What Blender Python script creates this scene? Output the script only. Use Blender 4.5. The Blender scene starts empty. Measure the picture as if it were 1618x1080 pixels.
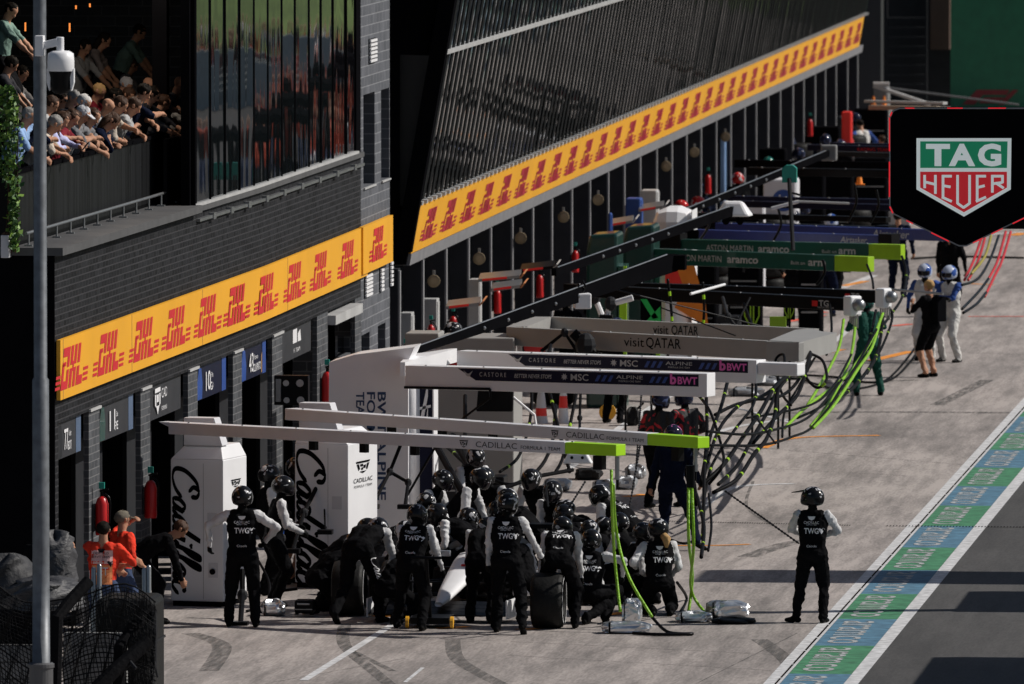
import bpy, bmesh, math, random
import numpy as np
from mathutils import Vector, Matrix, Quaternion
from mathutils.bvhtree import BVHTree
random.seed(7)
R = math.radians
scene = bpy.context.scene
COL = scene.collection

# ------------------------------------------------------------------ camera, sky, sun, exposure
F, CX, CY, H = 18000.0, 809.0, 540.0, 12.15
PITCH, YAW = R(3.291), R(5.736)
cd = bpy.data.cameras.new('camera'); cam = bpy.data.objects.new('camera', cd); COL.objects.link(cam)
cam.location = (0, 0, H); cam.rotation_euler = (R(90) - PITCH, 0, YAW)
cd.sensor_width = 36; cd.lens = 36 * F / 1618.0; cd.clip_start = 1; cd.clip_end = 3000
cd.dof.use_dof = True; cd.dof.focus_distance = 149; cd.dof.aperture_fstop = 5.6
scene.camera = cam
SUN_EL, SUN_AZ = R(41), math.atan2(0.968, 0.25)      # azimuth clockwise from +Y
w = bpy.data.worlds.new("World"); scene.world = w; w.use_nodes = True
nt = w.node_tree; bg = nt.nodes['Background']
sky = nt.nodes.new('ShaderNodeTexSky'); sky.sky_type = 'NISHITA'; sky.sun_disc = False
sky.sun_elevation = SUN_EL; sky.sun_rotation = SUN_AZ
nt.links.new(sky.outputs[0], bg.inputs[0]); bg.inputs[1].default_value = 0.05
ld = bpy.data.lights.new('sun', 'SUN'); ld.energy = 4.6; ld.angle = R(0.5); ld.color = (1.0, 0.95, 0.88)
sun = bpy.data.objects.new('sun', ld); COL.objects.link(sun)
sdir = Vector((math.sin(SUN_AZ) * math.cos(SUN_EL), math.cos(SUN_AZ) * math.cos(SUN_EL), math.sin(SUN_EL)))
sun.rotation_euler = sdir.to_track_quat('Z', 'Y').to_euler()
vs = scene.view_settings; vs.view_transform = 'Standard'; vs.look = 'None'; vs.exposure = -0.12; vs.gamma = 1.0

# ------------------------------------------------------------------ measured points of the place
FWD = Vector((-math.sin(YAW) * math.cos(PITCH), math.cos(YAW) * math.cos(PITCH), -math.sin(PITCH)))
RGT = Vector((math.cos(YAW), math.sin(YAW), 0)); UPV = RGT.cross(FWD)
CAM = Vector((0, 0, H))
def ray(px, py): return FWD + RGT * ((px - CX) / F) + UPV * ((CY - py) / F)
def G(px, py, z=0.0):
    r = ray(px, py); return CAM + r * ((z - H) / r.z)
def P(px, py, Y):
    r = ray(px, py); return CAM + r * (Y / r.y)
def foot(px, py): 
    g = G(px, py); return (g.x, g.y, 0.0)
KN = [(100, -21.4), (142, -20.06), (160, -19.7), (172.7, -19.65), (300, -19.9), (420, -20.1)]
def wx(Y):
    for (a, xa), (b, xb) in zip(KN, KN[1:]):
        if Y <= b: return xa + (xb - xa) * (Y - a) / (b - a)
    return KN[-1][1]
def PW(px, out=0.0, py=540):
    lo, hi = 105.0, 400.0
    for _ in range(50):
        m = (lo + hi) / 2
        if P(px, py, m).x > wx(m) + out: lo = m
        else: hi = m
    return (lo + hi) / 2
def ZW(px, py, out=0.0):
    Y = PW(px, out, py); return Y, P(px, py, Y).z

# ------------------------------------------------------------------ materials
MATS = {}
def mat(name, col, rough=0.6, metal=0.0, var=0.12, scale=3.0, bump=0.0, bscale=20.0, spec=0.5, coat=0.0):
    if name in MATS: return MATS[name]
    m = bpy.data.materials.new(name); m.use_nodes = True; n = m.node_tree; b = n.nodes['Principled BSDF']
    b.inputs['Roughness'].default_value = rough; b.inputs['Metallic'].default_value = metal
    b.inputs['Specular IOR Level'].default_value = spec; b.inputs['Coat Weight'].default_value = coat
    tc = n.nodes.new('ShaderNodeTexCoord'); no = n.nodes.new('ShaderNodeTexNoise'); no.inputs['Scale'].default_value = scale
    no.inputs['Detail'].default_value = 6
    n.links.new(tc.outputs['Object'], no.inputs['Vector'])
    cr = n.nodes.new('ShaderNodeValToRGB'); e = cr.color_ramp.elements
    e[0].position = 0.3; e[1].position = 0.7
    e[0].color = (*[c * (1 - var) for c in col], 1); e[1].color = (*[min(1, c * (1 + var)) for c in col], 1)
    n.links.new(no.outputs['Fac'], cr.inputs['Fac']); n.links.new(cr.outputs['Color'], b.inputs['Base Color'])
    if bump:
        n2 = n.nodes.new('ShaderNodeTexNoise'); n2.inputs['Scale'].default_value = bscale; n2.inputs['Detail'].default_value = 4
        bu = n.nodes.new('ShaderNodeBump'); bu.inputs['Strength'].default_value = bump; bu.inputs['Distance'].default_value = 0.03
        n.links.new(tc.outputs['Object'], n2.inputs['Vector']); n.links.new(n2.outputs['Fac'], bu.inputs['Height'])
        n.links.new(bu.outputs['Normal'], b.inputs['Normal'])
    MATS[name] = m; return m
def emit(name, col, s):
    if name in MATS: return MATS[name]
    m = bpy.data.materials.new(name); m.use_nodes = True; b = m.node_tree.nodes['Principled BSDF']
    b.inputs['Base Color'].default_value = (*col, 1); b.inputs['Emission Color'].default_value = (*col, 1)
    b.inputs['Emission Strength'].default_value = s; MATS[name] = m; return m
def glass(name, tint=(0.01, 0.012, 0.013), wav=0.0, trans=0.0, rough=0.02, spec=0.9, metal=0.0):
    m = bpy.data.materials.new(name); m.use_nodes = True; n = m.node_tree; b = n.nodes['Principled BSDF']
    b.inputs['Base Color'].default_value = (*tint, 1); b.inputs['Roughness'].default_value = rough
    b.inputs['Specular IOR Level'].default_value = spec; b.inputs['Metallic'].default_value = metal
    if wav:
        tc = n.nodes.new('ShaderNodeTexCoord'); mp = n.nodes.new('ShaderNodeMapping'); mp.inputs['Scale'].default_value = (1, 1.0, 0.35)
        no = n.nodes.new('ShaderNodeTexNoise'); no.inputs['Scale'].default_value = 1.1; no.inputs['Detail'].default_value = 1
        bu = n.nodes.new('ShaderNodeBump'); bu.inputs['Strength'].default_value = 1; bu.inputs['Distance'].default_value = wav
        n.links.new(tc.outputs['Object'], mp.inputs[0]); n.links.new(mp.outputs[0], no.inputs['Vector'])
        n.links.new(no.outputs['Fac'], bu.inputs['Height']); n.links.new(bu.outputs['Normal'], b.inputs['Normal'])
    if trans:
        o = n.nodes['Material Output']; t = n.nodes.new('ShaderNodeBsdfTransparent'); t.inputs[0].default_value = (0.6, 0.75, 0.7, 1)
        mx = n.nodes.new('ShaderNodeMixShader'); mx.inputs[0].default_value = trans
        n.links.new(b.outputs[0], mx.inputs[1]); n.links.new(t.outputs[0], mx.inputs[2]); n.links.new(mx.outputs[0], o.inputs[0])
    return m
def brick(name, c1, c2, mortar, rowh=0.1, bw=0.3, ms=0.012, bump=0.4, stripe=False):
    m = bpy.data.materials.new(name); m.use_nodes = True; n = m.node_tree; b = n.nodes['Principled BSDF']
    tc = n.nodes.new('ShaderNodeTexCoord'); sp = n.nodes.new('ShaderNodeSeparateXYZ'); cb = n.nodes.new('ShaderNodeCombineXYZ')
    ad = n.nodes.new('ShaderNodeMath'); ad.operation = 'ADD'
    n.links.new(tc.outputs['Object'], sp.inputs[0]); n.links.new(sp.outputs[0], ad.inputs[0]); n.links.new(sp.outputs[1], ad.inputs[1])
    n.links.new(ad.outputs[0], cb.inputs[0]); n.links.new(sp.outputs[2], cb.inputs[1])
    br = n.nodes.new('ShaderNodeTexBrick'); br.inputs['Scale'].default_value = 1
    br.inputs['Brick Width'].default_value = bw; br.inputs['Row Height'].default_value = rowh; br.inputs['Mortar Size'].default_value = ms
    br.inputs['Color1'].default_value = (*c1, 1); br.inputs['Color2'].default_value = (*c2, 1); br.inputs['Mortar'].default_value = (*mortar, 1)
    n.links.new(cb.outputs[0], br.inputs['Vector'])
    no = n.nodes.new('ShaderNodeTexNoise'); no.inputs['Scale'].default_value = 2.5; no.inputs['Detail'].default_value = 8
    n.links.new(cb.outputs[0], no.inputs['Vector'])
    mr = n.nodes.new('ShaderNodeMapRange'); mr.inputs[3].default_value = 0.6; mr.inputs[4].default_value = 1.4
    n.links.new(no.outputs['Fac'], mr.inputs[0])
    mx = n.nodes.new('ShaderNodeMix'); mx.data_type = 'RGBA'; mx.blend_type = 'MULTIPLY'; mx.inputs[0].default_value = 1
    n.links.new(br.outputs['Color'], mx.inputs[6]); n.links.new(mr.outputs[0], mx.inputs[7])
    n.links.new(mx.outputs[2], b.inputs['Base Color']); b.inputs['Roughness'].default_value = 0.75; b.inputs['Specular IOR Level'].default_value = .12
    bu = n.nodes.new('ShaderNodeBump'); bu.inputs['Strength'].default_value = bump; bu.inputs['Distance'].default_value = 0.01; bu.invert = True
    n.links.new(br.outputs['Fac'], bu.inputs['Height']); n.links.new(bu.outputs['Normal'], b.inputs['Normal'])
    return m
def ground_mat(name, base, dark, streak, bump=0.15, contrast=0.25):
    m = bpy.data.materials.new(name); m.use_nodes = True; n = m.node_tree; b = n.nodes['Principled BSDF']
    tc = n.nodes.new('ShaderNodeTexCoord')
    def noise(sc, det, scale=(1, 1, 1), rot=0.0):
        mp = n.nodes.new('ShaderNodeMapping'); mp.inputs['Scale'].default_value = scale; mp.inputs['Rotation'].default_value = (0, 0, rot)
        no = n.nodes.new('ShaderNodeTexNoise'); no.inputs['Scale'].default_value = sc; no.inputs['Detail'].default_value = det
        n.links.new(tc.outputs['Object'], mp.inputs[0]); n.links.new(mp.outputs[0], no.inputs['Vector']); return no.outputs['Fac']
    def mr(s, a, b_, c, d):
        q = n.nodes.new('ShaderNodeMapRange'); q.inputs[1].default_value = a; q.inputs[2].default_value = b_
        q.inputs[3].default_value = c; q.inputs[4].default_value = d; n.links.new(s, q.inputs[0]); return q.outputs[0]
    def mul(a, c):
        q = n.nodes.new('ShaderNodeMath'); q.operation = 'MULTIPLY'; n.links.new(a, q.inputs[0]); n.links.new(c, q.inputs[1]); return q.outputs[0]
    f = mr(noise(0.5, 7, (1, 0.16, 1), .3), 0.3, 0.7, 1 - contrast, 1 + contrast)
    f = mul(f, mr(noise(2.6, 8, (0.6, 0.10, 1), 0.35), 0.3, 0.7, 1 - contrast * .9, 1 + contrast * .9))
    f = mul(f, mr(noise(7, 6, (1.0, 0.10, 1), -.12), 0.3, 0.7, 1 - streak, 1 + streak))
    f = mul(f, mr(noise(5.0, 5, (1.0, 0.06, 1), 1.35), 0.35, 0.7, 1 - streak * .7, 1 + streak * .7))
    f = mul(f, mr(noise(30, 4, (1, .12, 1)), 0.3, 0.7, 0.8, 1.2))
    f = mul(f, mr(noise(1.1, 4, (1, .10, 1), 2.2), 0.54, 0.72, 1.0, 0.8))
    f = mul(f, mr(noise(.22, 5, (.5, .22, 1), .1), 0.45, 0.65, 1.0, 0.80))
    mx = n.nodes.new('ShaderNodeMix'); mx.data_type = 'RGBA'; mx.inputs[6].default_value = (*dark, 1); mx.inputs[7].default_value = (*base, 1)
    n.links.new(mr(f, 0.3, 1.6, 0, 1.4), mx.inputs[0]); n.links.new(mx.outputs[2], b.inputs['Base Color'])
    b.inputs['Roughness'].default_value = 0.8; b.inputs['Specular IOR Level'].default_value = 0.3
    bu = n.nodes.new('ShaderNodeBump'); bu.inputs['Strength'].default_value = bump; bu.inputs['Distance'].default_value = 0.02
    n.links.new(noise(60, 4), bu.inputs['Height']); n.links.new(bu.outputs['Normal'], b.inputs['Normal'])
    return m
K = dict(
 black=mat('black_paint', (0.006, 0.006, 0.007), 0.35, spec=.1), blackm=mat('black_matt', (0.005, 0.005, 0.006), 0.9, spec=0),
 dgrey=mat('dark_grey', (0.022, 0.023, 0.026), 0.6, spec=.1), grey=mat('mid_grey', (0.16, 0.16, 0.16), 0.6, bump=.1),
 lgrey=mat('light_grey', (0.42, 0.42, 0.42), 0.5), white=mat('white_paint', (0.78, 0.78, 0.80), 0.4, var=.05, scale=1.2),
 white2=mat('soft_white', (0.6, 0.6, 0.63), 0.5, var=.05), silver=mat('silver_foil', (0.72, 0.73, 0.75), 0.28, 0.85, bump=.9, bscale=9),
 steel=mat('steel', (0.32, 0.33, 0.34), 0.35, 0.8), galv=mat('galvanised_steel', (0.13, 0.14, 0.155), 0.5, 0.3, var=.25, scale=9),
 lime=mat('lime_paint', (0.36, 0.68, 0.01), 0.4, var=.04), lime2=mat('lime_hose', (0.22, 0.47, 0.01), 0.4, var=.2, bump=.8, bscale=30),
 yellow=mat('banner_yellow', (0.76, 0.36, 0.012), 0.5, var=.05, scale=.8), red=mat('logo_red', (0.55, 0.012, 0.02), 0.5, var=.05),
 rred=mat('red_paint', (0.55, 0.01, 0.012), 0.35), rubber=mat('rubber', (0.008, 0.008, 0.008), 0.6, bump=.3, spec=.2),
 navy=mat('navy_paint', (0.005, 0.007, 0.025), 0.5, spec=.2), blue=mat('blue_paint', (0.015, 0.06, 0.26), 0.45), pink=mat('pink_paint', (0.75, 0.12, 0.45), 0.45),
 green=mat('racing_green', (0.004, 0.065, 0.048), 0.3, coat=.5), green2=mat('dark_green', (0.002, 0.035, 0.028), 0.35, coat=.4), teal=mat('teal_green', (0.01, .25, .2), .4),
 taupe=mat('taupe_panel', (0.30, 0.295, 0.285), 0.5, var=.05), orange=mat('orange_paint', (0.85, 0.24, 0.02), 0.5),
 lred=mat('bright_red', (0.9, 0.04, 0.03), 0.4), brown=mat('brown_skin_board', (.3, .17, .08), .6),
 wpaint=mat('worn_white_line', (0.55, 0.55, 0.56), 0.7, var=.3, scale=8), opaint=mat('orange_line', (0.75, 0.27, 0.03), 0.7, var=.35, scale=8),
 rpaint=mat('red_line', (0.7, 0.1, 0.06), 0.7, var=.3, scale=8),
 hoseb=mat('hose_black', (.005, .005, .006), .55, spec=.06, var=.3), gpaint=mat('green_ground_paint', (0.05, 0.20, 0.10), 0.7, var=.35, scale=5), bpaint=mat('blue_ground_paint', (0.075, 0.175, 0.26), 0.7, var=.35, scale=5),
 skid_shade=mat('skid_and_shadow', (0.11, 0.105, 0.10), 0.8, var=.35, scale=9), lettr=mat('pale_ground_letters', (0.36, 0.375, 0.38), 0.7, var=.35, scale=12),
)

_m = K['skid_shade']; _n = _m.node_tree; _b = _n.nodes['Principled BSDF']; _t = _n.nodes.new('ShaderNodeBsdfTransparent'); _x = _n.nodes.new('ShaderNodeMixShader'); _q = _n.nodes.new('ShaderNodeTexNoise'); _q.inputs['Scale'].default_value = 2.5; _q.inputs['Detail'].default_value = 8
_tc = _n.nodes.new('ShaderNodeTexCoord'); _mp = _n.nodes.new('ShaderNodeMapping'); _mp.inputs['Scale'].default_value = (6, .6, 1); _n.links.new(_tc.outputs['Object'], _mp.inputs[0]); _n.links.new(_mp.outputs[0], _q.inputs['Vector'])
_r = _n.nodes.new('ShaderNodeMapRange'); _r.inputs[1].default_value = .3; _r.inputs[2].default_value = .7; _r.inputs[3].default_value = .05; _r.inputs[4].default_value = .75; _n.links.new(_q.outputs['Fac'], _r.inputs[0]); _n.links.new(_r.outputs[0], _x.inputs[0])
_n.links.new(_t.outputs[0], _x.inputs[1]); _n.links.new(_b.outputs[0], _x.inputs[2]); _n.links.new(_x.outputs[0], _n.nodes['Material Output'].inputs[0])
# ------------------------------------------------------------------ mesh building
class MB:
    def __init__(s): s.v = []; s.f = []; s.m = []
    def add(s, vs, fs, mi=0):
        o = len(s.v); s.v += [tuple(v) for v in vs]; s.f += [tuple(i + o for i in f) for f in fs]; s.m += [mi] * len(fs); return s
    def hexa(s, a, mi=0):      # 8 points: bottom 0-3 ccw, top 4-7
        return s.add(a, [(3, 2, 1, 0), (4, 5, 6, 7), (0, 1, 5, 4), (1, 2, 6, 5), (2, 3, 7, 6), (3, 0, 4, 7)], mi)
    def box(s, x0, x1, y0, y1, z0, z1, mi=0):
        return s.hexa([(x0, y0, z0), (x1, y0, z0), (x1, y1, z0), (x0, y1, z0), (x0, y0, z1), (x1, y0, z1), (x1, y1, z1), (x0, y1, z1)], mi)
    def obox(s, c, ux, hx, uy, hy, uz, hz, mi=0):
        c = Vector(c); ux = Vector(ux).normalized(); uy = Vector(uy).normalized(); uz = Vector(uz).normalized(); a = []
        for k in (-1, 1):
            for i, j in ((-1, -1), (1, -1), (1, 1), (-1, 1)): a.append(c + ux * (hx * i) + uy * (hy * j) + uz * (hz * k))
        return s.hexa(a, mi)
    def beam(s, a, b, w_, h, mi=0, up=(0, 0, 1)):
        a = Vector(a); b = Vector(b); d = (b - a); l = d.length; d.normalize(); sd = d.cross(Vector(up)).normalized(); u = sd.cross(d)
        return s.obox((a + b) / 2, d, l / 2, sd, w_ / 2, u, h / 2, mi)
    def prism(s, pts, n, d, mi=0):   # polygon pts (Vectors) extruded along n by d
        n = Vector(n) * d; k = len(pts); v = [Vector(p) for p in pts] + [Vector(p) + n for p in pts]
        s.add(v, [tuple(reversed(range(k))), tuple(range(k, 2 * k))] + [(i, (i + 1) % k, k + (i + 1) % k, k + i) for i in range(k)], mi); return s
    def tube(s, path, r, mi=0, seg=8, mifn=None):
        path = [Vector(p) for p in path]; n = len(path); rs = r if isinstance(r, (list, tuple)) else [r] * n
        o = len(s.v); t0 = (path[1] - path[0]).normalized(); x = t0.orthogonal().normalized()
        for i, p in enumerate(path):
            t = (path[min(i + 1, n - 1)] - path[max(i - 1, 0)]).normalized()
            x = (x - t * x.dot(t)); x = x.normalized() if x.length > 1e-6 else t.orthogonal().normalized(); y = t.cross(x)
            for k in range(seg):
                a = 2 * math.pi * k / seg; s.v.append(tuple(p + (x * math.cos(a) + y * math.sin(a)) * rs[i]))
        for i in range(n - 1):
            m_ = mifn(i) if mifn else mi
            for k in range(seg):
                a, b = o + i * seg + k, o + i * seg + (k + 1) % seg; s.f.append((a, b, b + seg, a + seg)); s.m.append(m_)
        s.f.append(tuple(reversed(range(o, o + seg)))); s.m.append(mi)
        s.f.append(tuple(range(o + (n - 1) * seg, o + n * seg))); s.m.append(mi); return s
    def cyl(s, a, b, r, mi=0, seg=16, r2=None): return s.tube([a, b], [r, r if r2 is None else r2], mi, seg)
    def ell(s, c, rx, ry, rz, mi=0, nu=14, nv=10, M=None, fn=None):
        c = Vector(c); o = len(s.v)
        for i in range(nv + 1):
            th = math.pi * i / nv
            for k in range(nu):
                a = 2 * math.pi * k / nu; p = Vector((rx * math.sin(th) * math.cos(a), ry * math.sin(th) * math.sin(a), rz * math.cos(th)))
                if fn: p = fn(p)
                if M: p = M @ p
                s.v.append(tuple(c + p))
        for i in range(nv):
            for k in range(nu):
                a, b = o + i * nu + k, o + i * nu + (k + 1) % nu; s.f.append((a, a + nu, b + nu, b)); s.m.append(mi)
        return s
    def lathe(s, c, prof, axis=(0, 0, 1), mi=0, seg=24):  # prof (r, h)
        ax = Vector(axis).normalized(); x = ax.orthogonal().normalized(); y = ax.cross(x); c = Vector(c); o = len(s.v)
        for r, h in prof:
            for k in range(seg):
                a = 2 * math.pi * k / seg; s.v.append(tuple(c + ax * h + (x * math.cos(a) + y * math.sin(a)) * r))
        for i in range(len(prof) - 1):
            for k in range(seg):
                a, b = o + i * seg + k, o + i * seg + (k + 1) % seg; s.f.append((a, b, b + seg, a + seg)); s.m.append(mi)
        return s
    def build(s, name, mats, parent=None, loc=None, smooth=False, bevel=0.0):
        if not isinstance(mats, (list, tuple)): mats = [mats]
        off = Vector((0, 0, 0))
        p = parent
        while p is not None: off += p.location; p = p.parent
        o_ = Vector(loc) if loc is not None else off
        me = bpy.data.meshes.new(name); me.from_pydata([(v[0] - o_.x, v[1] - o_.y, v[2] - o_.z) for v in s.v], [], s.f)
        for m in mats: me.materials.append(K[m] if isinstance(m, str) else m)
        me.polygons.foreach_set('material_index', s.m)
        if smooth: me.polygons.foreach_set('use_smooth', [True] * len(s.f))
        me.validate(); me.update(); ob = bpy.data.objects.new(name, me); COL.objects.link(ob)
        if parent is not None: ob.parent = parent; ob.location = o_ - off
        else: ob.location = o_
        if bevel:
            bv = ob.modifiers.new('bevel', 'BEVEL'); bv.width = bevel; bv.segments = 2; bv.limit_method = 'ANGLE'
        return ob
def tag(o, label, cat, group=None):
    o['label'] = label; o['category'] = cat
    if group: o['group'] = group
    return o
def thing(name, label, cat, loc, group=None):
    o = bpy.data.objects.new(name, None); COL.objects.link(o); o.location = loc; return tag(o, label, cat, group)
def struct(o): o['kind'] = 'structure'; return o
def copy_tree(o, loc, label=None, parent=None):
    c = o.copy(); COL.objects.link(c)
    if parent is None: c.location = loc
    else: c.parent = parent
    if label: c['label'] = label
    for ch in o.children: copy_tree(ch, None, None, c)
    return c
FC = {}
def font_geo(txt, shear=0.0, bold=0.0, space=1.0):
    k = (txt, shear, bold, space)
    if k not in FC:
        cu = bpy.data.curves.new('t', 'FONT'); cu.body = txt; cu.size = 1; cu.shear = shear; cu.offset = bold; cu.space_character = space
        cu.resolution_u = 3; cu.align_x = 'LEFT'; ob = bpy.data.objects.new('t', cu); COL.objects.link(ob)
        dg = bpy.context.evaluated_depsgraph_get(); me = ob.evaluated_get(dg).to_mesh()
        v = [tuple(q.co[:2]) for q in me.vertices]; f = [tuple(p.vertices) for p in me.polygons]
        bpy.data.objects.remove(ob); bpy.data.curves.remove(cu)
        if v:
            xs = [a[0] for a in v]; x0 = min(xs); v = [(a - x0, b) for a, b in v]; wd = max(a[0] for a in v)
        else: wd = 0
        FC[k] = (v, f, wd)
    return FC[k]
def text(mb, txt, o, xd, yd, height, width=None, mi=0, anchor='l', n=None, lift=0.004, **kw):
    """flat lettering lying 4 mm proud of a face: cap height `height`, total `width` (stretches)"""
    v, f, wd = font_geo(txt, **kw); xd = Vector(xd).normalized(); yd = Vector(yd).normalized()
    sy = height / 0.7; sx = sy if width is None else width / wd
    ox = {'l': 0, 'c': -wd * sx / 2, 'r': -wd * sx}[anchor]
    nn = Vector(n).normalized() if n is not None else xd.cross(yd)
    o = Vector(o) + nn * lift
    mb.add([o + xd * (ox + a * sx) + yd * (b * sy) for a, b in v], f, mi); return mb
def poly2(mb, polys, o, xd, yd, s=1.0, mi=0, lift=0.004):
    xd = Vector(xd).normalized(); yd = Vector(yd).normalized(); nn = xd.cross(yd)
    for pl in polys: mb.add([Vector(o) + nn * lift + xd * (a * s) + yd * (b * s) for a, b in pl], [tuple(range(len(pl)))], mi)
    return mb
def spline(pts, n=8):
    pts = [Vector(p) for p in pts]; out = []
    for i in range(len(pts) - 1):
        p0, p1, p2, p3 = pts[max(i - 1, 0)], pts[i], pts[i + 1], pts[min(i + 2, len(pts) - 1)]
        for k in range(n):
            t = k / n; out.append(0.5 * ((2 * p1) + (-p0 + p2) * t + (2 * p0 - 5 * p1 + 4 * p2 - p3) * t * t + (-p0 + 3 * p1 - 3 * p2 + p3) * t ** 3))
    out.append(pts[-1]); return out
def stroke(mb, pts, wd, o, xd, yd, s, mi=0, lift=0.004, n=8):
    """flat ribbon with calligraphic width along a 2-D spline"""
    q = spline([(a, b, 0) for a, b in pts], n); xd = Vector(xd).normalized(); yd = Vector(yd).normalized(); nn = xd.cross(yd); L = []
    for i, p in enumerate(q):
        t = (q[min(i + 1, len(q) - 1)] - q[max(i - 1, 0)]).normalized()
        ww = wd * (0.45 + 0.75 * abs(t.y)); ww *= min(1, 0.3 + 0.35 * min(i, len(q) - 1 - i)); nrm = Vector((-t.y, t.x, 0)) * ww / 2
        L.append((p + nrm, p - nrm))
    v = []
    for a, b in L:
        for c in (a, b): v.append(Vector(o) + nn * lift + xd * (c.x * s) + yd * (c.y * s))
    mb.add(v, [(2 * i, 2 * i + 1, 2 * i + 3, 2 * i + 2) for i in range(len(L) - 1)], mi); return mb
# ================================================================== SETTING: ground
def sheet(name, pts, z, m):
    me = MB().add([(x, y, z) for x, y in pts], [tuple(range(len(pts)))]); return struct(me.build(name, m))
sheet('ground', [(-900, -100), (900, -100), (900, 1800), (-900, 1800)], -0.012, mat('far_ground', (.12, .12, .11), .9))
sheet('pit_lane', [(-19.0 - 6, 90), (-9.7, 90), (-9.6, 420), (-25, 420)], 0.0, ground_mat('concrete', (0.41, 0.366, 0.345), (0.085, 0.079, 0.076), 0.18, contrast=.23))
sheet('race_track', [(-9.69, 90), (30, 90), (30, 420), (-9.5, 420)], 0.0, ground_mat('asphalt', (0.085, 0.082, 0.081), (0.03, 0.03, 0.031), 0.12, contrast=.16))
LX = lambda y: -10.80 + (y - 139) * 0.0012
def strip(mb, a, b, y0, y1, z, mi=0):
    n = max(1, int((y1 - y0) / 20)); v = []
    for i in range(n + 1):
        y = y0 + (y1 - y0) * i / n; v += [(LX(y) + a, y, z), (LX(y) + b, y, z)]
    mb.add(v, [(2 * i, 2 * i + 1, 2 * i + 3, 2 * i + 2) for i in range(n)], mi); return mb
m = MB(); strip(m, 0, .135, 100, 400, .004); strip(m, .165, .20, 100, 400, .004); strip(m, .98, 1.155, 100, 400, .004)
struct(m.build('lane_line', 'wpaint'))
m = MB(); strip(m, .139, .162, 100, 400, .004)
for k in range(70):
    y = 139 + k * 2.0; m.add([(LX(y) + .139, y - .05, .006), (LX(y) + .162, y - .05, .006), (LX(y) + .162, y + .05, .006), (LX(y) + .139, y + .05, .006)], [(0, 1, 2, 3)], 1)
struct(m.build('drain_slot', ['blackm', 'wpaint']))
mg, mb_, ml = MB(), MB(), MB()
y = 118.9; k = 0
while y < 330:
    (mg if k % 2 else mb_) and strip((mg if k % 2 else mb_), .205, .977, y, y + 4.15, .004)
    text(ml, 'aramco', (LX(y) + .33, y + 3.8, .004), (0, -1, 0), (1, 0, 0), .60, 3.45, bold=.0)
    y += 4.15; k += 1
struct(mg.build('painted_panels_green', 'gpaint')); struct(mb_.build('painted_panels_blue', 'bpaint')); struct(ml.build('ground_lettering', 'lettr'))
# cross drain of small dark slots
m = MB(); a, b = G(1000, 822), G(1345, 830); c = G(1618, 833)
for p0, p1, n_ in ((a, b, 90),):
    for i in range(n_):
        q = p0.lerp(p1, (i + .2) / n_); r = p0.lerp(p1, (i + .62) / n_)
        m.add([(q.x, q.y - .09, .004), (r.x, r.y - .09, .004), (r.x, r.y + .09, .004), (q.x, q.y + .09, .004)], [(0, 1, 2, 3)])
c1, c2 = G(1400, 831), G(1700, 834)
for i in range(60):
    q = c1.lerp(c2, (i + .2) / 60); r = c1.lerp(c2, (i + .6) / 60)
    m.add([(q.x, q.y - .08, .0085), (r.x, r.y - .08, .0085), (r.x, r.y + .08, .0085), (q.x, q.y + .08, .0085)], [(0, 1, 2, 3)])
struct(m.build('drain_grate', 'blackm'))
def ribbon(mb, pts, w_, z=.005, mi=0):   # w_ in metres across the local path
    q = spline([Vector((*G(*p).xy, z)) for p in pts], 8); v = []
    for i, p in enumerate(q):
        t = (q[min(i + 1, len(q) - 1)] - q[max(i - 1, 0)]).normalized(); nrm = Vector((-t.y, t.x, 0)) * w_ / 2; v += [p + nrm, p - nrm]
    mb.add(v, [(2 * i, 2 * i + 1, 2 * i + 3, 2 * i + 2) for i in range(len(q) - 1)], mi)
m = MB()
for pts, w_ in (([(480, 1075), (560, 1025), (645, 972), (760, 905)], .11), ([(640, 1078), (668, 1055)], .05), ([(1110, 800), (1160, 770), (1255, 764)], .16),
                ([(900, 740), (960, 690), (1010, 655), (1060, 625)], .13), ([(1390, 465), (1330, 530), (1250, 585)], .12), ([(1240, 590), (1190, 605)], .1),
                ([(1105, 695), (1160, 675), (1245, 662)], .14), ([(1150, 640), (1250, 668)], .08), ([(1545, 372), (1618, 366)], .2), ([(1330, 455), (1380, 435)], .2)):
    ribbon(m, pts, w_)
struct(m.build('white_marking', 'wpaint'))
m = MB()
for pts, w_ in (([(1205, 708), (1255, 692), (1390, 688)], .16), ([(1332, 452), (1368, 444)], .2), ([(1376, 570), (1440, 555)], .22), ([(1290, 560), (1330, 552)], .2),
                ([(1010, 862), (1120, 862), (1185, 860)], .1), ([(590, 974), (640, 972)], .25), ([(690, 993), (740, 990)], .18), ([(820, 995), (850, 993)], .2),
                ([(955, 972), (985, 968)], .2), ([(990, 785), (1020, 781)], .2), ([(1530, 448), (1570, 450)], .15), ([(1600, 372), (1618, 368)], .3), ([(1070, 775), (1090, 772)], .2)):
    ribbon(m, pts, w_, .0065)
struct(m.build('orange_marking', 'opaint'))
m = MB()
for pts, w_ in (([(1245, 508), (1300, 498)], .2), ([(1265, 487), (1305, 494)], .15), ([(1410, 515), (1440, 512)], .2), ([(1530, 500), (1618, 500)], .15)):
    ribbon(m, pts, w_, .0065)
struct(m.build('red_marking', 'rpaint'))
m = MB()
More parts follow.
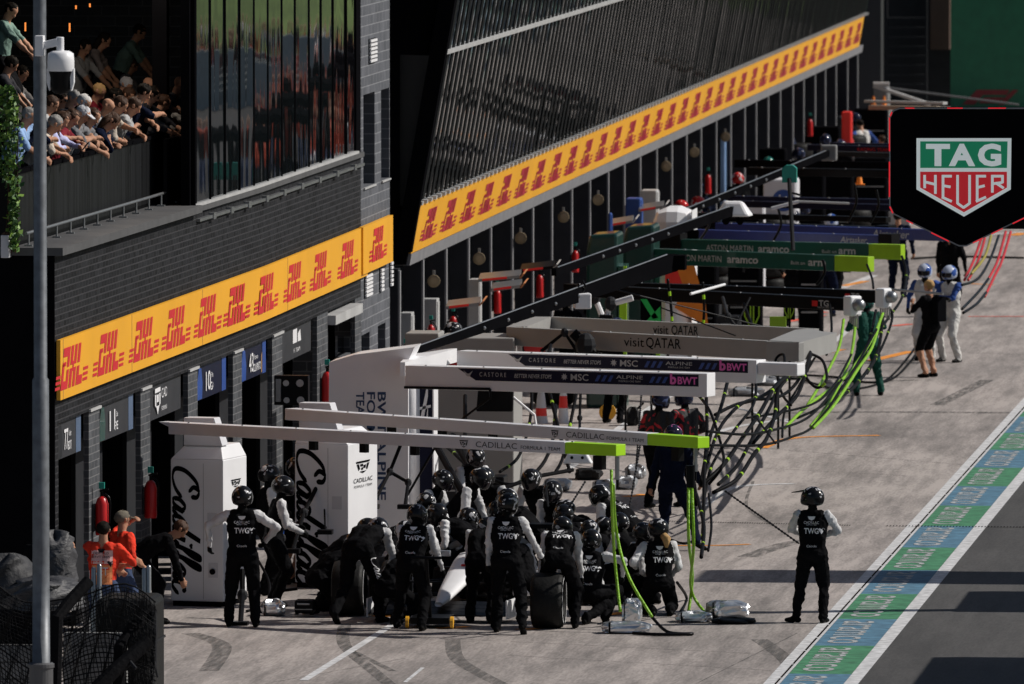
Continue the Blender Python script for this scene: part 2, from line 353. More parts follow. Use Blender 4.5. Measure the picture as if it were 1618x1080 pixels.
for pts, w_ in (([(545, 985), (545, 1020), (590, 1060), (620, 1085)], .17), ([(715, 1010), (722, 1040), (760, 1065), (800, 1085)], .2), ([(560, 1030), (620, 1060)], .1),
                ([(1000, 700), (1180, 655), (1618, 652)], .4), ([(1180, 880), (1240, 860), (1300, 850)], .3), ([(1480, 640), (1560, 600)], .25), ([(1200, 1010), (1245, 1045), (1260, 1085)], .22),  # first stroke here paints the thin cast shadow of a wire
                ([(300, 1000), (350, 1020), (330, 1060)], .25), ([(1130, 590), (1250, 605), (1450, 600)], .3), ([(1220, 830), (1180, 800), (1190, 760)], .05)):
    ribbon(m, pts, w_, .0025)
struct(m.build('skid_and_shadow_mark', 'skid_shade'))
m = MB()
for pts, w_ in (([(250, 985), (640, 1005), (1240, 1035)], .03), ([(420, 1080), (640, 1040)], .02), ([(1110, 700), (1618, 742)], .04), ([(1130, 735), (1440, 752)], .03),
                ([(1100, 960), (1300, 965)], .025), ([(800, 1035), (1230, 1060)], .03), ([(1120, 545), (1618, 560)], .05), ([(1260, 1000), (1100, 1080)], .02)):
    ribbon(m, pts, w_, .0022)
struct(m.build('concrete_joint', 'skid_shade'))

# ------------------------------------------------------------------ wall helpers
def wbox(mb, Y0, Y1, o0, o1, z0, z1, mi=0, lean=0.0, step=6.0):
    n = max(1, int(abs(Y1 - Y0) / step + .5)); v = []
    for i in range(n + 1):
        Y = Y0 + (Y1 - Y0) * i / n; x = wx(Y)
        v += [(x + o0 + lean * z0, Y, z0), (x + o1 + lean * z0, Y, z0), (x + o1 + lean * z1, Y, z1), (x + o0 + lean * z1, Y, z1)]
    f = [(3, 2, 1, 0), (4 * n, 4 * n + 1, 4 * n + 2, 4 * n + 3)]
    for i in range(n):
        for k in range(4): a, b = 4 * i + k, 4 * i + (k + 1) % 4; f.append((a, b, b + 4, a + 4))
    mb.add(v, [tuple(reversed(q)) for q in f], mi); return mb
DHL = []
def _p(x0, x1, y0, y1, sh=.55): DHL.append([(x0 + sh * y0, y0), (x1 + sh * y0, y0), (x1 + sh * y1, y1), (x0 + sh * y1, y1)])
for a in ((0.0, 1.0, .78, 1), (.68, 1.0, .52, .78), (.0, .3, .0, .62), (.3, .68, .0, .2), (.68, 1.0, .0, .46), (.02, .52, .56, .66),
          (1.15, 1.5, .54, 1), (1.15, 1.5, 0, .46), (1.5, 1.68, .38, .62), (1.68, 2.02, .54, 1), (1.68, 2.02, .0, .46),
          (2.18, 2.52, .54, 1), (2.18, 2.52, 0, .46), (2.52, 3.05, 0, .22)): _p(*a)
for yy in (.04, .17, .30): _p(-.75, -.12, yy, yy + .075); _p(3.2 - yy * .2, 3.85, yy, yy + .075)
def dhl(mb, Yc, z0, h, w_, out, lean=0.0):
    for pl in DHL:
        pts = []
        for a, b in pl:
            Y = Yc + (a - 1.75) / 4.6 * w_; z = z0 + b * h; pts.append((wx(Y) + out + lean * z, Y, z))
        mb.add(pts, [tuple(range(len(pts)))], 0)

# ================================================================== NEAR BUILDING
YA, YB, YC, YD = 142.05, 172.6, 176.6, 179.4      # end wall, brick tower start, tower end, glass hall start
brk = brick('dark_brick', (.007, .0073, .0085), (.018, .0188, .0215), (.042, .042, .046), .083, .24, .010, .8)
brk2 = brick('tower_brick', (.085, .09, .102), (.11, .115, .13), (.2, .205, .22), .155, .42, .009, .4)
pil = brick('pillar_brick', (.055, .058, .064), (.085, .09, .098), (.15, .15, .155), .10, .27, .008, .5)
NB = thing('pit_building', 'dark brick pit building with garage doors, balcony and mirror glass along the lane', 'building', (wx(YA), YA, 0))
doors = [(YA + .25, PW(140)), (PW(157), PW(222)), (PW(237), PW(297)), (PW(312), PW(368)), (PW(382), PW(430)), (PW(446), PW(501)), (PW(518), PW(561))]
m = MB(); y0 = YA
for a, b in doors:
    wbox(m, y0, a, -.07, 0, 0, 2.86, 1 if y0 > YA else 0); y0 = b
wbox(m, y0, YB, -.07, 0, 0, 2.86, 1)
wbox(m, YA, YB, -.5, 0, 2.86, 5.0, 0)
m.build('brick_wall', [brk, pil], NB)
m = MB()      # gable, floors, back of the garages
m.box(wx(YA) - 14, wx(YA) + .001, YA - .04, YA - .002, 0, 5.0)
m.box(wx(YA) - 14, wx(YA) - .5, YA - .001, YA + .3, 0, 5.0); m.box(-34, -20.6, YA + .3, YB, 5.0 - .3, 5.0)
m.box(-27.5, -27, YA + .3, YD, 0, 4.7); m.box(-40, -27.6, YA + .3, YD, 0, 9)
for a, b in list(zip([d[1] for d in doors], [d[0] for d in doors[1:]])): m.box(-27, wx(a) - .5, a + .2, b - .2, 0, 4.69)
m.build('inner_wall', 'blackm', NB)  # shade of the end wall and door reveals is put into this black
m = MB(); wbox(m, YA - .1, PW(306, 0, 336), -.75, .12, 5.0, 5.1); wbox(m, PW(306, 0, 336), YB, -.3, .05, 5.0, 5.07)
m.build('ledge', mat('ledge_metal', (.085, .085, .088), .6, spec=.2), NB)
m = MB(); wbox(m, PW(310, 0, 340), YB, .0, .055, 4.86, 4.90)
for i in range(9): 
    yy = PW(330 + i * 28, 0, 330); wbox(m, yy, yy + .25, .0, .07, 4.84, 4.93)
m.build('cable_tray', 'steel', NB)
for i, (a, b) in enumerate(doors[:6]):
    d = MB(); wbox(d, a + .3, a + (b - a) * .45, -.42, -.36, 0, 2.4); wbox(d, a + (b - a) * .55, a + (b - a) * .72, -.42, -.36, 0, 2.4)
    dl = d.build('garage_door', 'dgrey', NB)
    d = MB(); wbox(d, a + .62 * (b - a), a + .64 * (b - a), -.355, -.33, .9, 1.2); d.build('handle', 'steel', dl)
for pxa, pxb in ((140, 157), (222, 237), (297, 312), (368, 382), (430, 446)):
    d = MB(); wbox(d, PW(pxa) , PW(pxb), .003, .03, 2.85, 2.885); d.build('pillar_cap', 'lgrey', NB)
d = MB(); wbox(d, doors[6][0], doors[6][1], -.25, .12, 2.66, 2.80); d.build('shutter_box', 'lgrey', NB)
# garage signs
signs = [('77', 'Valtteri', 'BOTTAS', 'grey garage sign with number 77 in white above the first bay', 'dgrey'), ('11', 'Sergio', 'PEREZ', 'grey garage sign with number 11 and a green helmet above the second bay', 'dgrey'),
         (None, None, None, 'charcoal garage sign with crest and white team lettering above the third bay', 'dgrey'), ('10', 'Pierre', 'GASLY', 'navy garage sign with number 10, light blue strip at its left edge', 'navy'),
         ('43', 'Franco', 'COLAPINTO', 'navy garage sign with number 43, red and blue helmet print at its left', 'navy'), ('5', 'Audi', 'TEAM', 'dark garage sign with small white square emblem, farthest of the row', 'dgrey')]
greym = mat('sign_grey', (.04, .041, .046), .5, spec=.1)
for i, ((a, b), (num, fn_, ln, lab, mt)) in enumerate(zip(doors, signs)):
    s = thing('garage_sign', lab, 'sign', (wx(a), a, 2.38), 'team signs over the garage doors')
    d = MB(); z0, z1 = 2.38, 2.86
    wbox(d, a, b - .35, -.12, -.05, z0, z1); d.build('board', greym if mt == 'dgrey' else 'navy', s)
    w_ = b - a - .35; x = wx(a + w_ / 2) - .05
    t = MB(); XD, YDv = (0, 1, 0), (0, 0, 1)
    if num and i < 5:
        text(t, num, (x, a + w_ * .34, z0 + .1), XD, YDv, .26, w_ * .17, lift=.006, bold=.01)
        text(t, ln, (x, a + w_ * .50, z0 + .08), XD, YDv, .11, w_ * .3, lift=.006, bold=.01)
        text(t, fn_, (x, a + w_ * .54, z0 + .25), XD, YDv, .07, w_ * .15, lift=.006)
        t.build('lettering', 'white', s)
        for off_, sgn in ((.05, 0), (.84, 1)):      # helmet picture and driver picture as flat print
            q = MB(); yc = a + w_ * (off_ + .05)
            poly2(q, [[(0, 0), (.5, 0), (.55, .2), (.42, .42), (.15, .44), (0, .25)]] if not sgn else [[(0, 0), (.4, 0), (.42, .25), (.28, .3), (.28, .42), (.12, .42), (.12, .3), (0, .25)]], (x, yc - .2, z0 + .02), XD, YDv, 1, lift=.006)
            q.build('picture', ['lime2', 'lime', None, 'blue', 'blue'][i] and (['dgrey', 'green', None, 'blue', 'blue'][i]) if not sgn else ['brown', 'brown', None, 'pink', 'brown'][i], s)
        q = MB(); wbox(q, b - .75, b - .36, -.052, -.046, z0, z1); q.build('print_edge', 'blue' if mt == 'navy' else mat('sky_print', (.08, .12, .2), .5), s)
    elif i == 2:
        text(t, 'CADILLAC', (x, a + w_ * .42, z0 + .25), XD, YDv, .13, w_ * .42, lift=.006); text(t, 'FORMULA 1 TEAM', (x, a + w_ * .42, z0 + .08), XD, YDv, .06, w_ * .4, lift=.006)
        poly2(t, [[(0, .36), (.55, .36), (.55, .3), (0, .3)], [(0, .28), (.12, .28), (.12, .1), (0, .14)], [(.43, .28), (.55, .28), (.55, .14), (.43, .1)], [(.12, .12), (.43, .12), (.28, .0)], [(.18, .27), (.37, .27), (.37, .17), (.18, .17)]], (x, a + w_ * .2, z0 + .05), XD, YDv, 1, lift=.006)
        t.build('lettering', 'white', s)
    else:
        poly2(t, [[(0, .0), (.5, 0), (.5, .2), (0, .2)], [(.6, 0), (1.0, 0), (.9, .17), (.6, .12)]], (x, a + w_ * .42, z0 + .22), XD, YDv, 1, lift=.006)
        text(t, 'F1 TEAM', (x, a + w_ * .45, z0 + .08), XD, YDv, .06, w_ * .2, lift=.006); t.build('lettering', 'white', s)
# curtain wall of mirror panes
mul = [PW(x, 0, 200) for x in (304, 310, 333, 356.5, 379.5, 402, 424, 446, 467, 489, 508, 527, 548, 563)]
mirror = glass('mirror_glass', (.006, .008, .009), .0055, spec=.7); dglass = glass('dark_glass', (.004, .004, .005), .008, spec=.25)
for i in range(1, 13):
    ja, jb = random.uniform(-.006, .006), random.uniform(-.006, .006); ya_, yb_ = mul[i] + .03, mul[i + 1] - .03; xa_, xb_ = wx(ya_) - .012, wx(yb_) - .012; d = MB(); d.hexa([(xa_ - .03, ya_, 5.112), (xa_ + ja, ya_, 5.112), (xb_ - ja, yb_, 5.112), (xb_ - .03, yb_, 5.112), (xa_ - .03, ya_, 12), (xa_ + ja + jb, ya_, 12), (xb_ - ja + jb, yb_, 12), (xb_ - .03, yb_, 12)]); pn = d.build('window', mirror if i < 11 else dglass, NB)
    e = pn  # each pane is a window of its own
m = MB()
for i, y in enumerate(mul): wbox(m, y - .029, y + .029, -.12, .004 if i else .04, 5.07, 12.0)
wbox(m, mul[0], mul[-1], -.13, -.125, 5.07, 12); wbox(m, mul[-1] + .03, YB, -.13, .0, 5.07, 12); m.build('mullions', 'blackm', NB)
m = MB(); wbox(m, mul[0] + .03, mul[-1], -.02, .045, 5.072, 5.11); m.build('window_sill', 'lgrey', NB)
m = MB(); wbox(m, YA, YB, -12, .1, 12.01, 12.3); m.box(-33, -32.5, YA, YB, 5, 12); m.build('upper_ceiling', 'blackm', NB)
# tower
TW = thing('brick_tower', 'pale grey brick stair tower with slot windows between the two pit buildings', 'building', (wx(YB), YB, 0))
m = MB()
def zt(px, py): return ZW(px, py)[1]
ups = (5.35, 6.45)   # slot window heights, refined below
slots = [(PW(574, 0, 200), PW(592, 0, 200), zt(583, 293), zt(583, 147)), (PW(602, 0, 200), PW(615, 0, 200), zt(608, 283), zt(608, 140)),
         (PW(570, 0, 540), PW(584, 0, 540), zt(577, 560), zt(577, 527)), (PW(597, 0, 540), PW(609, 0, 540), zt(603, 556), zt(603, 512))]
cuts = sorted(set([YB, YC] + [s_ for q in slots for s_ in q[:2]]))
for a, b in zip(cuts, cuts[1:]):
    mid = (a + b) / 2; zz = 0.0
    for s0, s1, z0, z1 in sorted(slots, key=lambda q: q[2]):
        if s0 < mid < s1: wbox(m, a, b, -.4, .0, zz, z0); zz = z1
    wbox(m, a, b, -.4, .0, zz, 12)
m.box(-26, wx(YB) - .4, YB, YB + .3, 0, 12); m.build('brick_wall', brk2, TW)
m = MB(); wbox(m, YB, YC, -.6, -.4, 0, 12); m.build('window_glass', dglass, TW)
for s0, s1, z0, z1 in slots[:2]:
    m = MB(); wbox(m, s0, s1, -.1, .03, z0 - .03, z0 - .003); m.build('sill', 'lgrey', TW)
for px, py0, py1, wpx in ((587, 98, 60, 10), (580, 468, 432, 10), (601, 460, 423, 4), (616, 452, 412, 3)):
    v = thing('wall_vent', {587: 'white louvred vent high on the pale brick tower', 580: 'white louvred vent under the yellow banner on the tower', 601: 'narrow slatted vent right of the louvred vent on the tower', 616: 'narrowest slatted vent by the tower corner'}[px], 'vent', (wx(PW(px)), PW(px, 0, py0), 0))
    Y0, Y1 = PW(px - wpx / 2, 0, py0), PW(px + wpx / 2, 0, py0); z0, z1 = zt(px, py0), zt(px, py1)
    m = MB(); wbox(m, Y0, Y1, .003, .02, z0, z1); m.build('backing', 'dgrey', v)
    m = MB()
    for k in range(6): 
        zz = z0 + (z1 - z0) * (k + .15) / 6; wbox(m, Y0, Y1, .02, .045, zz, zz + (z1 - z0) * .1)
    m.build('slats', 'white', v)
# banners
B0 = thing('advertising_banner', 'long yellow banner with red lettering along the dark brick wall', 'banner', (wx(YA), YA, 3.2), 'yellow banners along the pit buildings')
m = MB(); wbox(m, YA, YB + .25, .02, .07, 3.17, 3.93); m.build('panel', 'yellow', B0)
m = MB()
ya, yb = PW(114, .07, 580), PW(550, .07, 410)
pxs = (114, 172, 228, 279, 329, 375, 422, 466, 507, 550)
for px in pxs: m = MB(); dhl(m, PW(px, .07, 540), 3.29, .52, 2.55, .075); m.build('logo', 'red', B0)
m = MB(); y0 = YA
for px in (91, 200, 312, 447): m = MB(); yy = PW(px); wbox(m, yy - .01, yy + .01, .07, .073, 3.17, 3.93); m.build('seam', 'brown', B0)
B1 = thing('advertising_banner', 'short yellow banner with one red logo on the brick tower', 'banner', (wx(YB), YB + .3, 3.2), 'yellow banners along the pit buildings')
m = MB(); Yb0, Yb1 = PW(574, .1, 400), PW(621, .1, 380); zb0, zb1 = P(597, 423, (Yb0 + Yb1) / 2).z, P(597, 349, (Yb0 + Yb1) / 2).z
wbox(m, Yb0, Yb1, .03, .1, zb0, zb1); m.build('panel', 'yellow', B1)
m = MB(); dhl(m, (Yb0 + Yb1) / 2, zb0 + .13, .5, 2.4, .105); m.build('lettering', 'red', B1)

# ================================================================== FAR BUILDING (leaning glass hall)
LEAN = math.tan(R(10))
FB = thing('glass_hall', 'long pit building with leaning glass front behind dark louvres', 'building', (wx(YD), YD, 0))
YE = 286.0; L0 = -LEAN * 3.17      # so that the face passes through the wall line at banner bottom
def lbox(mb, Y0, Y1, o0, o1, z0, z1, mi=0): return wbox(mb, Y0, Y1, o0 + L0, o1 + L0, z0, z1, mi, lean=LEAN, step=20)
m = MB(); lbox(m, YD + .2, YE, -.08, -.05, 3.92, 12.5); m.build('glass_front', glass('hall_glass', (.31, .325, .335), .012, spec=.9, rough=.04, metal=1), FB)
m = MB(); y = YD + .3
fin = mat('fin_metal', (.008, .009, .01), .6, spec=.05)
while y < YE:
    lbox(m, y, y + .32, -.049, -.038, 3.99, 12.4); y += .70
m.build('louvres', fin, FB)
m = MB()
for zc in (6.36, 8.75): lbox(m, YD + .2, YE, -.05, .03, zc - .03, zc + .03)
m.build('louvre_rail', 'lgrey', FB)
m = MB(); y = YD + .3
while y < YE: lbox(m, y - .06, y + .12, -.1, .05, 3.93, 3.99); y += .70
lbox(m, YD + .2, YE, -.1, -.02, 3.92, 3.97); m.build('louvre_foot', 'lgrey', FB)
m = MB(); lbox(m, YD + .12, YE, -.3, .03, 2.98, 3.16); m.build('gutter', mat('gutter_metal', (.2, .2, .21), .6, spec=.2), FB)
m = MB(); wbox(m, YD, YE, -8, -.5, 3.2, 3.6); wbox(m, YD, YE, -8, -7.5, 0, 3.2); m.build('inner_wall', 'blackm', FB)
colpx = [632, 669, 705.6, 741, 776, 810, 842.5, 872.5, 904, 932.6, 961.5, 987, 1012, 1038, 1062, 1085, 1108, 1132, 1155, 1177, 1195, 1214, 1233, 1253, 1270, 1288, 1304, 1321, 1339, 1355]
cm = mat('column_grey', (.034, .035, .041), .6, spec=.05); ce = mat('column_sunlit_edge', (.22, .22, .23), .5)  # paler edge colour stands in for sunlight on the column sides
for px in colpx:
    yy = PW(px, 0, 450); m = MB(); m.box(wx(yy) - .33, wx(yy) - .03, yy - .02, yy + .3, 0, 3.0); m.box(wx(yy) - .03, wx(yy), yy - .01, yy + .15, 0, 2.97, 1); m.build('column', [cm, ce], FB)
# end wall facing the camera, dark glass with black frame
m = MB()
def X_at(px, Y): return P(px, 300, Y).x
zz0 = P(640, 330, YD).z
m.hexa([(-24, YD, 3.0), (wx(YD) - .05, YD, 3.0), (wx(YD) - .05, YD + .12, 3.0), (-24, YD + .12, 3.0), (-24, YD, 12.4), (wx(YD) + LEAN * 9.3 - .05, YD, 12.4), (wx(YD) + LEAN * 9.3 - .05, YD + .12, 12.4), (-24, YD + .12, 12.4)])
m.box(-24, wx(YD) - .4, YD, YD + .12, 0, 3.0); m.build('end_wall', 'blackm', FB)
q = [P(632, 325, YD - .02), P(664, 325, YD - .02), P(697, 88, YD - .02), P(632, 86, YD - .02)]
m = MB(); m.add([(v.x, YD - .012, v.z) for v in q], [(0, 1, 2, 3)]); m.build('window', glass('end_glass', (.03, .03, .028), .01, spec=.6, rough=.1), FB)
m = MB(); lbox(m, YD - .14, YD + .12, -.22, .04, 3.2, 12.4); m.build('corner_frame', 'blackm', FB)
m = MB(); wbox(m, YC, YD, -.9, -.5, 0, 12); m.build('link_wall', 'blackm', FB)
B2 = thing('advertising_banner', 'very long leaning yellow banner with red logos under the louvred glass', 'banner', (wx(YD), YD, 3.2), 'yellow banners along the pit buildings')
m = MB(); lbox(m, YD + .12, YE - 1.5, -.02, .02, 3.17, 3.92); m.build('panel', 'yellow', B2)
yy = PW(668, 0, 370)
while yy < YE - 3: m = MB(); dhl(m, yy + .3, 3.30, .5, 2.35, .028 + L0, LEAN); m.build('logo', mat('faded_logo_red', (.4, .015, .03), .5), B2); yy += 3.07

# ================================================================== FAR END
EW = thing('end_building', 'black building with outside stair closing the far end of the lane', 'building', (-24, 330, 0))
m = MB(); m.box(-60, -22.0, 330, 345, 0, 30); m.box(-21.95, -16, 352, 360, 0, 30); m.build('wall', 'blackm', EW)
m = MB(); m.box(P(1358, 60, 300).x, P(1392, 60, 300).x, 300, 301, 0, 16); m.build('dark_pier', mat('far_black', (.012, .012, .014), .6), EW)
m = MB()
for k in range(9): 
    p = P(1425, 150 - k * 15, 328); m.box(P(1402, 0, 328).x, P(1462, 0, 328).x, 328, 328.4, p.z, p.z + .05)
m.box(P(1392, 60, 329.5).x, P(1504, 60, 329.5).x, 329.7, 329.9, 0, 14); m.box(P(1400, 0, 328).x, P(1402, 0, 328).x, 328, 328.2, 0, 14); m.box(P(1462, 0, 328).x, P(1465, 0, 328).x, 328, 328.2, 0, 14)
m.build('stair', 'dgrey', EW)
m = MB(); m.box(P(1470, 40, 329).x, P(1500, 40, 329).x, 329, 329.6, P(1480, 78, 329).z, 20); m.build('brown_panel', mat('brown_cladding', (.07, .035, .025), .6), EW)
GW = thing('green_hoarding', 'tall dark green hoarding with faint red race emblem at the far end', 'hoarding', (P(1560, 200, 326).x, 326, 0))
m = MB(); m.box(P(1502, 60, 326).x, P(1502, 60, 326).x + 4, 326, 326.3, 0, 22); m.build('board', mat('hoarding_green', (.012, .13, .06), .6), GW)
m = MB(); o = P(1520, 165, 325.9)
poly2(m, [[(0, .0), (.5, .5), (1.6, .5), (1.5, .33), (.7, .33), (.42, .0)], [(.55, .05), (.75, .25), (1.45, .25), (1.15, .05)], [(1.7, .5), (1.2, 0), (1.4, .0), (1.9, .5)]], (o.x, 325.98, o.z), (1, 0, 0), (0, 0, 1), .85)
m.build('emblem', mat('dull_red', (.22, .02, .02), .6), GW)
# off-frame surroundings that the glass mirrors
hill = MB(); n = 24
for i in range(n + 1):
    for j in range(9):
        x = -14 + i * 3.5; u = j / 8; z = 13 * u ** .8 * (0.85 + .2 * math.sin(i * .9) + .1 * math.sin(i * 2.3)); hill.v.append((x, 341 + u * 90, z if j else -.1))
for i in range(n):
    for j in range(8): a = i * 9 + j; hill.f.append((a, a + 9, a + 10, a + 1)); hill.m.append(0)
struct(hill.build('hill', mat('dune_grass', (.125, .19, .05), .9, var=.3, scale=.4), smooth=True))
GS = thing('grandstand', 'long white grandstand across the track seen only as a reflection', 'grandstand', (4, 330, 0))
m = MB()
for k in range(6): m.box(-9, 22, 330 + k * 1.4, 331.4 + k * 1.4, 0, .4 + k * .16)
m.build('terrace', mat('terrace_grey', (.2, .22, .22), .7), GS)
m = MB()
for k in range(7): m.box(-9 + k * 4.2, -9 + k * 4.2 + 3.6, 326, 326.3, 0, 1.3 + .4 * (k % 3))
m.build('hoarding_boards', mat('pale_board', (.45, .5, .5), .6), GS)
PWL = thing('mirrored_pit_wall', 'long pit wall with dark shelters, seen only in the hall glass', 'wall', (-8.2, 240, 0)); rw = random.Random(8)  # unseen wall and shelters, added to break up the glass reflections
for k in range(30):
    y = 236 + k * 3.1; m = MB(); m.box(-8.5, -8.2, y, y + rw.uniform(2.2, 3.0), 0, rw.choice([.9, 1.1, 1.1])); m.build('wall_panel', ['white', 'lgrey', 'blue', 'lgrey', 'white', 'green'][k % 6], PWL)
for k in range(9):
    y = 240 + k * 10; m = MB(); m.box(-8.1, -5.5, y, y + 4, 2.5, 2.7); m.box(-8.1, -7.9, y, y + 4, 1.2, 1.6); m.box(-5.7, -5.5, y, y + 4, 0, 2.5); m.build('shelter', 'blackm', PWL)
crowd = MB(); rc = random.Random(3)
for i in range(160):
    k = rc.randrange(6); y = 330.6 + k * 1.4; x = rc.uniform(-9, 21); z = .4 + k * .16; mi = rc.choice([0, 0, 1, 2, 2, 3, 4])
    crowd.ell((x, y, z + .45), .24, .24, .45, mi, 6, 5); crowd.ell((x, y, z + 1.0), .12, .12, .15, 5, 6, 4)
for i in range(70):
    y = rc.uniform(265, 318); x = rc.uniform(-9.0, 1); crowd.ell((x, y, .45), .22, .2, .5, 3 if i % 3 else 4, 6, 5); crowd.ell((x, y, 1.2), .3, .22, .42, 0 if i % 4 else 2, 6, 5); crowd.ell((x, y, 1.7), .12, .12, .14, 5, 6, 4)
co = crowd.build('crowd', [mat('orange_shirt', (.5, .06, .02), .7), 'white', 'dgrey', mat('denim', (.06, .09, .2), .8), 'black', mat('crowd_skin', (.5, .28, .18), .6)]); co['kind'] = 'stuff'; co['label'] = 'orange-clad crowd across the track seen in the mirror glass'
# ================================================================== GANTRIES AND CABINETS
Z = Vector((0, 0, 1))
SCRIPT = [[(.98, .70), (.95, .92), (.72, 1.0), (.62, .8), (.85, .62)], [(.72, 1.0), (.4, .9), (.1, .5), (.1, .12), (.4, 0), (.8, .1), (1.1, .35)],
 [(1.55, .38), (1.38, .47), (1.18, .25), (1.22, .03), (1.42, .08), (1.6, .42), (1.52, .1), (1.62, .02), (1.8, .2)],
 [(2.2, .38), (2.0, .47), (1.82, .25), (1.86, .03), (2.06, .08), (2.3, .45), (2.52, 1.05), (2.3, .5), (2.2, .1), (2.32, .02), (2.5, .22)],
 [(2.5, .22), (2.62, .46), (2.55, .1), (2.65, .02), (2.85, .25)], [(2.72, .66), (2.78, .72), (2.8, .66)],
 [(2.85, .25), (3.12, .7), (3.2, 1.04), (3.08, 1.0), (2.95, .5), (2.9, .1), (3.0, .02), (3.2, .25)],
 [(3.2, .25), (3.47, .7), (3.55, 1.04), (3.43, 1.0), (3.3, .5), (3.25, .1), (3.35, .02), (3.5, .2)],
 [(3.92, .38), (3.75, .47), (3.55, .25), (3.6, .03), (3.8, .08), (3.98, .42), (3.9, .1), (4.0, .02), (4.15, .2)],
 [(4.5, .36), (4.4, .47), (4.2, .3), (4.2, .05), (4.4, 0), (4.65, .22)]]
def script(mb, o, xd, yd, s, wd=.13, mi=0, lift=.004):
    for st in SCRIPT: stroke(mb, [(a + .22 * b, b) for a, b in st], wd, o, xd, yd, s, mi, lift, 6)
def crest(mb, o, xd, yd, s, mi=0, lift=.004, ky=1.0):
    poly2(mb, [[(a, b * ky) for a, b in q_] for q_ in [[(-.5, .3), (.5, .3), (.45, .2), (-.45, .2)], [(-.44, .15), (-.3, .15), (-.22, -.12), (-.3, -.2)], [(.44, .15), (.3, .15), (.22, -.12), (.3, -.2)],
               [(-.25, -.25), (.25, -.25), (0, -.36)], [(-.2, .14), (0, .14), (0, .0), (-.16, .02)], [(.04, .06), (.2, .08), (.16, -.1), (.04, -.1)], [(-.14, -.06), (0, -.06), (0, -.18), (-.1, -.18)]]], o, xd, yd, s, mi, lift)
class Arm:
    def __init__(s, root, tip, z, w_, h, name, label, group, mats, capx=None, capmat=None, taper=None):
        s.a = G(*root, z); s.b = G(*tip, z); s.rpx, s.tpx = root[0], tip[0]; s.z = z; s.h = h; s.w = w_
        s.d = (s.b - s.a); s.L = s.d.length; s.d.normalize(); s.n = s.d.cross(Z)      # n faces the camera
        s.t = thing(name, label, 'pit gantry', (s.a.x, s.a.y, 0), group)
        c = s.at(tip[0]); e = s.at(capx) if capx else s.b
        m = MB(); s.seg(m, s.a, e, 0); m.build('arm', mats[0], s.t, bevel=.008)
        if capx: m = MB(); s.seg(m, e + s.d * .002, s.b, 0, -.004); m.build('end_cap', capmat, s.t, bevel=.008)
        m = MB(); n_ = int(s.L / .9)
        for i in range(n_): 
            p = s.a + s.d * (.3 + i * .9); m.ell(p - s.n * .06, .02, .02, .015, 0, 6, 4)
        m.build('bolts', 'steel', s.t)
    def at(s, px):
        lo, hi = 0., 1.
        for _ in range(30):
            m = (lo + hi) / 2; q = s.a.lerp(s.b, m); r = q - CAM; x = CX + F * r.dot(RGT) / r.dot(FWD)
            if x < px: lo = m
            else: hi = m
        return s.a.lerp(s.b, lo)
    def seg(s, m, a, b, mi, g=0.0):
        u = s.w; n = s.n; c = (a + b) / 2 - n * (u / 2) - Z * (s.h / 2)
        m.obox(c, s.d, (b - a).length / 2, n, u / 2 + g, Z, s.h / 2 + g, mi)
    def side(s, px, dz): return s.at(px) - Z * dz
    def txt(s, items, name='lettering'):
        m = MB(); ms = []
        for tx, p0, p1, dz, hh, mt, kw in items:
            if mt not in ms: ms.append(mt)
            a = s.side(p0, dz); wd = (s.at(p1) - s.at(p0)).length
            if tx == '#crest': crest(m, a, s.d, Z, wd, ms.index(mt), kw.get('lift', .004))
            elif tx == '#poly': 
                for pl in kw['pl']: poly2(m, [pl], a, s.d, Z, wd, ms.index(mt), kw.get('lift', .004))
            elif tx == '#band': 
                b = s.side(p1, dz); sl = kw.get('slant', 0); l_ = kw.get('lift', .003); nn = s.n * l_
                m.add([a + nn, b + nn, b + nn + Z * hh + s.d * kw.get('s2', 0), a + nn + Z * hh - s.d * sl], [(0, 1, 2, 3)], ms.index(mt))
            else: text(m, tx, a, s.d, Z, hh, wd, ms.index(mt), **kw)
        return m.build(name, ms, s.t)
def rotbox(m, c, r, w0, d0, w1, d1, z0, z1, mi=0):
    """frustum; c front-left corner at ground, r = rotation (front turned to the right), returns frame"""
    u = Vector((math.cos(r), -math.sin(r), 0)); v = Vector((math.sin(r), math.cos(r), 0)); cc = Vector(c) + u * w0[1] / 2 + v * d0[1] / 2 if False else None
    a = [Vector(c) + u * w0[0] + v * d0[0] + Z * z0, Vector(c) + u * w0[1] + v * d0[0] + Z * z0, Vector(c) + u * w0[1] + v * d0[1] + Z * z0, Vector(c) + u * w0[0] + v * d0[1] + Z * z0,
         Vector(c) + u * w1[0] + v * d1[0] + Z * z1, Vector(c) + u * w1[1] + v * d1[0] + Z * z1, Vector(c) + u * w1[1] + v * d1[1] + Z * z1, Vector(c) + u * w1[0] + v * d1[1] + Z * z1]
    m.hexa(a, mi); return u, v
GG = 'pit stop gantries reaching over the boxes'
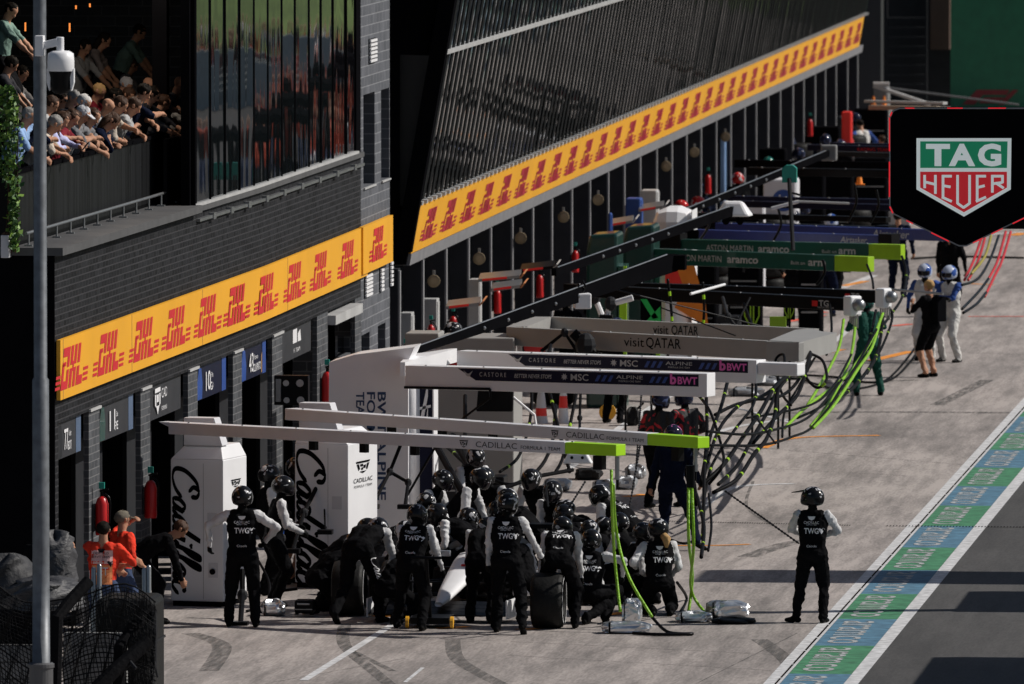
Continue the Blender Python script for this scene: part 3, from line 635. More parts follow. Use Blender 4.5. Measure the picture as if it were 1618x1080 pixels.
# ---- first pair (white, lime ends)
A1 = Arm((266, 667), (973, 702), 2.46, .22, .155, 'pit_gantry', 'nearest white gantry with lime green tip and black script down its cabinet', GG, ['white2'], 892, 'lime')
A1.txt([('#crest', 733, 747, .085, .1, 'blackm', {}), ('CADILLAC', 752, 817, .122, .075, 'dgrey', {'bold': -.004}), ('FORMULA 1 TEAM', 823, 885, .118, .045, 'dgrey', {})])
m = MB(); tip = A1.a; m.prism([tip + A1.n * .0 - A1.n * .02, tip - A1.d * .18 - A1.n * .02, tip - Z * .155 - A1.n * .02 + A1.d * .25], A1.n, -.18); m.build('tail', 'white2', A1.t)
def cabinet(A, pl, pr, pb, ht, hip, dep, rot, w_top, sc=True, bx=None):
    c = G(pl, pb); rr = R(rot); u = Vector((math.cos(rr), -math.sin(rr), 0)); k = F * H / (pb + 495) / 0 if False else 0
    s_ = (pb + 495) / H; wd = (pr - pl) / s_ / math.cos(rr)
    m = MB(); u, v = rotbox(m, c, rr, (0, wd), (0, dep), (0, wd), (0, dep), .07, ht); 
    rotbox(m, c, rr, (0, wd), (0, dep), (w_top[0] * wd, w_top[1] * wd), (.1, dep - .1), ht + .0005, hip)
    b = m.build('cabinet', 'white', A.t, bevel=.012)
    m = MB(); rotbox(m, c, rr, (.02, wd - .02), (.03, dep - .03), (.02, wd - .02), (.03, dep - .03), 0, .069); m.build('plinth', 'blackm', A.t)
    m = MB(); rotbox(m, c, rr, (w_top[0] * wd, (w_top[1] + .04) * wd), (.06, .30), (w_top[0] * wd, (w_top[1] - .12) * wd), (.06, .30), hip + .001, 2.50); m.build('bracket', 'white2', A.t, bevel=.01)
    m = MB(); f = Vector((math.sin(-rr) * 1, 0, 0)); nf = Vector((-math.sin(rr), -math.cos(rr), 0))
    for zz in (ht * .46,): rotbox(m, c + nf * .003, rr, (wd * .62, wd * .625), (0, .002), (wd * .62, wd * .625), (0, .002), .1, ht - .05)
    m.build('door_seam', 'grey', A.t)
    m = MB(); rotbox(m, c + nf * .006, rr, (wd * .72, wd * .9), (0, .004), (wd * .72, wd * .9), (0, .004), ht * .2, ht * .3); m.build('hatch', 'white2', A.t); m = MB(); rotbox(m, c + nf * .006, rr, (wd * .7, wd * .88), (0, .004), (wd * .7, wd * .88), (0, .004), ht * .55, ht * .64)
    m.build('hatch', 'white2', A.t)
    m = MB(); p = c + u * wd * .8 + Z * ht * .24 + nf * .012; m.cyl(p, p + nf * .01, .04, 0, 14); m.build('socket', 'blackm', A.t)
    return c, u, v, nf, wd
c, u, v, nf, wd = cabinet(A1, 270, 356, 957, 1.95, 2.13, .95, 12, (.22, .92))
m = MB(); script(m, c + u * .03 + Z * 1.87, (0, 0, -1), u, .365, .15); m.build('script', 'blackm', A1.t)
m = MB(); o = c + u * (wd + .004) + v * .5 + Z * 1.62; crest(m, o, v, Z, .4, ky=.4); m.build('crest', 'blackm', A1.t)
A2 = Arm((450, 645), (1102, 690), 2.46, .22, .155, 'pit_gantry', 'second white gantry with lime green tip, behind the nearest one', GG, ['white2'], 1022, 'lime')
A2.txt([('#crest', 877, 889, .085, .1, 'blackm', {}), ('CADILLAC', 895, 955, .122, .075, 'dgrey', {'bold': -.004}), ('FORMULA 1 TEAM', 959, 1017, .118, .045, 'dgrey', {})])
c, u, v, nf, wd = cabinet(A2, 466, 553, 928, 1.95, 2.13, 1.25, 12, (.05, .75))
m = MB(); script(m, c + u * .03 + Z * 1.9, (0, 0, -1), u, .40, .15); m.build('script', 'blackm', A2.t)
m = MB(); o = c + u * (wd + .004) + v * .62 + Z * 1.62; crest(m, o, v, Z, .6, ky=.42); text(m, 'CADILLAC', o - Z * .21, v, Z, .06, .8, anchor='c'); text(m, 'FORMULA 1 TEAM', o - Z * .28, v, Z, .035, .75, anchor='c'); m.build('crest', 'blackm', A2.t)
for A, px in ((A1, 968), (A2, 1090)):
    p = A.at(px) - Z * .16 - A.n * .1; m = MB(); m.cyl(p, p - Z * .30, .03, 0, 8); m.cyl(p - Z * .30, p - Z * .42, .018, 1, 8); m.build('hose_fitting', ['steel', 'black'], A.t)
    q = A.at(px - 28) - Z * .16 - A.n * .1; m = MB(); m.obox(q - Z * .09, A.d, .07, A.n, .05, Z, .09); m.build('sensor_box', 'black', A.t)
    for dpx in (620, 700, 780):
        q = A.at(px - dpx + 300) - Z * .156 - A.n * .1; m = MB(); m.obox(q - Z * .06, A.d, .05, A.n, .04, Z, .06); m.build('junction_box', 'black', A.t)
# ---- second pair (white with navy strips)
def strip_arm(A, x0, x1):
    A.txt([('#band', x0, x1, .185, .165, 'navy', {'slant': .28, 's2': 0})], 'navy_strip')
ALP = [('#poly', 0, 14, .1, .1, 'lgrey', {'pl': [[(-.8, .4), (-.2, -.3), (0, -.1), (.9, .3), (0, .2), (-.3, .2)]], 'lift': .007}), ]
B1_ = Arm((640, 577), (1117, 590), 2.56, .3, .33, 'pit_gantry', 'nearest white gantry with navy sponsor strip and pink lettering', GG, ['white'])
strip_arm(B1_, 752, 1104)
def alp_text(A, f):
    q = lambda x: x if f == 0 else 752 + (x - 752) * (1190 - 838) / (1104 - 752) + 78
    A.txt([('CASTORE', q(758), q(800), .125, .06, 'lgrey', {'space': 1.6, 'lift': .007}), ('BETTER NEVER STOPS', q(813), q(872), .13, .055, 'lgrey', {'shear': .2, 'bold': .01, 'lift': .007}),
           ('MSC', q(902), q(930), .145, .09, 'lgrey', {'bold': .012, 'lift': .007}), ('ALPINE', q(974), q(1016), .105, .05, 'lgrey', {'lift': .007}), ('FORMULA ONE TEAM', q(978), q(1012), .15, .025, 'lgrey', {'lift': .007}),
           ('BWT', q(1071), q(1102), .155, .10, 'pink', {'bold': .03, 'lift': .007}), ('b', q(1059), q(1069), .155, .14, 'pink', {'bold': .04, 'lift': .007}),
           ('#poly', q(892), q(898), .1, .1, 'lgrey', {'pl': [[(math.cos(a) * r, math.sin(a) * r) for a, r in [(k * math.pi / 8, .9 if k % 2 else .45) for k in range(16)]]], 'lift': .007}),
           ('#poly', q(740), q(755), .09, .1, 'lgrey', {'pl': [[(-.5, .3), (-.2, -.2), (0, -.3), (.2, -.2), (.5, .3), (.1, .0), (-.1, .0)]], 'lift': .007}),
           ('#poly', q(940), q(950), .13, .1, 'blue', {'pl': [[(k, -.2), (k + .5, -.2), (k + 1., .7), (k + .5, .7)] for k in (0, 1.0, 2.0)], 'lift': .007}),
           ('#poly', q(1026), q(1036), .13, .1, 'blue', {'pl': [[(k, -.2), (k + .5, -.2), (k + 1., .7), (k + .5, .7)] for k in (0, 1.0, 2.0)], 'lift': .007})])
alp_text(B1_, 0)
B2_ = Arm((722, 554), (1195, 569), 2.56, .3, .33, 'pit_gantry', 'second white gantry with navy sponsor strip, longer and behind its twin', GG, ['white'])
strip_arm(B2_, 830, 1182); alp_text(B2_, 1)
m = MB(); a, b = B2_.b, B2_.b + B2_.d * .65; m.obox((a + b) / 2 - B2_.n * .15 - Z * .12, B2_.d, .32, B2_.n, .13, Z, .09); m.build('extension', 'white', B2_.t, bevel=.02)
# joining shoulder + tall white cabinet of the navy-strip pair
m = MB(); p0, p1 = G(520, 575, 2.5), G(632, 566, 2.56)
q = [G(516, 900), G(640, 905)]; Yc = q[0].y + 5.5
def VP(px, py, Y): return P(px, py, Y)
Yc = 161.5
pts = [VP(518, 950, Yc), VP(645, 950, Yc), VP(645, 570, Yc), VP(655, 548, Yc), VP(560, 560, Yc), VP(520, 572, Yc)]
for i in (0, 1): pts[i].z = 0.0
m.prism(pts, (0, 1, 0), .9); m.build('cabinet', 'white', B1_.t)
m = MB(); o = VP(613, 617, Yc); XDn, YDn = (0, 0, -1), (1, 0, 0)
for i, (tx, px) in enumerate((('BWT ALPINE', 597), ('FORMULA ONE', 580), ('TEAM', 563))):
    o = VP(px, 619, Yc); text(m, tx, (o.x, Yc, o.z), XDn, YDn, .115, {0: 1.55, 1: 1.75, 2: .45}[i], bold=.02, n=(0, -1, 0))
m.build('lettering', mat('letter_blue', (.01, .04, .12), .5), B1_.t)
m = MB(); p = VP(650, 600, Yc); m.cyl((p.x, Yc + .25, 0), (p.x, Yc + .25, 2.45), .11, 0, 20); m.build('round_pillar', 'white', B1_.t, smooth=True)
m = MB(); a, b = VP(659, 600, Yc), VP(681, 600, Yc); m.box(a.x, b.x, Yc + .2, Yc + .75, 0, 2.42); m.build('navy_panel', 'navy', B1_.t)
m = MB(); m.box(b.x + .001, b.x + .02, Yc + .18, Yc + .77, 0, 2.42); m.build('panel_edge', 'white', B1_.t)
m = MB(); o = VP(662, 672, Yc + .2); poly2(m, [[(0, 0), (.05, 0), (.13, .42), (.13, .55), (.11, .55)], [(.09, 0), (.13, 0), (.13, .3)], [(0, .22), (.17, .26), (.17, .30), (0, .26)]], (o.x, Yc + .2, o.z), (1, 0, 0), (0, 0, 1)); m.build('emblem', 'white', B1_.t)
m = MB(); sh = [G(632, 572, 2.56), G(640, 572, 2.56), G(722, 550, 2.56), G(655, 552, 2.56)]; m.prism(sh, (0, 0, -1), .2); m.build('shoulder', 'white', B1_.t)
m = MB(); o = B1_.at(700) + B1_.n * .02 - Z * .36; e = B1_.at(640) + B1_.n * .02 - Z * .31; m.tube([e, B1_.at(775) + B1_.n * .02 - Z * .30], .02); m.tube([B1_.at(775) + B1_.n * .02 - Z * .30, B1_.at(775) - Z * .42, B1_.at(700) - Z * .95, B1_.at(610) - Z * 1.9], [.02, .018, .018, .018], 0); m.build('cable_arm', 'black', B1_.t)
# ---- grey ring (visitQATAR)
C1 = Arm((800, 516), (1262, 541), 2.5, .12, .28, 'pit_gantry', 'nearer side of the taupe ring gantry with dark tourism lettering', GG, ['taupe'])
C1.txt([('visit', 986, 1018, .19, .14, 'blackm', {}), ('QATAR', 1021, 1076, .19, .15, 'blackm', {'bold': .005})])
a2, b2 = G(872, 500, 2.5), G(1290, 519, 2.5); d2 = (b2 - a2).normalized(); n2 = d2.cross(Z); e2 = G(1322, 525, 2.5)
m = MB(); m.beam(a2 - Z * .14, b2 - Z * .14, .12, .28); m.build('far_arm', 'taupe', C1.t)
t = MB(); q = G(1036, 507.5, 2.5); text(t, 'visit', q - Z * .18 + n2 * .062, d2, Z, .13, .3); text(t, 'QATAR', q - Z * .18 + n2 * .062 + d2 * .36, d2, Z, .14, .52); t.build('lettering', 'blackm', C1.t)
m = MB(); m.prism([C1.b, e2, e2 + Vector((-.25, .3, 0)), b2 + Vector((-.1, .1, 0)), b2 + Vector((-.3, -.3, 0)), C1.b + Vector((-.5, .25, 0))], (0, 0, -1), .28); m.build('end_beam', 'taupe', C1.t)
m = MB(); m.prism([C1.a, C1.a + Vector((.3, .2, 0)), a2, a2 - Vector((.3, 0, 0))], (0, 0, -1), .28); m.build('root_beam', 'taupe', C1.t)
YH = 170.6; a, b = VP(690, 600, YH), VP(812, 600, YH)
m = MB(); m.box(a.x, b.x, YH, YH + 1.3, 0, 2.35); m.box(VP(640, 550, YH + .3).x, a.x - .001, YH + .3, YH + 1.1, 1.0, 2.4); m.build('cabinet', 'taupe', C1.t, bevel=.02)
m = MB(); o = VP(707, 590, YH)
poly2(m, [[(0, .2), (.3, .2), (.15, -.12)], ], (o.x, YH, o.z), (1, 0, 0), (0, 0, 1)); m.build('red_triangle', 'rred', C1.t)
m = MB(); poly2(m, [[(.08, .1), (.24, .1), (.16, -.07)]], (o.x, YH - .003, o.z), (1, 0, 0), (0, 0, 1)); m.build('lime_triangle', 'lime', C1.t)
m = MB(); o = VP(845, 547, YH + 1); m.cyl((o.x, YH + 1, o.z), (o.x, YH + 1.03, o.z), .17, 0, 20); m.build('round_badge', 'rred', C1.t)
# ---- black arms with silver ends (TG)
D1 = Arm((890, 448), (1335, 471), 2.5, .2, .2, 'pit_gantry', 'nearer glossy black gantry with silver tip and small TG lettering', GG, ['black'])
D1.txt([('TG', 1294, 1310, .14, .09, 'lgrey', {'bold': .02, 'lift': .006}), ('#band', 1283, 1292, .15, .09, 'rred', {}), ('GAZOO RACING', 1292, 1318, .175, .025, 'lgrey', {'lift': .006})])
D2 = Arm((985, 446), (1385, 459), 2.5, .2, .2, 'pit_gantry', 'farther glossy black gantry with silver tip above the grey ring', GG, ['black'])
D2.txt([('TG', 1345, 1358, .14, .09, 'lgrey', {'bold': .02, 'lift': .006}), ('#band', 1335, 1343, .15, .09, 'rred', {})])
for A in (D1, D2):
    m = MB(); m.obox(A.b + A.d * .07 - A.n * .1 - Z * .12, A.d, .09, A.n, .13, Z, .16); m.build('tip_block', 'white', A.t, bevel=.03)
    m = MB(); m.lathe(A.b + A.d * .16 - A.n * .1 - Z * .1, [(.0, .15), (.06, .14), (.09, .10), (.10, .0), (.09, -.02)], A.d); m.build('tip_dome', 'steel', A.t, smooth=True)
    m = MB()
    for k in range(5): p = A.b + A.d * (.02 + k * .04) - A.n * .1 - Z * .25; m.cyl(p, p - Z * (.14 + .02 * k), .014, 0, 6)
    m.build('couplings', 'steel', A.t)
# ---- green pair
E1 = Arm((990, 391), (1371, 405), 2.5, .2, .27, 'pit_gantry', 'nearer dark green gantry with lime end and white lettering', GG, ['green'], 1318, mat('olive_lime', (.28, .48, .01), .4))
E1.txt([('ASTON MARTIN', 1066, 1140, .19, .11, 'lgrey', {}), ('aramco', 1149, 1198, .19, .13, 'lgrey', {'bold': .025}), ('Built on', 1250, 1272, .18, .06, 'lgrey', {}), ('arm', 1277, 1305, .19, .13, 'lgrey', {'bold': .02})])
E2 = Arm((1048, 377), (1423, 386), 2.5, .2, .27, 'pit_gantry', 'farther dark green gantry with lime end above its twin', GG, ['green'], 1372, 'olive_lime' if False else MATS['olive_lime'])
E2.txt([('ASTON MARTIN', 1116, 1190, .19, .11, 'lgrey', {}), ('aramco', 1198, 1247, .19, .13, 'lgrey', {'bold': .025}), ('Built on', 1299, 1322, .18, .06, 'lgrey', {}), ('arm', 1325, 1352, .19, .13, 'lgrey', {'bold': .02})])
for A, (x0, x1, yt, yb, Yv) in ((E1, (926, 976, 368, 560, 191)), (E2, (984, 1034, 355, 545, 195))):
    m = MB(); p = [VP(x0, 500, Yv), VP(x1, 500, Yv), VP(x1, yt, Yv), VP(x0 + 5, yt + 3, Yv), VP(x0, yt + 30, Yv)]
    for i in (0, 1): p[i].z = 0
    m.prism(p, (0, 1, 0), 1.1); m.build('cabinet', 'green2', A.t, bevel=.06)
    m = MB(); m.box(p[1].x + .002, p[1].x + .09, Yv + .01, Yv + 1.09, 0, 2.4); m.build('cabinet_side', 'green', A.t)
    m = MB(); m.box(p[1].x + .03, p[1].x + .10, Yv - .03, Yv - .001, 0, 1.9); m.build('lime_stripe', 'lime', A.t)
    m = MB(); m.obox(A.a - A.n * .1 - Z * .1, A.d, .35, A.n, .14, Z, .2); m.build('root_joint', 'black', A.t)
# ---- blue pair and the more distant dark ones
def far_arm(root, tip, label, m_, h=.17, txt=None, cap=None, z=2.5, w_=.2):
    A = Arm(root, tip, z, w_, h, 'pit_gantry', label, GG, [m_])
    if txt: A.txt(txt)
    if cap: mm = MB(); mm.obox(A.b - A.n * .1 - Z * h / 2, A.d, .14, A.n, .14, Z, h * .7); mm.build('tip_block', cap, A.t)
    return A
blu = mat('royal_blue', (.015, .03, .16), .4)
far_arm((1090, 362), (1400, 372), 'nearer blue gantry with white lettering behind the green pair', blu, .16, [('Airtasker', 1328, 1370, .14, .10, 'lgrey', {'bold': .01, 'shear': .2})], 'black')
far_arm((1130, 352), (1520, 364), 'farther blue gantry with white lettering, passing behind the hanging clock sign', blu, .2, [('Airtasker', 1378, 1437, .17, .14, 'lgrey', {'bold': .01, 'shear': .2})])
far_arm((1105, 349), (1395, 358), 'black gantry with a pale upper edge behind the blue ones', 'black', .12, None, 'black')
far_arm((1080, 335), (1400, 343), 'thin black gantry behind the white dome light', 'black', .10)
far_arm((1150, 309), (1410, 315), 'navy gantry passing in front of the printer logo panel', 'navy', .1)
far_arm((1165, 317), (1410, 323), 'second navy gantry just under the first, before the logo panel', 'navy', .12)
far_arm((1180, 264), (1412, 268), 'wide black gantry bar left of the hanging clock sign', 'black', .16)
far_arm((1160, 252), (1412, 256), 'matt black gantry bar with thin light edge, one row higher', 'blackm', .16)
far_arm((1275, 228), (1412, 231), 'navy gantry bar with tiny red lettering beside the grey box', 'navy', .13, [('RACING TEAM', 1355, 1405, .11, .07, 'rred', {})])
far_arm((1290, 238), (1430, 242), 'charcoal gantry bar under the red lettering', 'dgrey', .1)
far_arm((1312, 225), (1420, 227), 'slim navy gantry bar, one of the farthest', 'navy', .08)
far_arm((1365, 158), (1490, 161), 'farthest pale gantry beam near the orange cones', 'lgrey', .06)
far_arm((1372, 166), (1480, 168), 'farthest gantry beam with tan pipe look', mat('tan_pipe', (.3, .24, .18), .6), .1)
# ---- cabinets and panels further down
def panel_box(label, cat, name, px0, px1, pt, Yv, dep, mt, z0=0.0, extras=None, bev=.03, side=None):
    a, b = VP(px0, pt, Yv), VP(px1, pt, Yv); t = thing(name, label, cat, (a.x, Yv, z0))
    m = MB(); m.box(a.x, b.x, Yv, Yv + dep, z0, a.z); m.build('body', mt, t, bevel=bev)
    m = MB(); m.box(b.x + .002, b.x + .012, Yv + .05, Yv + dep - .05, z0 + .05, a.z - .05); m.build('side_panel', side or mt, t)
    if extras: extras(t, a, b)
    return t
def ex_white(t, a, b):
    m = MB(); poly2(m, [[(.0, .05), (.55, .0), (.4, .55), (.05, .6)]], (a.x + .2, a.y, a.z - 1.55), (1, 0, 0), (0, 0, 1)); m.build('red_print', 'lred', t)
    m = MB(); poly2(m, [[(.5, .0), (.8, -.05), (.62, .6), (.3, .55)], [(.3, -.25), (.9, -.6), (.84, -.1), (.4, -.05)]], (a.x + .1, a.y - .003, a.z - 1.5), (1, 0, 0), (0, 0, 1)); m.build('orange_print', 'orange', t)
    m = MB(); c_ = Vector((a.x + .55, a.y - .0, a.z - .52)); m.obox(c_, (1, 0, 0), .28, (0, 1, 0), .02, (0, 0, 1), .14); m.build('black_slot', 'blackm', t, bevel=.02)
panel_box('white rounded cabinet with orange and red print behind the dark green ones', 'cabinet', 'gantry_cabinet', 1030, 1092, 328, 199, 1.2, 'white', 0, ex_white, .25)
def ex_logo(t, a, b):
    m = MB(); c_ = Vector((a.x + (b.x - a.x) * .62, a.y, a.z - .42)); m.lathe(c_ + Vector((0, -.003, 0)), [(0, 0), (.22, 0)], (0, -1, 0)); m.build('round_logo', 'blue', t)
    m = MB(); text(m, 'hp', c_ + Vector((-.11, -.008, -.08)), (1, 0, 0), (0, 0, 1), .2, .22, shear=.2, bold=.01); m.build('lettering', 'white', t)
panel_box('white panel with round blue printer logo, left of its pair', 'panel', 'sponsor_hoarding', 1142, 1206, 318, 222, .5, 'white2', 0, ex_logo)
def ex_red(t, a, b):
    m = MB(); m.box(a.x - .01, b.x + .01, a.y - .02, a.y + .2, 0, 1.2); m.build('red_base', mat('deep_red', (.25, .01, .012), .5), t)
    m = MB(); m.box(a.x - .012, b.x + .012, a.y - .024, a.y - .021, 1.1, 1.15); m.build('white_stripe', 'white', t)
panel_box('tall white and red cabinet with round blue logo at its left', 'cabinet', 'sponsor_cabinet', 1206, 1257, 283, 226, 1.0, 'white2', 0, lambda t, a, b: (ex_red(t, a, b), ex_logo(t, a, b)))
panel_box('grey cabinet beside the farthest garages', 'cabinet', 'gantry_cabinet', 1380, 1402, 138, 285, 1.0, 'grey')
panel_box('bright red panel between the far helmets and the clock sign', 'panel', 'red_screen', 1330, 1345, 176, 262, .3, 'lred')
panel_box('slim pale blue post box under the far banner', 'post box', 'blue_post', 1138, 1146, 214, 244, .2, mat('pale_blue', (.25, .4, .65), .5))
panel_box('blue cupboard at the garage mouth behind the green cabinets', 'cupboard', 'cupboard', 988, 1012, 313, 214, .5, 'blue')
panel_box('narrow blue upright panel by the garage columns', 'panel', 'blue_screen', 961, 966, 336, 205, .2, 'blue')
panel_box('pale grey cupboard between two garage columns', 'cupboard', 'cupboard', 1012, 1038, 300, 218, .5, 'lgrey')
for x0, x1, yt, Y_, lb in ((741, 757, 441, 187.2, 'small white locker with red lid between garage columns'), (666, 690, 472, 183.6, 'grey locker at the first column of the glass hall'), (632, 650, 494, 179.9, 'grey locker beside the brick tower corner')):
    panel_box(lb, 'locker', 'locker', x0, x1, yt, Y_, .4, 'lgrey', 0, None, .01)
# ---- hanging and lying booms
def boom(label, a, b, r0, r1, parts=None, name='boom_arm', mt='blackm'):
    a = P(*a); b = P(*b); t = thing(name, label, 'boom', (a.x, a.y, 0), 'black booms over the boxes')
    d = (b - a).normalized(); m = MB(); sd = d.cross(Z).normalized(); u = sd.cross(d)
    pts = []
    for p, r in ((a, r0), (b, r1)):
        for i, j in ((-1, -1), (1, -1), (1, 1), (-1, 1)): pts.append(p + sd * r * .7 * i + u * r * j)
    m.hexa([pts[0], pts[1], pts[2], pts[3], pts[4], pts[5], pts[6], pts[7]]); m.build('arm', mt, t)
    m = MB(); m.tube([a.lerp(b, .02) + u * (r0 * 1.05), a.lerp(b, .98) + u * (r1 * 1.1)], .012); m.build('edge_rail', 'steel', t)
    m = MB(); 
    for k in range(5):
        q = a.lerp(b, .25 + k * .09) - sd * 0 + sd * (r0 + (r1 - r0) * (.25 + k * .09)) * .71; m.ell(q, .03, .03, .03, 0, 8, 6)
    m.build('bolts', 'steel', t)
    if parts: parts(t, a, b, d, u)
    return t
def endbox(t, a, b, d, u): m = MB(); m.obox(b + Vector((.05, 0, 0)), (1, 0, 0), .16, (0, 1, 0), .16, Z, .11); m.build('end_box', 'blackm', t, bevel=.01)
boom('thick black boom rising from the white cabinet to a square black end box', (655, 554, 163), (1062, 414, 171), .05, .13, endbox)
def domebox(t, a, b, d, u):
    m = MB(); m.hexa([b + Vector(q) for q in ((-.28, -.2, -.1), (.3, -.2, -.1), (.36, .2, -.1), (-.34, .2, -.1), (-.14, -.1, .16), (.16, -.1, .16), (.16, .1, .16), (-.14, .1, .16))]); m.build('lamp_housing', 'white', t, bevel=.05)
    m = MB(); 
    for k in range(2): m.ell(b + Vector((-.12 + .24 * k, 0, -.16)), .07, .07, .09)
    m.build('lens', 'blackm', t, smooth=True)
boom('black boom ending in a white dome lamp above the green cabinets', (875, 430, 184), (1158, 332, 193), .06, .08, domebox)
boom('long thin black boom from the columns ending in a grey box far down the lane', (1035, 355, 203), (1310, 241, 216), .06, .06, lambda t, a, b, d, u: (lambda m: m.build('end_box', 'grey', t, bevel=.03))(MB().obox(b, (1, 0, 0), .15, (0, 1, 0), .15, Z, .15)))
t = thing('camera_box', 'small white cube housing hanging from the thick black boom', 'camera housing', P(920, 475, 168))
p = P(920, 475, 168); m = MB(); m.obox(p, (1, .2, 0), .125, (-.2, 1, 0), .13, Z, .115); m.build('housing', 'white', t, bevel=.02)
m = MB(); m.tube([p + Z * .11, p + Z * .22 + Vector((.05, 0, 0)), p + Z * .3], .018); m.tube([p + Z * .11 + Vector((-.06, 0, 0)), p + Z * .26 + Vector((-.06, 0, 0))], .018); m.build('clamp', 'black', t)
# stays and rods
def rod(label, a, b, r, mt, name='support_rod', cat='rod', group='thin stays over the boxes'):
    a = P(*a); b = P(*b); m = MB(); m.cyl(a, b, r, 0, 8); o = m.build(name, mt, None, loc=(a + b) / 2); return tag(o, label, cat, group)
rod('thin cable from the white dome lamp stay down to the ring corner', (960, 454, 170), (1212, 517, 172), .010, 'black', 'stay_cable', 'cable')
rod('second thin cable ending on the nearer side of the ring', (1045, 486, 170), (1162, 530, 169), .010, 'black', 'stay_cable', 'cable')
rod('short white angled rod above the black gantries', (1091, 464, 178), (1145, 449, 179), .022, 'white')
rod('long white thin rod crossing the navy gantries', (1219, 329, 205), (1262, 318, 205), .03, 'white')
rod('white bar continuing right from the bent rod', (1262, 318, 205), (1342, 321, 205), .02, 'lgrey')
rod('dark upright mast with the green box on top', (1247, 282, 190), (1253, 395, 189.5), .035, 'dgrey', 'mast', 'mast')
rod('steel rod angled across the camera man head height', (1408, 457, 186), (1490, 464, 185), .02, 'steel')
rod('grey lattice rod near the top of the picture', (1380, 135, 280), (1470, 165, 280), .05, 'lgrey')
rod('upper grey lattice rod far down the lane', (1380, 133, 280), (1405, 133, 280), .06, 'lgrey')
rod('long wire stretched before the green hoarding', (1400, 138, 290), (1610, 165, 290), .025, 'grey')
t = thing('mast_lamp', 'teal green box lamp on the dark mast', 'signal box', P(1247, 275, 190)); p = P(1247, 275, 190)
m = MB(); m.prism([p + Vector(q) for q in ((-.12, 0, -.14), (.12, 0, -.14), (.12, 0, .1), (.06, 0, .15), (-.06, 0, .15), (-.12, 0, .1))], (0, 1, 0), .2); m.build('housing', 'teal', t); m = MB(); m.tube([p - Z * .14, p - Z * .3, p - Z * .35 + Vector((.2, 0, 0))], .02); m.build('stalk', 'black', t)
# ================================================================== SIGNAL PANEL, MONITOR
Ys = PW(448, .35, 620); a = P(433, 593, Ys); b = P(487, 640, Ys); t = thing('traffic_signal', 'black signal panel with four white discs hanging by the garage pillars', 'signal panel', (a.x, Ys, b.z))
m = MB(); m.box(a.x, b.x, Ys, Ys + .2, b.z, a.z); m.build('board', 'black', t, bevel=.01)
for i, (px, py, r) in enumerate(((452, 605, .043), (474, 605, .053), (453, 632, .043), (475, 632, .053))):
    p = P(px, py, Ys); m = MB(); m.cyl((p.x, Ys - .015, p.z), (p.x, Ys - .003, p.z), r, 0, 20); m.build('disc', 'lgrey', t)
m = MB(); m.box(a.x + .03, a.x + .1, Ys - .05, Ys + .3, b.z + .05, a.z - .05); m.build('bracket', 'steel', t)
Ym = 160.0; t = thing('pit_monitor', 'big black monitor with silver top under the nearer navy-strip gantry', 'monitor', P(782, 650, Ym))
a = P(752, 650, Ym); b = P(810, 612, Ym); m = MB(); m.prism([Vector((a.x, Ym, a.z)), Vector((b.x, Ym, a.z)), Vector((b.x + .01, Ym, b.z)), Vector((a.x + .03, Ym, b.z))], (0, 1, 0), .12); m.build('screen', 'black', t, bevel=.02)
m = MB(); m.lathe(((a.x + b.x) / 2, Ym + .12, b.z + .0), [(.0, .05), (.25, .04), (.28, 0)], (0, 0, 1), 0, 24); m.build('cover', 'silver', t, smooth=True)
m = MB(); m.tube([(b.x, Ym + .1, a.z + .2), (b.x + .3, Ym + .1, a.z - .05), (b.x + .35, Ym, a.z - .3)], .02); m.build('bracket', 'white', t)

# ================================================================== HANGING CLOCK SIGN
Yt = 150.0; c0 = P(1521, 280, Yt); s_ = (c0 - CAM).dot(FWD) / F    # metres per photo pixel
def tp(px, py, dy=0.0): q = P(px, py, Yt); return Vector((q.x, Yt + dy, q.z))
T = thing('clock_sign', 'big black pentagon sign with green and red shield logo and red lit edge', 'sign', (c0.x, Yt, c0.z))
out = [(1405, 185), (1410, 174), (1420, 170), (1622, 170), (1633, 174), (1638, 185), (1638, 325), (1632, 338), (1527, 389), (1515, 389), (1411, 338), (1405, 325)]
m = MB(); m.prism([tp(*q, .02) for q in out], (0, 1, 0), .3); m.build('board', 'blackm', T)
def ins(k): 
    cx_, cy_ = 1521, 270; return [(cx_ + (x - cx_) * k, cy_ + (y - cy_) * k) for x, y in out]
m = MB(); o1, o2 = ins(1.0), ins(.982)
n_ = len(out); v = [tp(*q, .0) for q in o1] + [tp(*q, .0) for q in o2]
m.prism
def ring(m, o1, o2, dy, th, sel=None):
    for i in range(len(o1)):
        if sel and i not in sel: continue
        j = (i + 1) % len(o1); m.prism([tp(*o1[i], dy), tp(*o1[j], dy), tp(*o2[j], dy), tp(*o2[i], dy)], (0, 1, 0), th)
ring(m, o1, o2, -.01, .029); m.build('rim', mat('rim_grey', (.25, .25, .27), .3, .4), T)
m = MB(); e1, e2 = ins(1.004), ins(.988)
def part(o, i, a, b): j = (i + 1) % len(o); p, q = o[i], o[j]; return [(p[0] + (q[0] - p[0]) * k, p[1] + (q[1] - p[1]) * k) for k in (a, b)]
for i, a, b in ((11, .1, .5), (11, .62, .95), (10, .1, .9), (9, .15, .42), (9, .7, .8), (7, .1, .3), (7, .45, .62), (2, .05, .12), (2, .38, .5), (2, .7, .84), (0, .2, .8), (7, .75, .9), (11, .95, 1)):
    p, q = part(e1, i, a, b), part(e2, i, a, b); m.prism([tp(*p[0], -.02), tp(*p[1], -.02), tp(*q[1], -.02), tp(*q[0], -.02)], (0, 1, 0), .009)
m.build('edge_light', emit('red_light', (.8, .02, .03), .7), T)
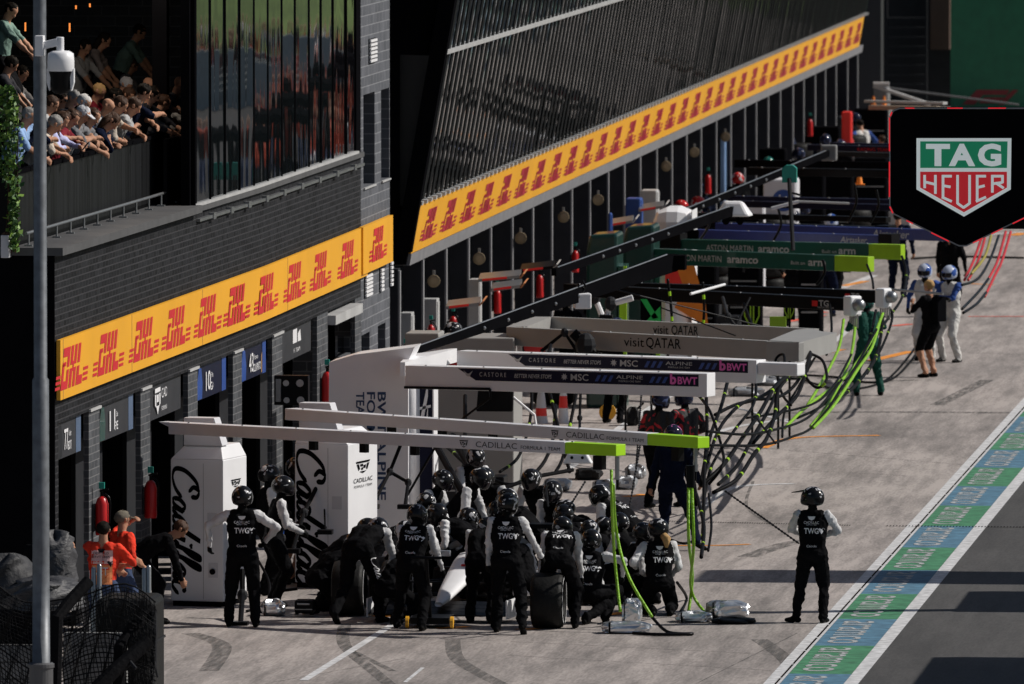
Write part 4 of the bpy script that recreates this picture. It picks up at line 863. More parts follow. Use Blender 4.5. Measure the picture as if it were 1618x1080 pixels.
def shield(k, dy, mt, nm, pl, th=.004):
    m = MB(); m.prism([tp(*q, dy) for q in pl], (0, 1, 0), th); m.build(nm, mt, T)
def lit(m, c, s):
    b = m.node_tree.nodes['Principled BSDF']; b.inputs['Emission Color'].default_value = (*c, 1); b.inputs['Emission Strength'].default_value = s; return m
WS = lit(mat('sign_white', (.6, .6, .6), .5, var=.03), (.8, .9, .9), .36); 
shield(0, .0105, WS, 'shield', [(1448, 218), (1598, 218), (1597, 299), (1523, 342), (1448, 299)])
shield(0, .005, lit(mat('shield_green', (.01, .16, .07), .5, var=.1), (.01, .3, .15), .3), 'green_field', [(1454, 223), (1592, 223), (1591, 265), (1454, 265)])
shield(0, .005, lit(mat('shield_red', (.33, .012, .018), .5, var=.1), (.6, .02, .03), .45), 'red_field', [(1454, 271), (1591, 271), (1591, 296), (1523, 335), (1454, 296)])
m = MB(); xd, zd = Vector((1, 0, 0)), Z
for ch, x0, x1 in (('T', 1463, 1501), ('A', 1499, 1541), ('G', 1545, 1582)):
    o = tp(x0, 260, .004); text(m, ch, o, xd, zd, (260 - 228) * s_, (x1 - x0) * s_, bold=.045)
def bar(x0, y0, x1, y1, w_):
    a, b = Vector((x0, y0)), Vector((x1, y1)); d = (b - a).normalized(); nn = Vector((-d.y, d.x)) * w_ / 2
    m.add([tp(*(a + nn)), tp(*(b + nn)), tp(*(b - nn)), tp(*(a - nn))], [(0, 1, 2, 3)])
W4 = 4.2
for q in ((1461, 276, 1461, 297), (1478, 276, 1478, 306), (1461, 287, 1478, 291),
          (1490, 276, 1490, 311), (1488, 278, 1504, 278), (1490, 293, 1502, 295), (1488, 311, 1504, 318),
          (1513, 276, 1513, 322), (1532, 276, 1532, 322), (1513, 321, 1523, 328), (1532, 321, 1522, 328),
          (1544, 276, 1544, 318), (1542, 278, 1558, 278), (1544, 296, 1556, 293), (1542, 318, 1558, 311),
          (1568, 276, 1568, 304), (1566, 278, 1584, 278), (1584, 276, 1584, 289), (1568, 290, 1584, 288), (1574, 289, 1586, 297)): bar(*q, W4)
m2 = MB(); m2.v = [(x, Yt + .0035 - .0003 * (i // 4 % 7), z) for i, (x, y, z) in enumerate(m.v)]; m2.f = m.f; m2.m = m.m; m2.build('lettering', lit(mat('letter_white', (.62, .62, .62), .5, var=.03), (.8, .9, .9), .36), T)
m = MB(); a = tp(1560, 355, .36); m.box(a.x, a.x + 3.2, Yt + .33, Yt + .55, tp(1560, 363).z, tp(1560, 345).z); m.box(a.x + 2.9, a.x + 3.2, Yt + .3, Yt + .6, 0, 7); m.box(a.x + .5, a.x + 3.2, Yt + .33, Yt + .55, 6.0, 6.2); m.build('bracket_post', 'black', T)
# ================================================================== LAMP POST + DOME CAMERA
Yl = 131.0
pa, pb = P(61, 1070, Yl), P(66, -120, Yl); t = thing('lamp_post', 'galvanised round post standing before the balcony at the left edge', 'post', (pa.x, Yl, 0))
xb = P(62, 1075, Yl).x; xm = P(64, 600, Yl).x; x0 = P(64, 0, Yl).x
zc = P(64, 600, Yl).z; zd_ = P(64, 1050, Yl).z
m = MB(); m.lathe((xm, Yl, 0), [(.125, zd_), (.105, zd_ + .001), (.1, 2.0), (.098, zc), (.078, zc + .03), (.074, 12), (.07, 17)]); m.build('shaft', 'galv', t, smooth=True)
m = MB(); m.lathe((xm, Yl, 0), [(.14, 0), (.14, zd_ - .03), (.155, zd_ - .03), (.155, zd_ + .01), (.125, zd_ + .03)]); m.build('base_sleeve', mat('dark_galv', (.1, .1, .105), .5, .4), t, smooth=False)
t2 = thing('dome_camera', 'white dome surveillance camera on a short arm from the lamp post', 'camera', P(96, 110, Yl - .2))
def cp(px, py, dy=-.2): return P(px, py, Yl + dy)
m = MB(); a, b = cp(66, 72), cp(92, 66); m.beam(a, b, .1, .09); m.cyl(cp(95, 58), cp(95, 82), .045); m.obox(cp(63, 72), (1, 0, 0), .05, (0, 1, 0), .08, Z, .12); m.build('bracket', 'white', t2, bevel=.01)
c_ = cp(96, 100); k = 1 / 139.
m = MB(); m.lathe((c_.x, c_.y, 0), [(0, cp(96, 79).z), (.1, cp(96, 80).z), (.15, cp(96, 84).z), (.158, cp(96, 95).z), (.158, cp(96, 109).z), (.15, cp(96, 112).z)]); m.build('hood', 'white', t2, smooth=True)
m = MB(); m.lathe((c_.x, c_.y, 0), [(.15, cp(96, 109).z), (.12, cp(96, 125).z), (.115, cp(96, 140).z), (.08, cp(96, 147).z), (0, cp(96, 149).z)]); m.build('dome', 'black', t2, smooth=True)
m = MB()
for sx in (-1, 1): m.prism([Vector((c_.x + sx * .158, c_.y - .05, cp(96, 108).z)), Vector((c_.x + sx * .11, c_.y - .05, cp(96, 108).z)), Vector((c_.x + sx * .12, c_.y - .05, cp(96, 138).z)), Vector((c_.x + sx * .13, c_.y - .05, cp(96, 143).z)), Vector((c_.x + sx * .158, c_.y - .05, cp(96, 130).z))], (0, 1, 0), .1)
m.build('side_guard', 'white', t2)
# ================================================================== FIRE EXTINGUISHERS
def extinguisher(loc, label):
    t = thing('fire_extinguisher', label, 'fire extinguisher', loc, 'fire extinguishers along the garages'); x, y, z = loc
    m = MB(); m.lathe(loc, [(0, 0), (.08, 0), (.085, .03), (.085, .40), (.06, .47), (.03, .5), (0, .5)]); m.build('cylinder', 'rred', t, smooth=True)
    m = MB(); m.cyl((x, y, z + .5), (x, y, z + .56), .02); m.obox((x + .03, y, z + .58), (1, 0, .2), .06, (0, 1, 0), .015, (0, 0, 1), .012); m.build('valve', 'black', t)
    m = MB(); m.box(x - .035, x + .035, y - .035, y + .035, z + .60, z + .68); m.build('tag', 'teal', t)
    m = MB(); m.tube(spline([(x + .03, y, z + .54), (x + .11, y - .02, z + .45), (x + .1, y - .02, z + .15)], 5), .012); m.build('hose', 'black', t)
    m = MB(); m.box(x - .12, x - .09, y - .1, y + .1, z + .05, z + .4); m.build('wall_bracket', 'dgrey', t)
    return t
p = P(238, 818, PW(238, .1, 820)); E0 = extinguisher(p, 'red fire extinguisher on the pillar left of the nearest white cabinet')
for px, py, out_, lb in ((161, 845, .12, 'red fire extinguisher on the wall behind the two orange-vested marshals'), (517, 640, .1, 'small red fire extinguisher by the signal panel pillar'), (641, 590, .3, 'red fire extinguisher at the brick tower corner'),
                     (681, 552, .3, 'red fire extinguisher at the first glass hall column'), (716, 538, .3, 'red fire extinguisher under the thick boom'), (786, 495, .3, 'red fire extinguisher beside the helmeted mechanic in the garage'), (853, 470, .3, 'red fire extinguisher above the thick boom, clear of the columns'),
                     (909, 430, .3, 'red fire extinguisher left of the dark green cabinet'), (1020, 352, .3, 'red fire extinguisher under the blue cupboard'), (1119, 306, .3, 'red fire extinguisher by the printer logo panel'), (1280, 215, .3, 'red fire extinguisher between the two far dark helmets')):
    yy = PW(px, out_, py); c_ = copy_tree(E0, P(px, py, yy), lb); c_.scale = (1, 1, 1) if px < 600 else (.78, .78, .8)
# wall lamps / speakers beneath the far banner
sp0 = None
for i, px in enumerate((674, 746, 812, 880, 935, 1043, 1088, 1137)):
    yy = PW(px, .0, 420); z = 2.62
    if sp0 is None:
        sp0 = thing('loudspeaker', 'horn loudspeaker under the long banner, nearest to the brick tower', 'loudspeaker', (wx(yy) + .12, yy - .1, z), 'horn loudspeakers under the banner'); q = sp0.location
        m = MB(); m.lathe(q, [(.02, -.14), (.05, -.05), (.07, .02), (.105, .08), (.0, .05)], (.2, -1, -.1)); m.build('horn', mat('horn_cream', (.3, .23, .14), .6), sp0, smooth=True); m = MB(); m.box(q.x - .02, q.x + .02, q.y + .06, q.y + .12, q.z, q.z + .16); m.build('bracket', 'steel', sp0)
    else: copy_tree(sp0, (wx(yy) + .12, yy - .1, z), ['', 'horn loudspeaker above the white locker', 'horn loudspeaker over the teal garage', 'horn loudspeaker over the boom root', 'horn loudspeaker by the blue upright panel', 'horn loudspeaker above the printer logo panel', 'horn loudspeaker above the pale blue post box', 'farthest of the horn loudspeakers'][i])
# wings standing in garages (car body parts)
for px0, px1, py, Y_, lb in ((757, 822, 440, 187, 'pale rear wing poking out of a garage, upper one'), (777, 823, 455, 184, 'orange tipped rear wing just under the pale one'), (706, 758, 483, 182, 'rear wing with red print left of the helmeted mechanic'), (823, 875, 425, 192, 'black rear wing pair against the teal garage'), (1010, 1048, 330, 214, 'silver rear wing above the white rounded cabinet'), (965, 1000, 353, 209, 'white edged wing beyond the green cabinet')):
    a, b = P(px0, py, Y_), P(px1, py - 6, Y_); t = thing('rear_wing', lb, 'car wing', (a.x, Y_, a.z), 'car wings seen at the garage mouths')
    m = MB(); m.hexa([a + Vector((0, -.15, -.05)), b + Vector((0, -.15, -.05)), b + Vector((0, .2, 0)), a + Vector((0, .2, 0)), a + Vector((0, -.15, 0)), b + Vector((0, -.15, 0)), b + Vector((0, .22, .08)), a + Vector((0, .22, .08))]); m.build('blade', 'steel' if px0 != 823 else 'black', t)
    m = MB(); m.hexa([b + Vector(q) for q in ((0, -.2, -.05), (.03, -.2, -.05), (.03, .22, -.02), (0, .22, -.02), (.06, -.2, .03), (.09, -.2, .03), (.11, .22, .09), (.08, .22, .09))]); m.build('end_plate', mat('dusty_orange', (.5, .2, .08), .5) if px0 < 780 else 'lgrey', t)
    m = MB(); m.hexa([a.lerp(b, .1) + Vector((0, -.17, -.04)), a.lerp(b, .7) + Vector((0, -.17, -.04)), a.lerp(b, .7) + Vector((0, -.152, -.01)), a.lerp(b, .1) + Vector((0, -.152, -.01)), a.lerp(b, .1) + Vector((0, -.17, -.03)), a.lerp(b, .7) + Vector((0, -.17, -.03)), a.lerp(b, .7) + Vector((0, -.152, -.0)), a.lerp(b, .1) + Vector((0, -.152, -.0))]); m.build('red_print', 'rred', t)
# ================================================================== PEOPLE
OUT = dict(
 cad=dict(torso='p_black', arm='p_white', leg='p_black', foot='p_boot', hand='p_glove'),
 navy=dict(torso='p_navy', arm='p_navy', leg='p_navy', foot='p_boot', hand='p_skin'),
 red=dict(torso='p_redblk', arm='p_redblk', leg='p_black', foot='p_boot', hand='p_glove'),
 grn=dict(torso='p_green', arm='p_green', leg='p_green', foot='p_boot', hand='p_glove'),
 wht=dict(torso='p_suit', arm='p_suitblue', leg='p_suit', foot='p_boot', hand='p_glove'),
 pho=dict(torso='p_black', arm='p_black', leg='p_black', shin='p_skin', fore='p_skin', foot='p_boot', hand='p_skin'),
 sho=dict(torso='p_black', arm='p_black', leg='p_black', shin='p_skin', foot='p_boot', hand='p_glove'),
 mar=dict(torso='p_orange', arm='p_orange', fore='p_skin', leg='p_denim', foot='p_boot', hand='p_skin'),
 blk=dict(torso='p_black', arm='p_black', leg='p_black', foot='p_boot', hand='p_skin'))
def pm(n, c, r=.8, v=.25, b=.6, **k): return mat(n, c, r, 0, v, 4, b, 14, spec=.15 if sum(c) > .06 else .04, **k)
pm('p_black', (.005, .005, .006)); pm('p_white', (.55, .55, .56)); pm('p_boot', (.006, .006, .006), .5); pm('p_glove', (.007, .007, .007), .6)
pm('p_navy', (.005, .008, .022)); pm('p_skin', (.42, .22, .14), .55, .12, .1); pm('p_green', (.008, .06, .045)); pm('p_suit', (.55, .54, .52)); pm('p_suitblue', (.03, .07, .25))
pm('p_orange', (.72, .045, .02)); pm('p_denim', (.04, .06, .12)); pm('p_lblue', (.25, .38, .62)); pm('p_beige', (.5, .43, .36)); pm('p_burg', (.16, .01, .02)); pm('p_grey', (.16, .16, .17)); pm('p_mint', (.14, .22, .19))
pm('p_dark', (.02, .02, .025)); pm('p_blouse', (.2, .17, .165)); pm('p_stripe', (.35, .35, .35)); pm('p_lav', (.5, .5, .75))
pm('h_brown', (.05, .025, .015), .6); pm('h_dark', (.012, .01, .008), .6); pm('h_grey', (.25, .24, .23), .8); pm('h_white', (.6, .58, .56), .8); pm('h_blond', (.45, .28, .12), .7); pm('h_cap', (.5, .5, .52), .8); pm('h_taupe', (.16, .14, .11), .8)
def patch(name, c1, c2, th, sc, rough=.75):
    m = bpy.data.materials.new(name); m.use_nodes = True; n = m.node_tree; b = n.nodes['Principled BSDF']; tc = n.nodes.new('ShaderNodeTexCoord')
    no = n.nodes.new('ShaderNodeTexNoise'); no.inputs['Scale'].default_value = sc; no.inputs['Detail'].default_value = 1.5; no.inputs['Distortion'].default_value = 1.2
    cr = n.nodes.new('ShaderNodeValToRGB'); e = cr.color_ramp.elements; cr.color_ramp.interpolation = 'CONSTANT'; e[0].color = (*c1, 1); e[1].color = (*c2, 1); e[1].position = th
    n.links.new(tc.outputs['Object'], no.inputs['Vector']); n.links.new(no.outputs['Fac'], cr.inputs[0]); n.links.new(cr.outputs[0], b.inputs['Base Color']); b.inputs['Roughness'].default_value = rough
    if rough < .3: b.inputs['Coat Weight'].default_value = .12; b.inputs['Specular IOR Level'].default_value = .2
    MATS[name] = m; return m
patch('p_redblk', (.012, .012, .014), (.5, .02, .03), .58, 5)
patch('helm_cad', (.008, .008, .009), (.45, .45, .47), .625, 9, .22); patch('helm_bwt', (.012, .014, .03), (.7, .15, .45), .6, 8, .15); patch('helm_blue', (.45, .5, .62), (.03, .08, .3), .5, 7, .15)
patch('helm_red', (.45, .02, .02), (.7, .7, .7), .6, 8, .15); patch('helm_dark', (.01, .012, .03), (.05, .07, .15), .6, 8, .12); patch('helm_green', (.01, .12, .1), (.01, .03, .03), .5, 8, .15)
mat('visor', (.008, .006, .01), .08, spec=.4); mat('eye', (.02, .015, .012), .3); mat('lips', (.35, .12, .09), .5)
def ik(a, b, l1, l2, pole):
    d = b - a; L = min(d.length, (l1 + l2) * .998); dn = d.normalized() if d.length > 1e-6 else Vector((0, 0, -1)); b = a + dn * L
    x = (l1 * l1 - l2 * l2 + L * L) / (2 * L); h = math.sqrt(max(0, l1 * l1 - x * x)); p = Vector(pole); p -= dn * p.dot(dn)
    p = p.normalized() if p.length > 1e-5 else dn.orthogonal().normalized(); return a + dn * x + p * h, b
BODY = 0
def person(label, at, face, outfit, ph=.93, lean=4, bow=0, side=0, twist=0, feet=((-.13, 0, 0), (.13, 0, 0)), hands=((-.28, .05, .85), (.28, .05, .85)), kp=((-.1, 1, .1), (.1, 1, .1)),
           ep=((-.6, -1, -.2), (.6, -1, -.2)), hy=0, hp=0, head='helm_cad', hair=None, peak=False, z0=0.0, sc=1.0, vox=.0135, pelvis=(0, 0), curl=.9, back=True, group=None, peakmat=None, long=False, glasses=False, cap=False, colors=None, upper=False, toe=((0, 0), (0, 0))):
    global BODY
    o = OUT[outfit].copy(); o.update(colors or {})
    V = Vector; S = []
    L = R(lean); L2 = R(lean + bow); sd = R(side); tw = R(twist)
    u1 = V((math.sin(sd), math.sin(L), math.cos(L))).normalized(); u2 = V((math.sin(sd), math.sin(L2), math.cos(L2))).normalized()
    pel = V((pelvis[0], pelvis[1], ph)); ch = pel + u1 * .27; nk = ch + u2 * .25
    r = V((math.cos(tw), math.sin(tw), 0)); r = (r - u2 * r.dot(u2)).normalized(); fw = u2.cross(r) * 1.0
    fw = V((0, 1, 0)) if False else r.cross(u2) * -1
    if fw.y < 0 and abs(lean + bow) < 80: fw = -fw
    fw = u2.cross(r)  # forward of the chest
    r0 = V((1, 0, 0))
    def c(a, b, ra, rb, reg): S.append((a, b, ra, rb, reg))
    hipL, hipR = pel - r0 * .09 - V((0, 0, .02)), pel + r0 * .09 - V((0, 0, .02))
    # torso
    c(pel - r0 * .065, pel + r0 * .065, .125, .125, 'leg'); c(pel - r0 * .05 + V((0, -.03, -.03)), pel + r0 * .05 + V((0, -.03, -.03)), .115, .115, 'leg')
    for k in (-1, 1):
        c(pel + r0 * .05 * k + u1 * .06, ch + r * .06 * k, .122, .13, 'torso'); c(ch + r * .07 * k, nk + r * .09 * k - u2 * .09, .132, .105, 'torso')
        c(ch + r * .06 * k + fw * .03, nk + r * .06 * k - u2 * .11 + fw * .035, .10, .085, 'torso')
        c(nk - u2 * .035, nk + r * .15 * k - u2 * .06, .06, .06, 'torso')
    # head
    hpR = R(hp); hyR = R(hy); hu = V((math.sin(sd) * .6, math.sin(hpR), math.cos(hpR))).normalized(); hr = V((math.cos(hyR), -math.sin(hyR), 0)); hr = (hr - hu * hr.dot(hu)).normalized(); hf = hu.cross(hr)
    hc = nk + u2 * .035 + hu * .115
    c(nk - u2 * .04, nk + u2 * .04 + hu * .05, .062, .056, 'skin')
    hel = head is not None
    if True:
        c(hc + hu * .035 - hf * .02, hc + hu * .03 + hf * .02, .078, .076, 'skin'); c(hc - hu * .05 + hf * .02, hc - hu * .07 + hf * .045, .055, .035, 'skin')
        c(hc + hf * .075, hc - hu * .03 + hf * .098, .012, .018, 'skin')
        for k in (-1, 1): c(hc + hr * .078 * k - hu * .01, hc + hr * .082 * k + hu * .02 - hf * .01, .014, .018, 'skin'); c(hc + hr * .032 * k + hu * .012 + hf * .07, hc + hr * .034 * k + hu * .012 + hf * .071, .013, .013, 'eye')
        c(hc - hr * .018 - hu * .055 + hf * .074, hc + hr * .018 - hu * .055 + hf * .074, .010, .010, 'lip')
    # arms
    hh = []
    for i, k in enumerate((-1, 1)):
        sh = nk + r * .19 * k - u2 * .055; tgt = V(hands[i]); el, wr = ik(sh, tgt, .285, .26, V(ep[i]))
        loose = 0 if o.get('fore') else .006
        c(sh, el, .07, .052 + loose, 'arm'); c(el, wr, .05 + loose, .031 + loose, 'fore'); 
        d = (wr - el).normalized(); nrm = V((-k * .8, .3, -.5)); nrm = (nrm - d * nrm.dot(d)).normalized(); sdv = d.cross(nrm)
        pm_ = wr + d * .075; c(wr + d * .01, pm_, .030, .032, 'hand'); c(wr + sdv * .02 + d * .04, pm_ + sdv * .022, .02, .018, 'hand'); c(wr - sdv * .02 + d * .04, pm_ - sdv * .022, .02, .018, 'hand')
        if not upper or True:
            for f_ in range(4):
                b0 = pm_ + sdv * (-.03 + .02 * f_) + d * .01; ln = (.034, .04, .038, .03)[f_]; a1 = curl * (.6 + .08 * f_); d1 = d * math.cos(a1) + nrm * math.sin(a1); a2 = curl * (1.5 + .1 * f_); d2 = d * math.cos(a2) + nrm * math.sin(a2)
                c(b0, b0 + d1 * ln, .0115, .0105, 'hand'); c(b0 + d1 * ln, b0 + d1 * ln + d2 * ln * .9, .0105, .0095, 'hand')
            tb = wr + d * .03 + sdv * .028 * (1); c(tb, tb + (d * .6 + sdv * .7 + nrm * .5).normalized() * .045, .014, .012, 'hand')
        hh.append((wr, d, nrm))
    # legs
    for i, k in enumerate((-1, 1)):
        hip = (hipL, hipR)[i]; f_ = V(feet[i]); ank = f_ + V((0, 0, .09)); kn, an = ik(hip, ank, .445, .44, V(kp[i]))
        if upper: ank = V((hip.x, hip.y, .09)); kn, an = ik(hip, ank, .445, .44, V(kp[i]))
        lo = 0 if o.get('shin') else .01
        c(hip, kn, .114, .082 + lo, 'leg'); c(kn, an, .072 + lo, .052 + lo * 1.5, 'shin'); mid = kn.lerp(an, .3); c(kn.lerp(an, .15) - V((0, .02, 0)), kn.lerp(an, .45) - V((0, .018, 0)), .058, .05, 'shin')
        tz, ta = toe[i]; td = V((math.sin(R(ta)), math.cos(R(ta)) * math.cos(R(tz)), -math.sin(R(tz)))).normalized(); up = V((0, 0, 1))
        c(an, an - V((0, 0, .03)), .048, .046, 'foot'); hb = an - td * .045 - V((0, 0, .05)) * math.cos(R(tz)) ; c(hb, an + td * .06 - V((0, 0, .045)), .038, .04, 'foot'); c(an + td * .05 - V((0, 0, .05)), an + td * .155 - V((0, 0, .06)), .042, .03, 'foot')
        c(an + td * .05 - V((0, 0, .05)) + r0 * .02, an + td * .14 - V((0, 0, .06)) + r0 * .015, .032, .028, 'foot')
    mb = MB()
    for a, b, ra, rb, reg in S:
        d = b - a; n_ = d.length; ax = d.normalized() if n_ > 1e-6 else V((0, 0, 1)); prof = []
        for j in range(5): t_ = -math.pi / 2 + math.pi / 2 * j / 4; prof.append((ra * math.cos(t_) + 1e-4, ra * math.sin(t_)))
        for j in range(5): t_ = math.pi / 2 * j / 4; prof.append((rb * math.cos(t_) + 1e-4, n_ + rb * math.sin(t_)))
        mb.lathe(a, prof, ax, 0, 12 if ra > .03 else 8)
        q = len(mb.v); sg = 12 if ra > .03 else 8; st = q - sg * len(prof); mb.f.append(tuple(reversed(range(st, st + sg)))); mb.m.append(0); mb.f.append(tuple(range(q - sg, q))); mb.m.append(0)
    me = bpy.data.meshes.new('t'); me.from_pydata(mb.v, [], mb.f); ob = bpy.data.objects.new('t', me); COL.objects.link(ob)
    md = ob.modifiers.new('r', 'REMESH'); md.mode = 'VOXEL'; md.voxel_size = vox; md = ob.modifiers.new('s', 'SMOOTH'); md.factor = .5; md.iterations = 2
    ev = ob.evaluated_get(bpy.context.evaluated_depsgraph_get()); m2 = bpy.data.meshes.new_from_object(ev); bpy.data.objects.remove(ob)
    # cloth folds: displace along normals, then colour regions by nearest bone
    N = len(m2.vertices); co = np.empty(N * 3, 'f'); m2.vertices.foreach_get('co', co); co = co.reshape(-1, 3); no = np.empty(N * 3, 'f'); m2.vertices.foreach_get('normal', no); no = no.reshape(-1, 3)
    A = np.array([s[0] for s in S]); B = np.array([s[1] for s in S]); RA = np.array([s[2] for s in S]); RB = np.array([s[3] for s in S]); regs = [s[4] for s in S]
    def near(p):
        best = np.full(len(p), 9.); idx = np.zeros(len(p), int)
        for i in range(len(S)):
            ab = B[i] - A[i]; l2 = max(ab @ ab, 1e-9); t_ = np.clip(((p - A[i]) @ ab) / l2, 0, 1); d = np.linalg.norm(p - A[i] - t_[:, None] * ab, axis=1) - (RA[i] + (RB[i] - RA[i]) * t_); k = d < best; best[k] = d[k]; idx[k] = i
        return idx
    rl = ['torso', 'arm', 'fore', 'hand', 'leg', 'shin', 'foot', 'skin', 'eye', 'lip']; rid = np.array([rl.index(q) for q in regs])
    vi = rid[near(co)]; cloth = ((vi <= 2) | (vi == 4) | (vi == 5)).astype('f'); sdx = BODY * 1.7
    rg = np.random.RandomState(BODY); w_ = 0
    for fq, am in ((16, 1.0), (24, .8), (37, .55), (60, .35)):
        d1, d2, d3 = rg.normal(size=3), rg.normal(size=3), rg.normal(size=3); d1[2] *= 1.6; d1 /= np.linalg.norm(d1); d2 /= np.linalg.norm(d2); d3 /= np.linalg.norm(d3)
        w_ = w_ + am * (1 - 2 * np.abs(np.sin(fq * .6 * (co @ d1) + 1.9 * np.sin(fq * .45 * (co @ d2) + sdx) + 1.3 * np.sin(fq * .7 * (co @ d3)))))
    w_ = w_ * np.where((vi == 1) | (vi == 2) | (vi == 5), 1.35, 1.0)
    co = co + no * (w_ * cloth * .0052)[:, None]; m2.vertices.foreach_set('co', co.astype('f').ravel())
    nf = len(m2.polygons); ce_ = np.empty(nf * 3, 'f'); m2.polygons.foreach_get('center', ce_); fi = rid[near(ce_.reshape(-1, 3))]
    mm = {'torso': o['torso'], 'arm': o['arm'], 'fore': o.get('fore', o['arm']), 'hand': o['hand'], 'leg': o['leg'], 'shin': o.get('shin', o['leg']), 'foot': o['foot'], 'skin': 'p_skin' if not hel else 'p_glove', 'eye': 'eye', 'lip': 'lips'}
    names = []
    for q in rl:
        if mm[q] not in names: names.append(mm[q])
    m2.materials.clear()
    for q in names: m2.materials.append(MATS[q])
    m2.polygons.foreach_set('material_index', np.array([names.index(mm[q]) for q in rl])[fi].astype('i')); m2.polygons.foreach_set('use_smooth', np.ones(nf, bool)); m2.update()
    BODY += 1
    fr = R(face); Mx = Matrix.Translation(V((at[0], at[1], z0))) @ Matrix.Rotation(-fr, 4, 'Z') @ Matrix.Scale(sc, 4)
    m2.transform(Mx); m2.transform(Matrix.Translation(-V((at[0], at[1], z0)))); m2.name = 'person'
    body = bpy.data.objects.new('person', m2); COL.objects.link(body); body.location = (at[0], at[1], z0); tag(body, label, 'person', group)
    def emitp(mbx, name, mt, smooth=True):
        mbx.v = [tuple(Mx @ V(p)) for p in mbx.v]; return mbx.build(name, mt, body, smooth=smooth)
    HM = Matrix((hr, hf, hu)).transposed().to_4x4()
    if hel:
        def fn(p):
            if p.y > 0: p.y *= 1.0 + .18 * max(0, min(1, -p.z / .08))
            if p.z < -.08: p.z = -.08 - (p.z + .08) * -.45; 
            return p
        h = MB(); h.ell(hc + hu * .012, .136, .158, .150, 0, 22, 16, HM, fn)
        for i, f in enumerate(h.f):     # visor opening
            cc = sum((V(h.v[j]) for j in f), V()) / 4 - hc; x, y, z = cc.dot(hr), cc.dot(hf), cc.dot(hu)
            if y > .075 and -.035 < z < .055: h.m[i] = 1
        ho = emitp(h, 'helmet', [MATS[head], MATS['visor']])
        if peak:
            q = MB(); q.hexa([hc + hr * a + hf * b + hu * c_ for a, b, c_ in ((-.09, .06, .10), (.09, .06, .10), (.075, .27, .075), (-.075, .27, .075), (-.09, .05, .125), (.09, .05, .125), (.07, .27, .085), (-.07, .27, .085))])
            q.v = [tuple(Mx @ V(p)) for p in q.v]; q.build('peak', MATS[head], ho)
    if hair and not hel:
        h = MB(); h.ell(hc + hu * .038 - hf * .012, .088, .102, .085, 0, 16, 12, HM)
        h.f = [f for f in h.f if not ((sum((V(h.v[j]) for j in f), V()) / 4 - hc).dot(hf) > .045 and (sum((V(h.v[j]) for j in f), V()) / 4 - hc).dot(hu) < .055)]; h.m = [0] * len(h.f)
        if long: 
            for k in (-1, 0, 1): h.tube([hc + hr * .05 * k - hf * .05 + hu * .05, hc + hr * .075 * k - hf * .06 - hu * .08, hc + hr * .085 * k - hf * .04 - hu * .2], [.05, .05, .02], 0, 8)
        rj = random.Random(BODY); h.v = [tuple(V(p) + V((rj.uniform(-.009, .009),) * 3)) for p in h.v]
        emitp(h, 'cap' if cap else 'hair', MATS[hair])
        if cap: q = MB(); q.hexa([hc + hr * a + hf * b + hu * c_ for a, b, c_ in ((-.07, .07, .04), (.07, .07, .04), (.05, .17, .03), (-.05, .17, .03), (-.07, .07, .055), (.07, .07, .055), (.05, .17, .04), (-.05, .17, .04))]); emitp(q, 'cap_peak', MATS[hair], False)
    if glasses: q = MB(); q.obox(hc + hf * .088 + hu * .014, hr, .062, hf, .008, hu, .018); emitp(q, 'sunglasses', 'black', False)
    info = dict(body=body, Mx=Mx, hands=hh, nk=nk, u=u2, r=r, fw=fw, ch=ch, pel=pel, hc=hc, hf=hf, hr=hr, hu=hu)
    if back == 'cad': back_text(info)
    return info
def back_text(I, rows=(('CADILLAC', .165, .034, .2), ('FORMULA 1 TEAM', .185, .014, .13), ('TWG', .29, .07, .19), ('Ctools', .47, .03, .13)), mt='white', seg=True):
    """print lies on the cloth: every corner of the lettering is dropped onto the back of the body"""
    body = I['body']; me = body.data; loc = body.location
    bvh = BVHTree.FromPolygons([tuple(v.co) for v in me.vertices], [tuple(p.vertices) for p in me.polygons])
    Rm = I['Mx'].to_3x3(); n = -(Rm @ I['fw']).normalized(); up = (Rm @ I['u']).normalized(); rt = up.cross(n).normalized(); nk = I['Mx'] @ I['nk'] - loc
    # seen from behind the text runs along rt
    if rt.dot(Rm @ I['r']) < 0 and n.dot(Rm @ I['fw']) < 0: rt = rt
    mb = MB(); 
    for tx, dz, hh, wd in rows:
        v, f, w_ = font_geo(tx, 0.0, .02 if tx == 'TWG' else 0.0)
        vv = []; ok = True
        for a, b in v:
            p = nk + rt * ((a / w_ - .5) * wd) - up * dz + up * (b / .7 * hh); h = bvh.ray_cast(p + n * .5, -n, 1.0)[0]
            if h is None: ok = False; break
            vv.append(h + n * .006 + loc)
        if ok: mb.add(vv, f, 0)
    v = []   # heart-like emblem after the letters, and shoulder crest
    for cx_, dz, s_, shp in ((.13, .26, .042, [(-1, .6), (-.5, 1), (0, .6), (.5, 1), (1, .6), (0, -.9)]), (0, .095, .05, [(-1, .5), (1, .5), (.7, -.2), (0, -.55), (-.7, -.2)])):
        vv = []; ok = True
        for a, b in shp:
            h = bvh.ray_cast(nk + rt * (cx_ + a * s_) - up * (dz - b * s_) + n * .5, -n, 1.0)[0]
            if h is None: ok = False; break
            vv.append(h + n * .006 + loc)
        if ok: mb.add(vv, [tuple(range(len(vv)))], 0)
    if mb.v: mb.build('back_print', mt, body)
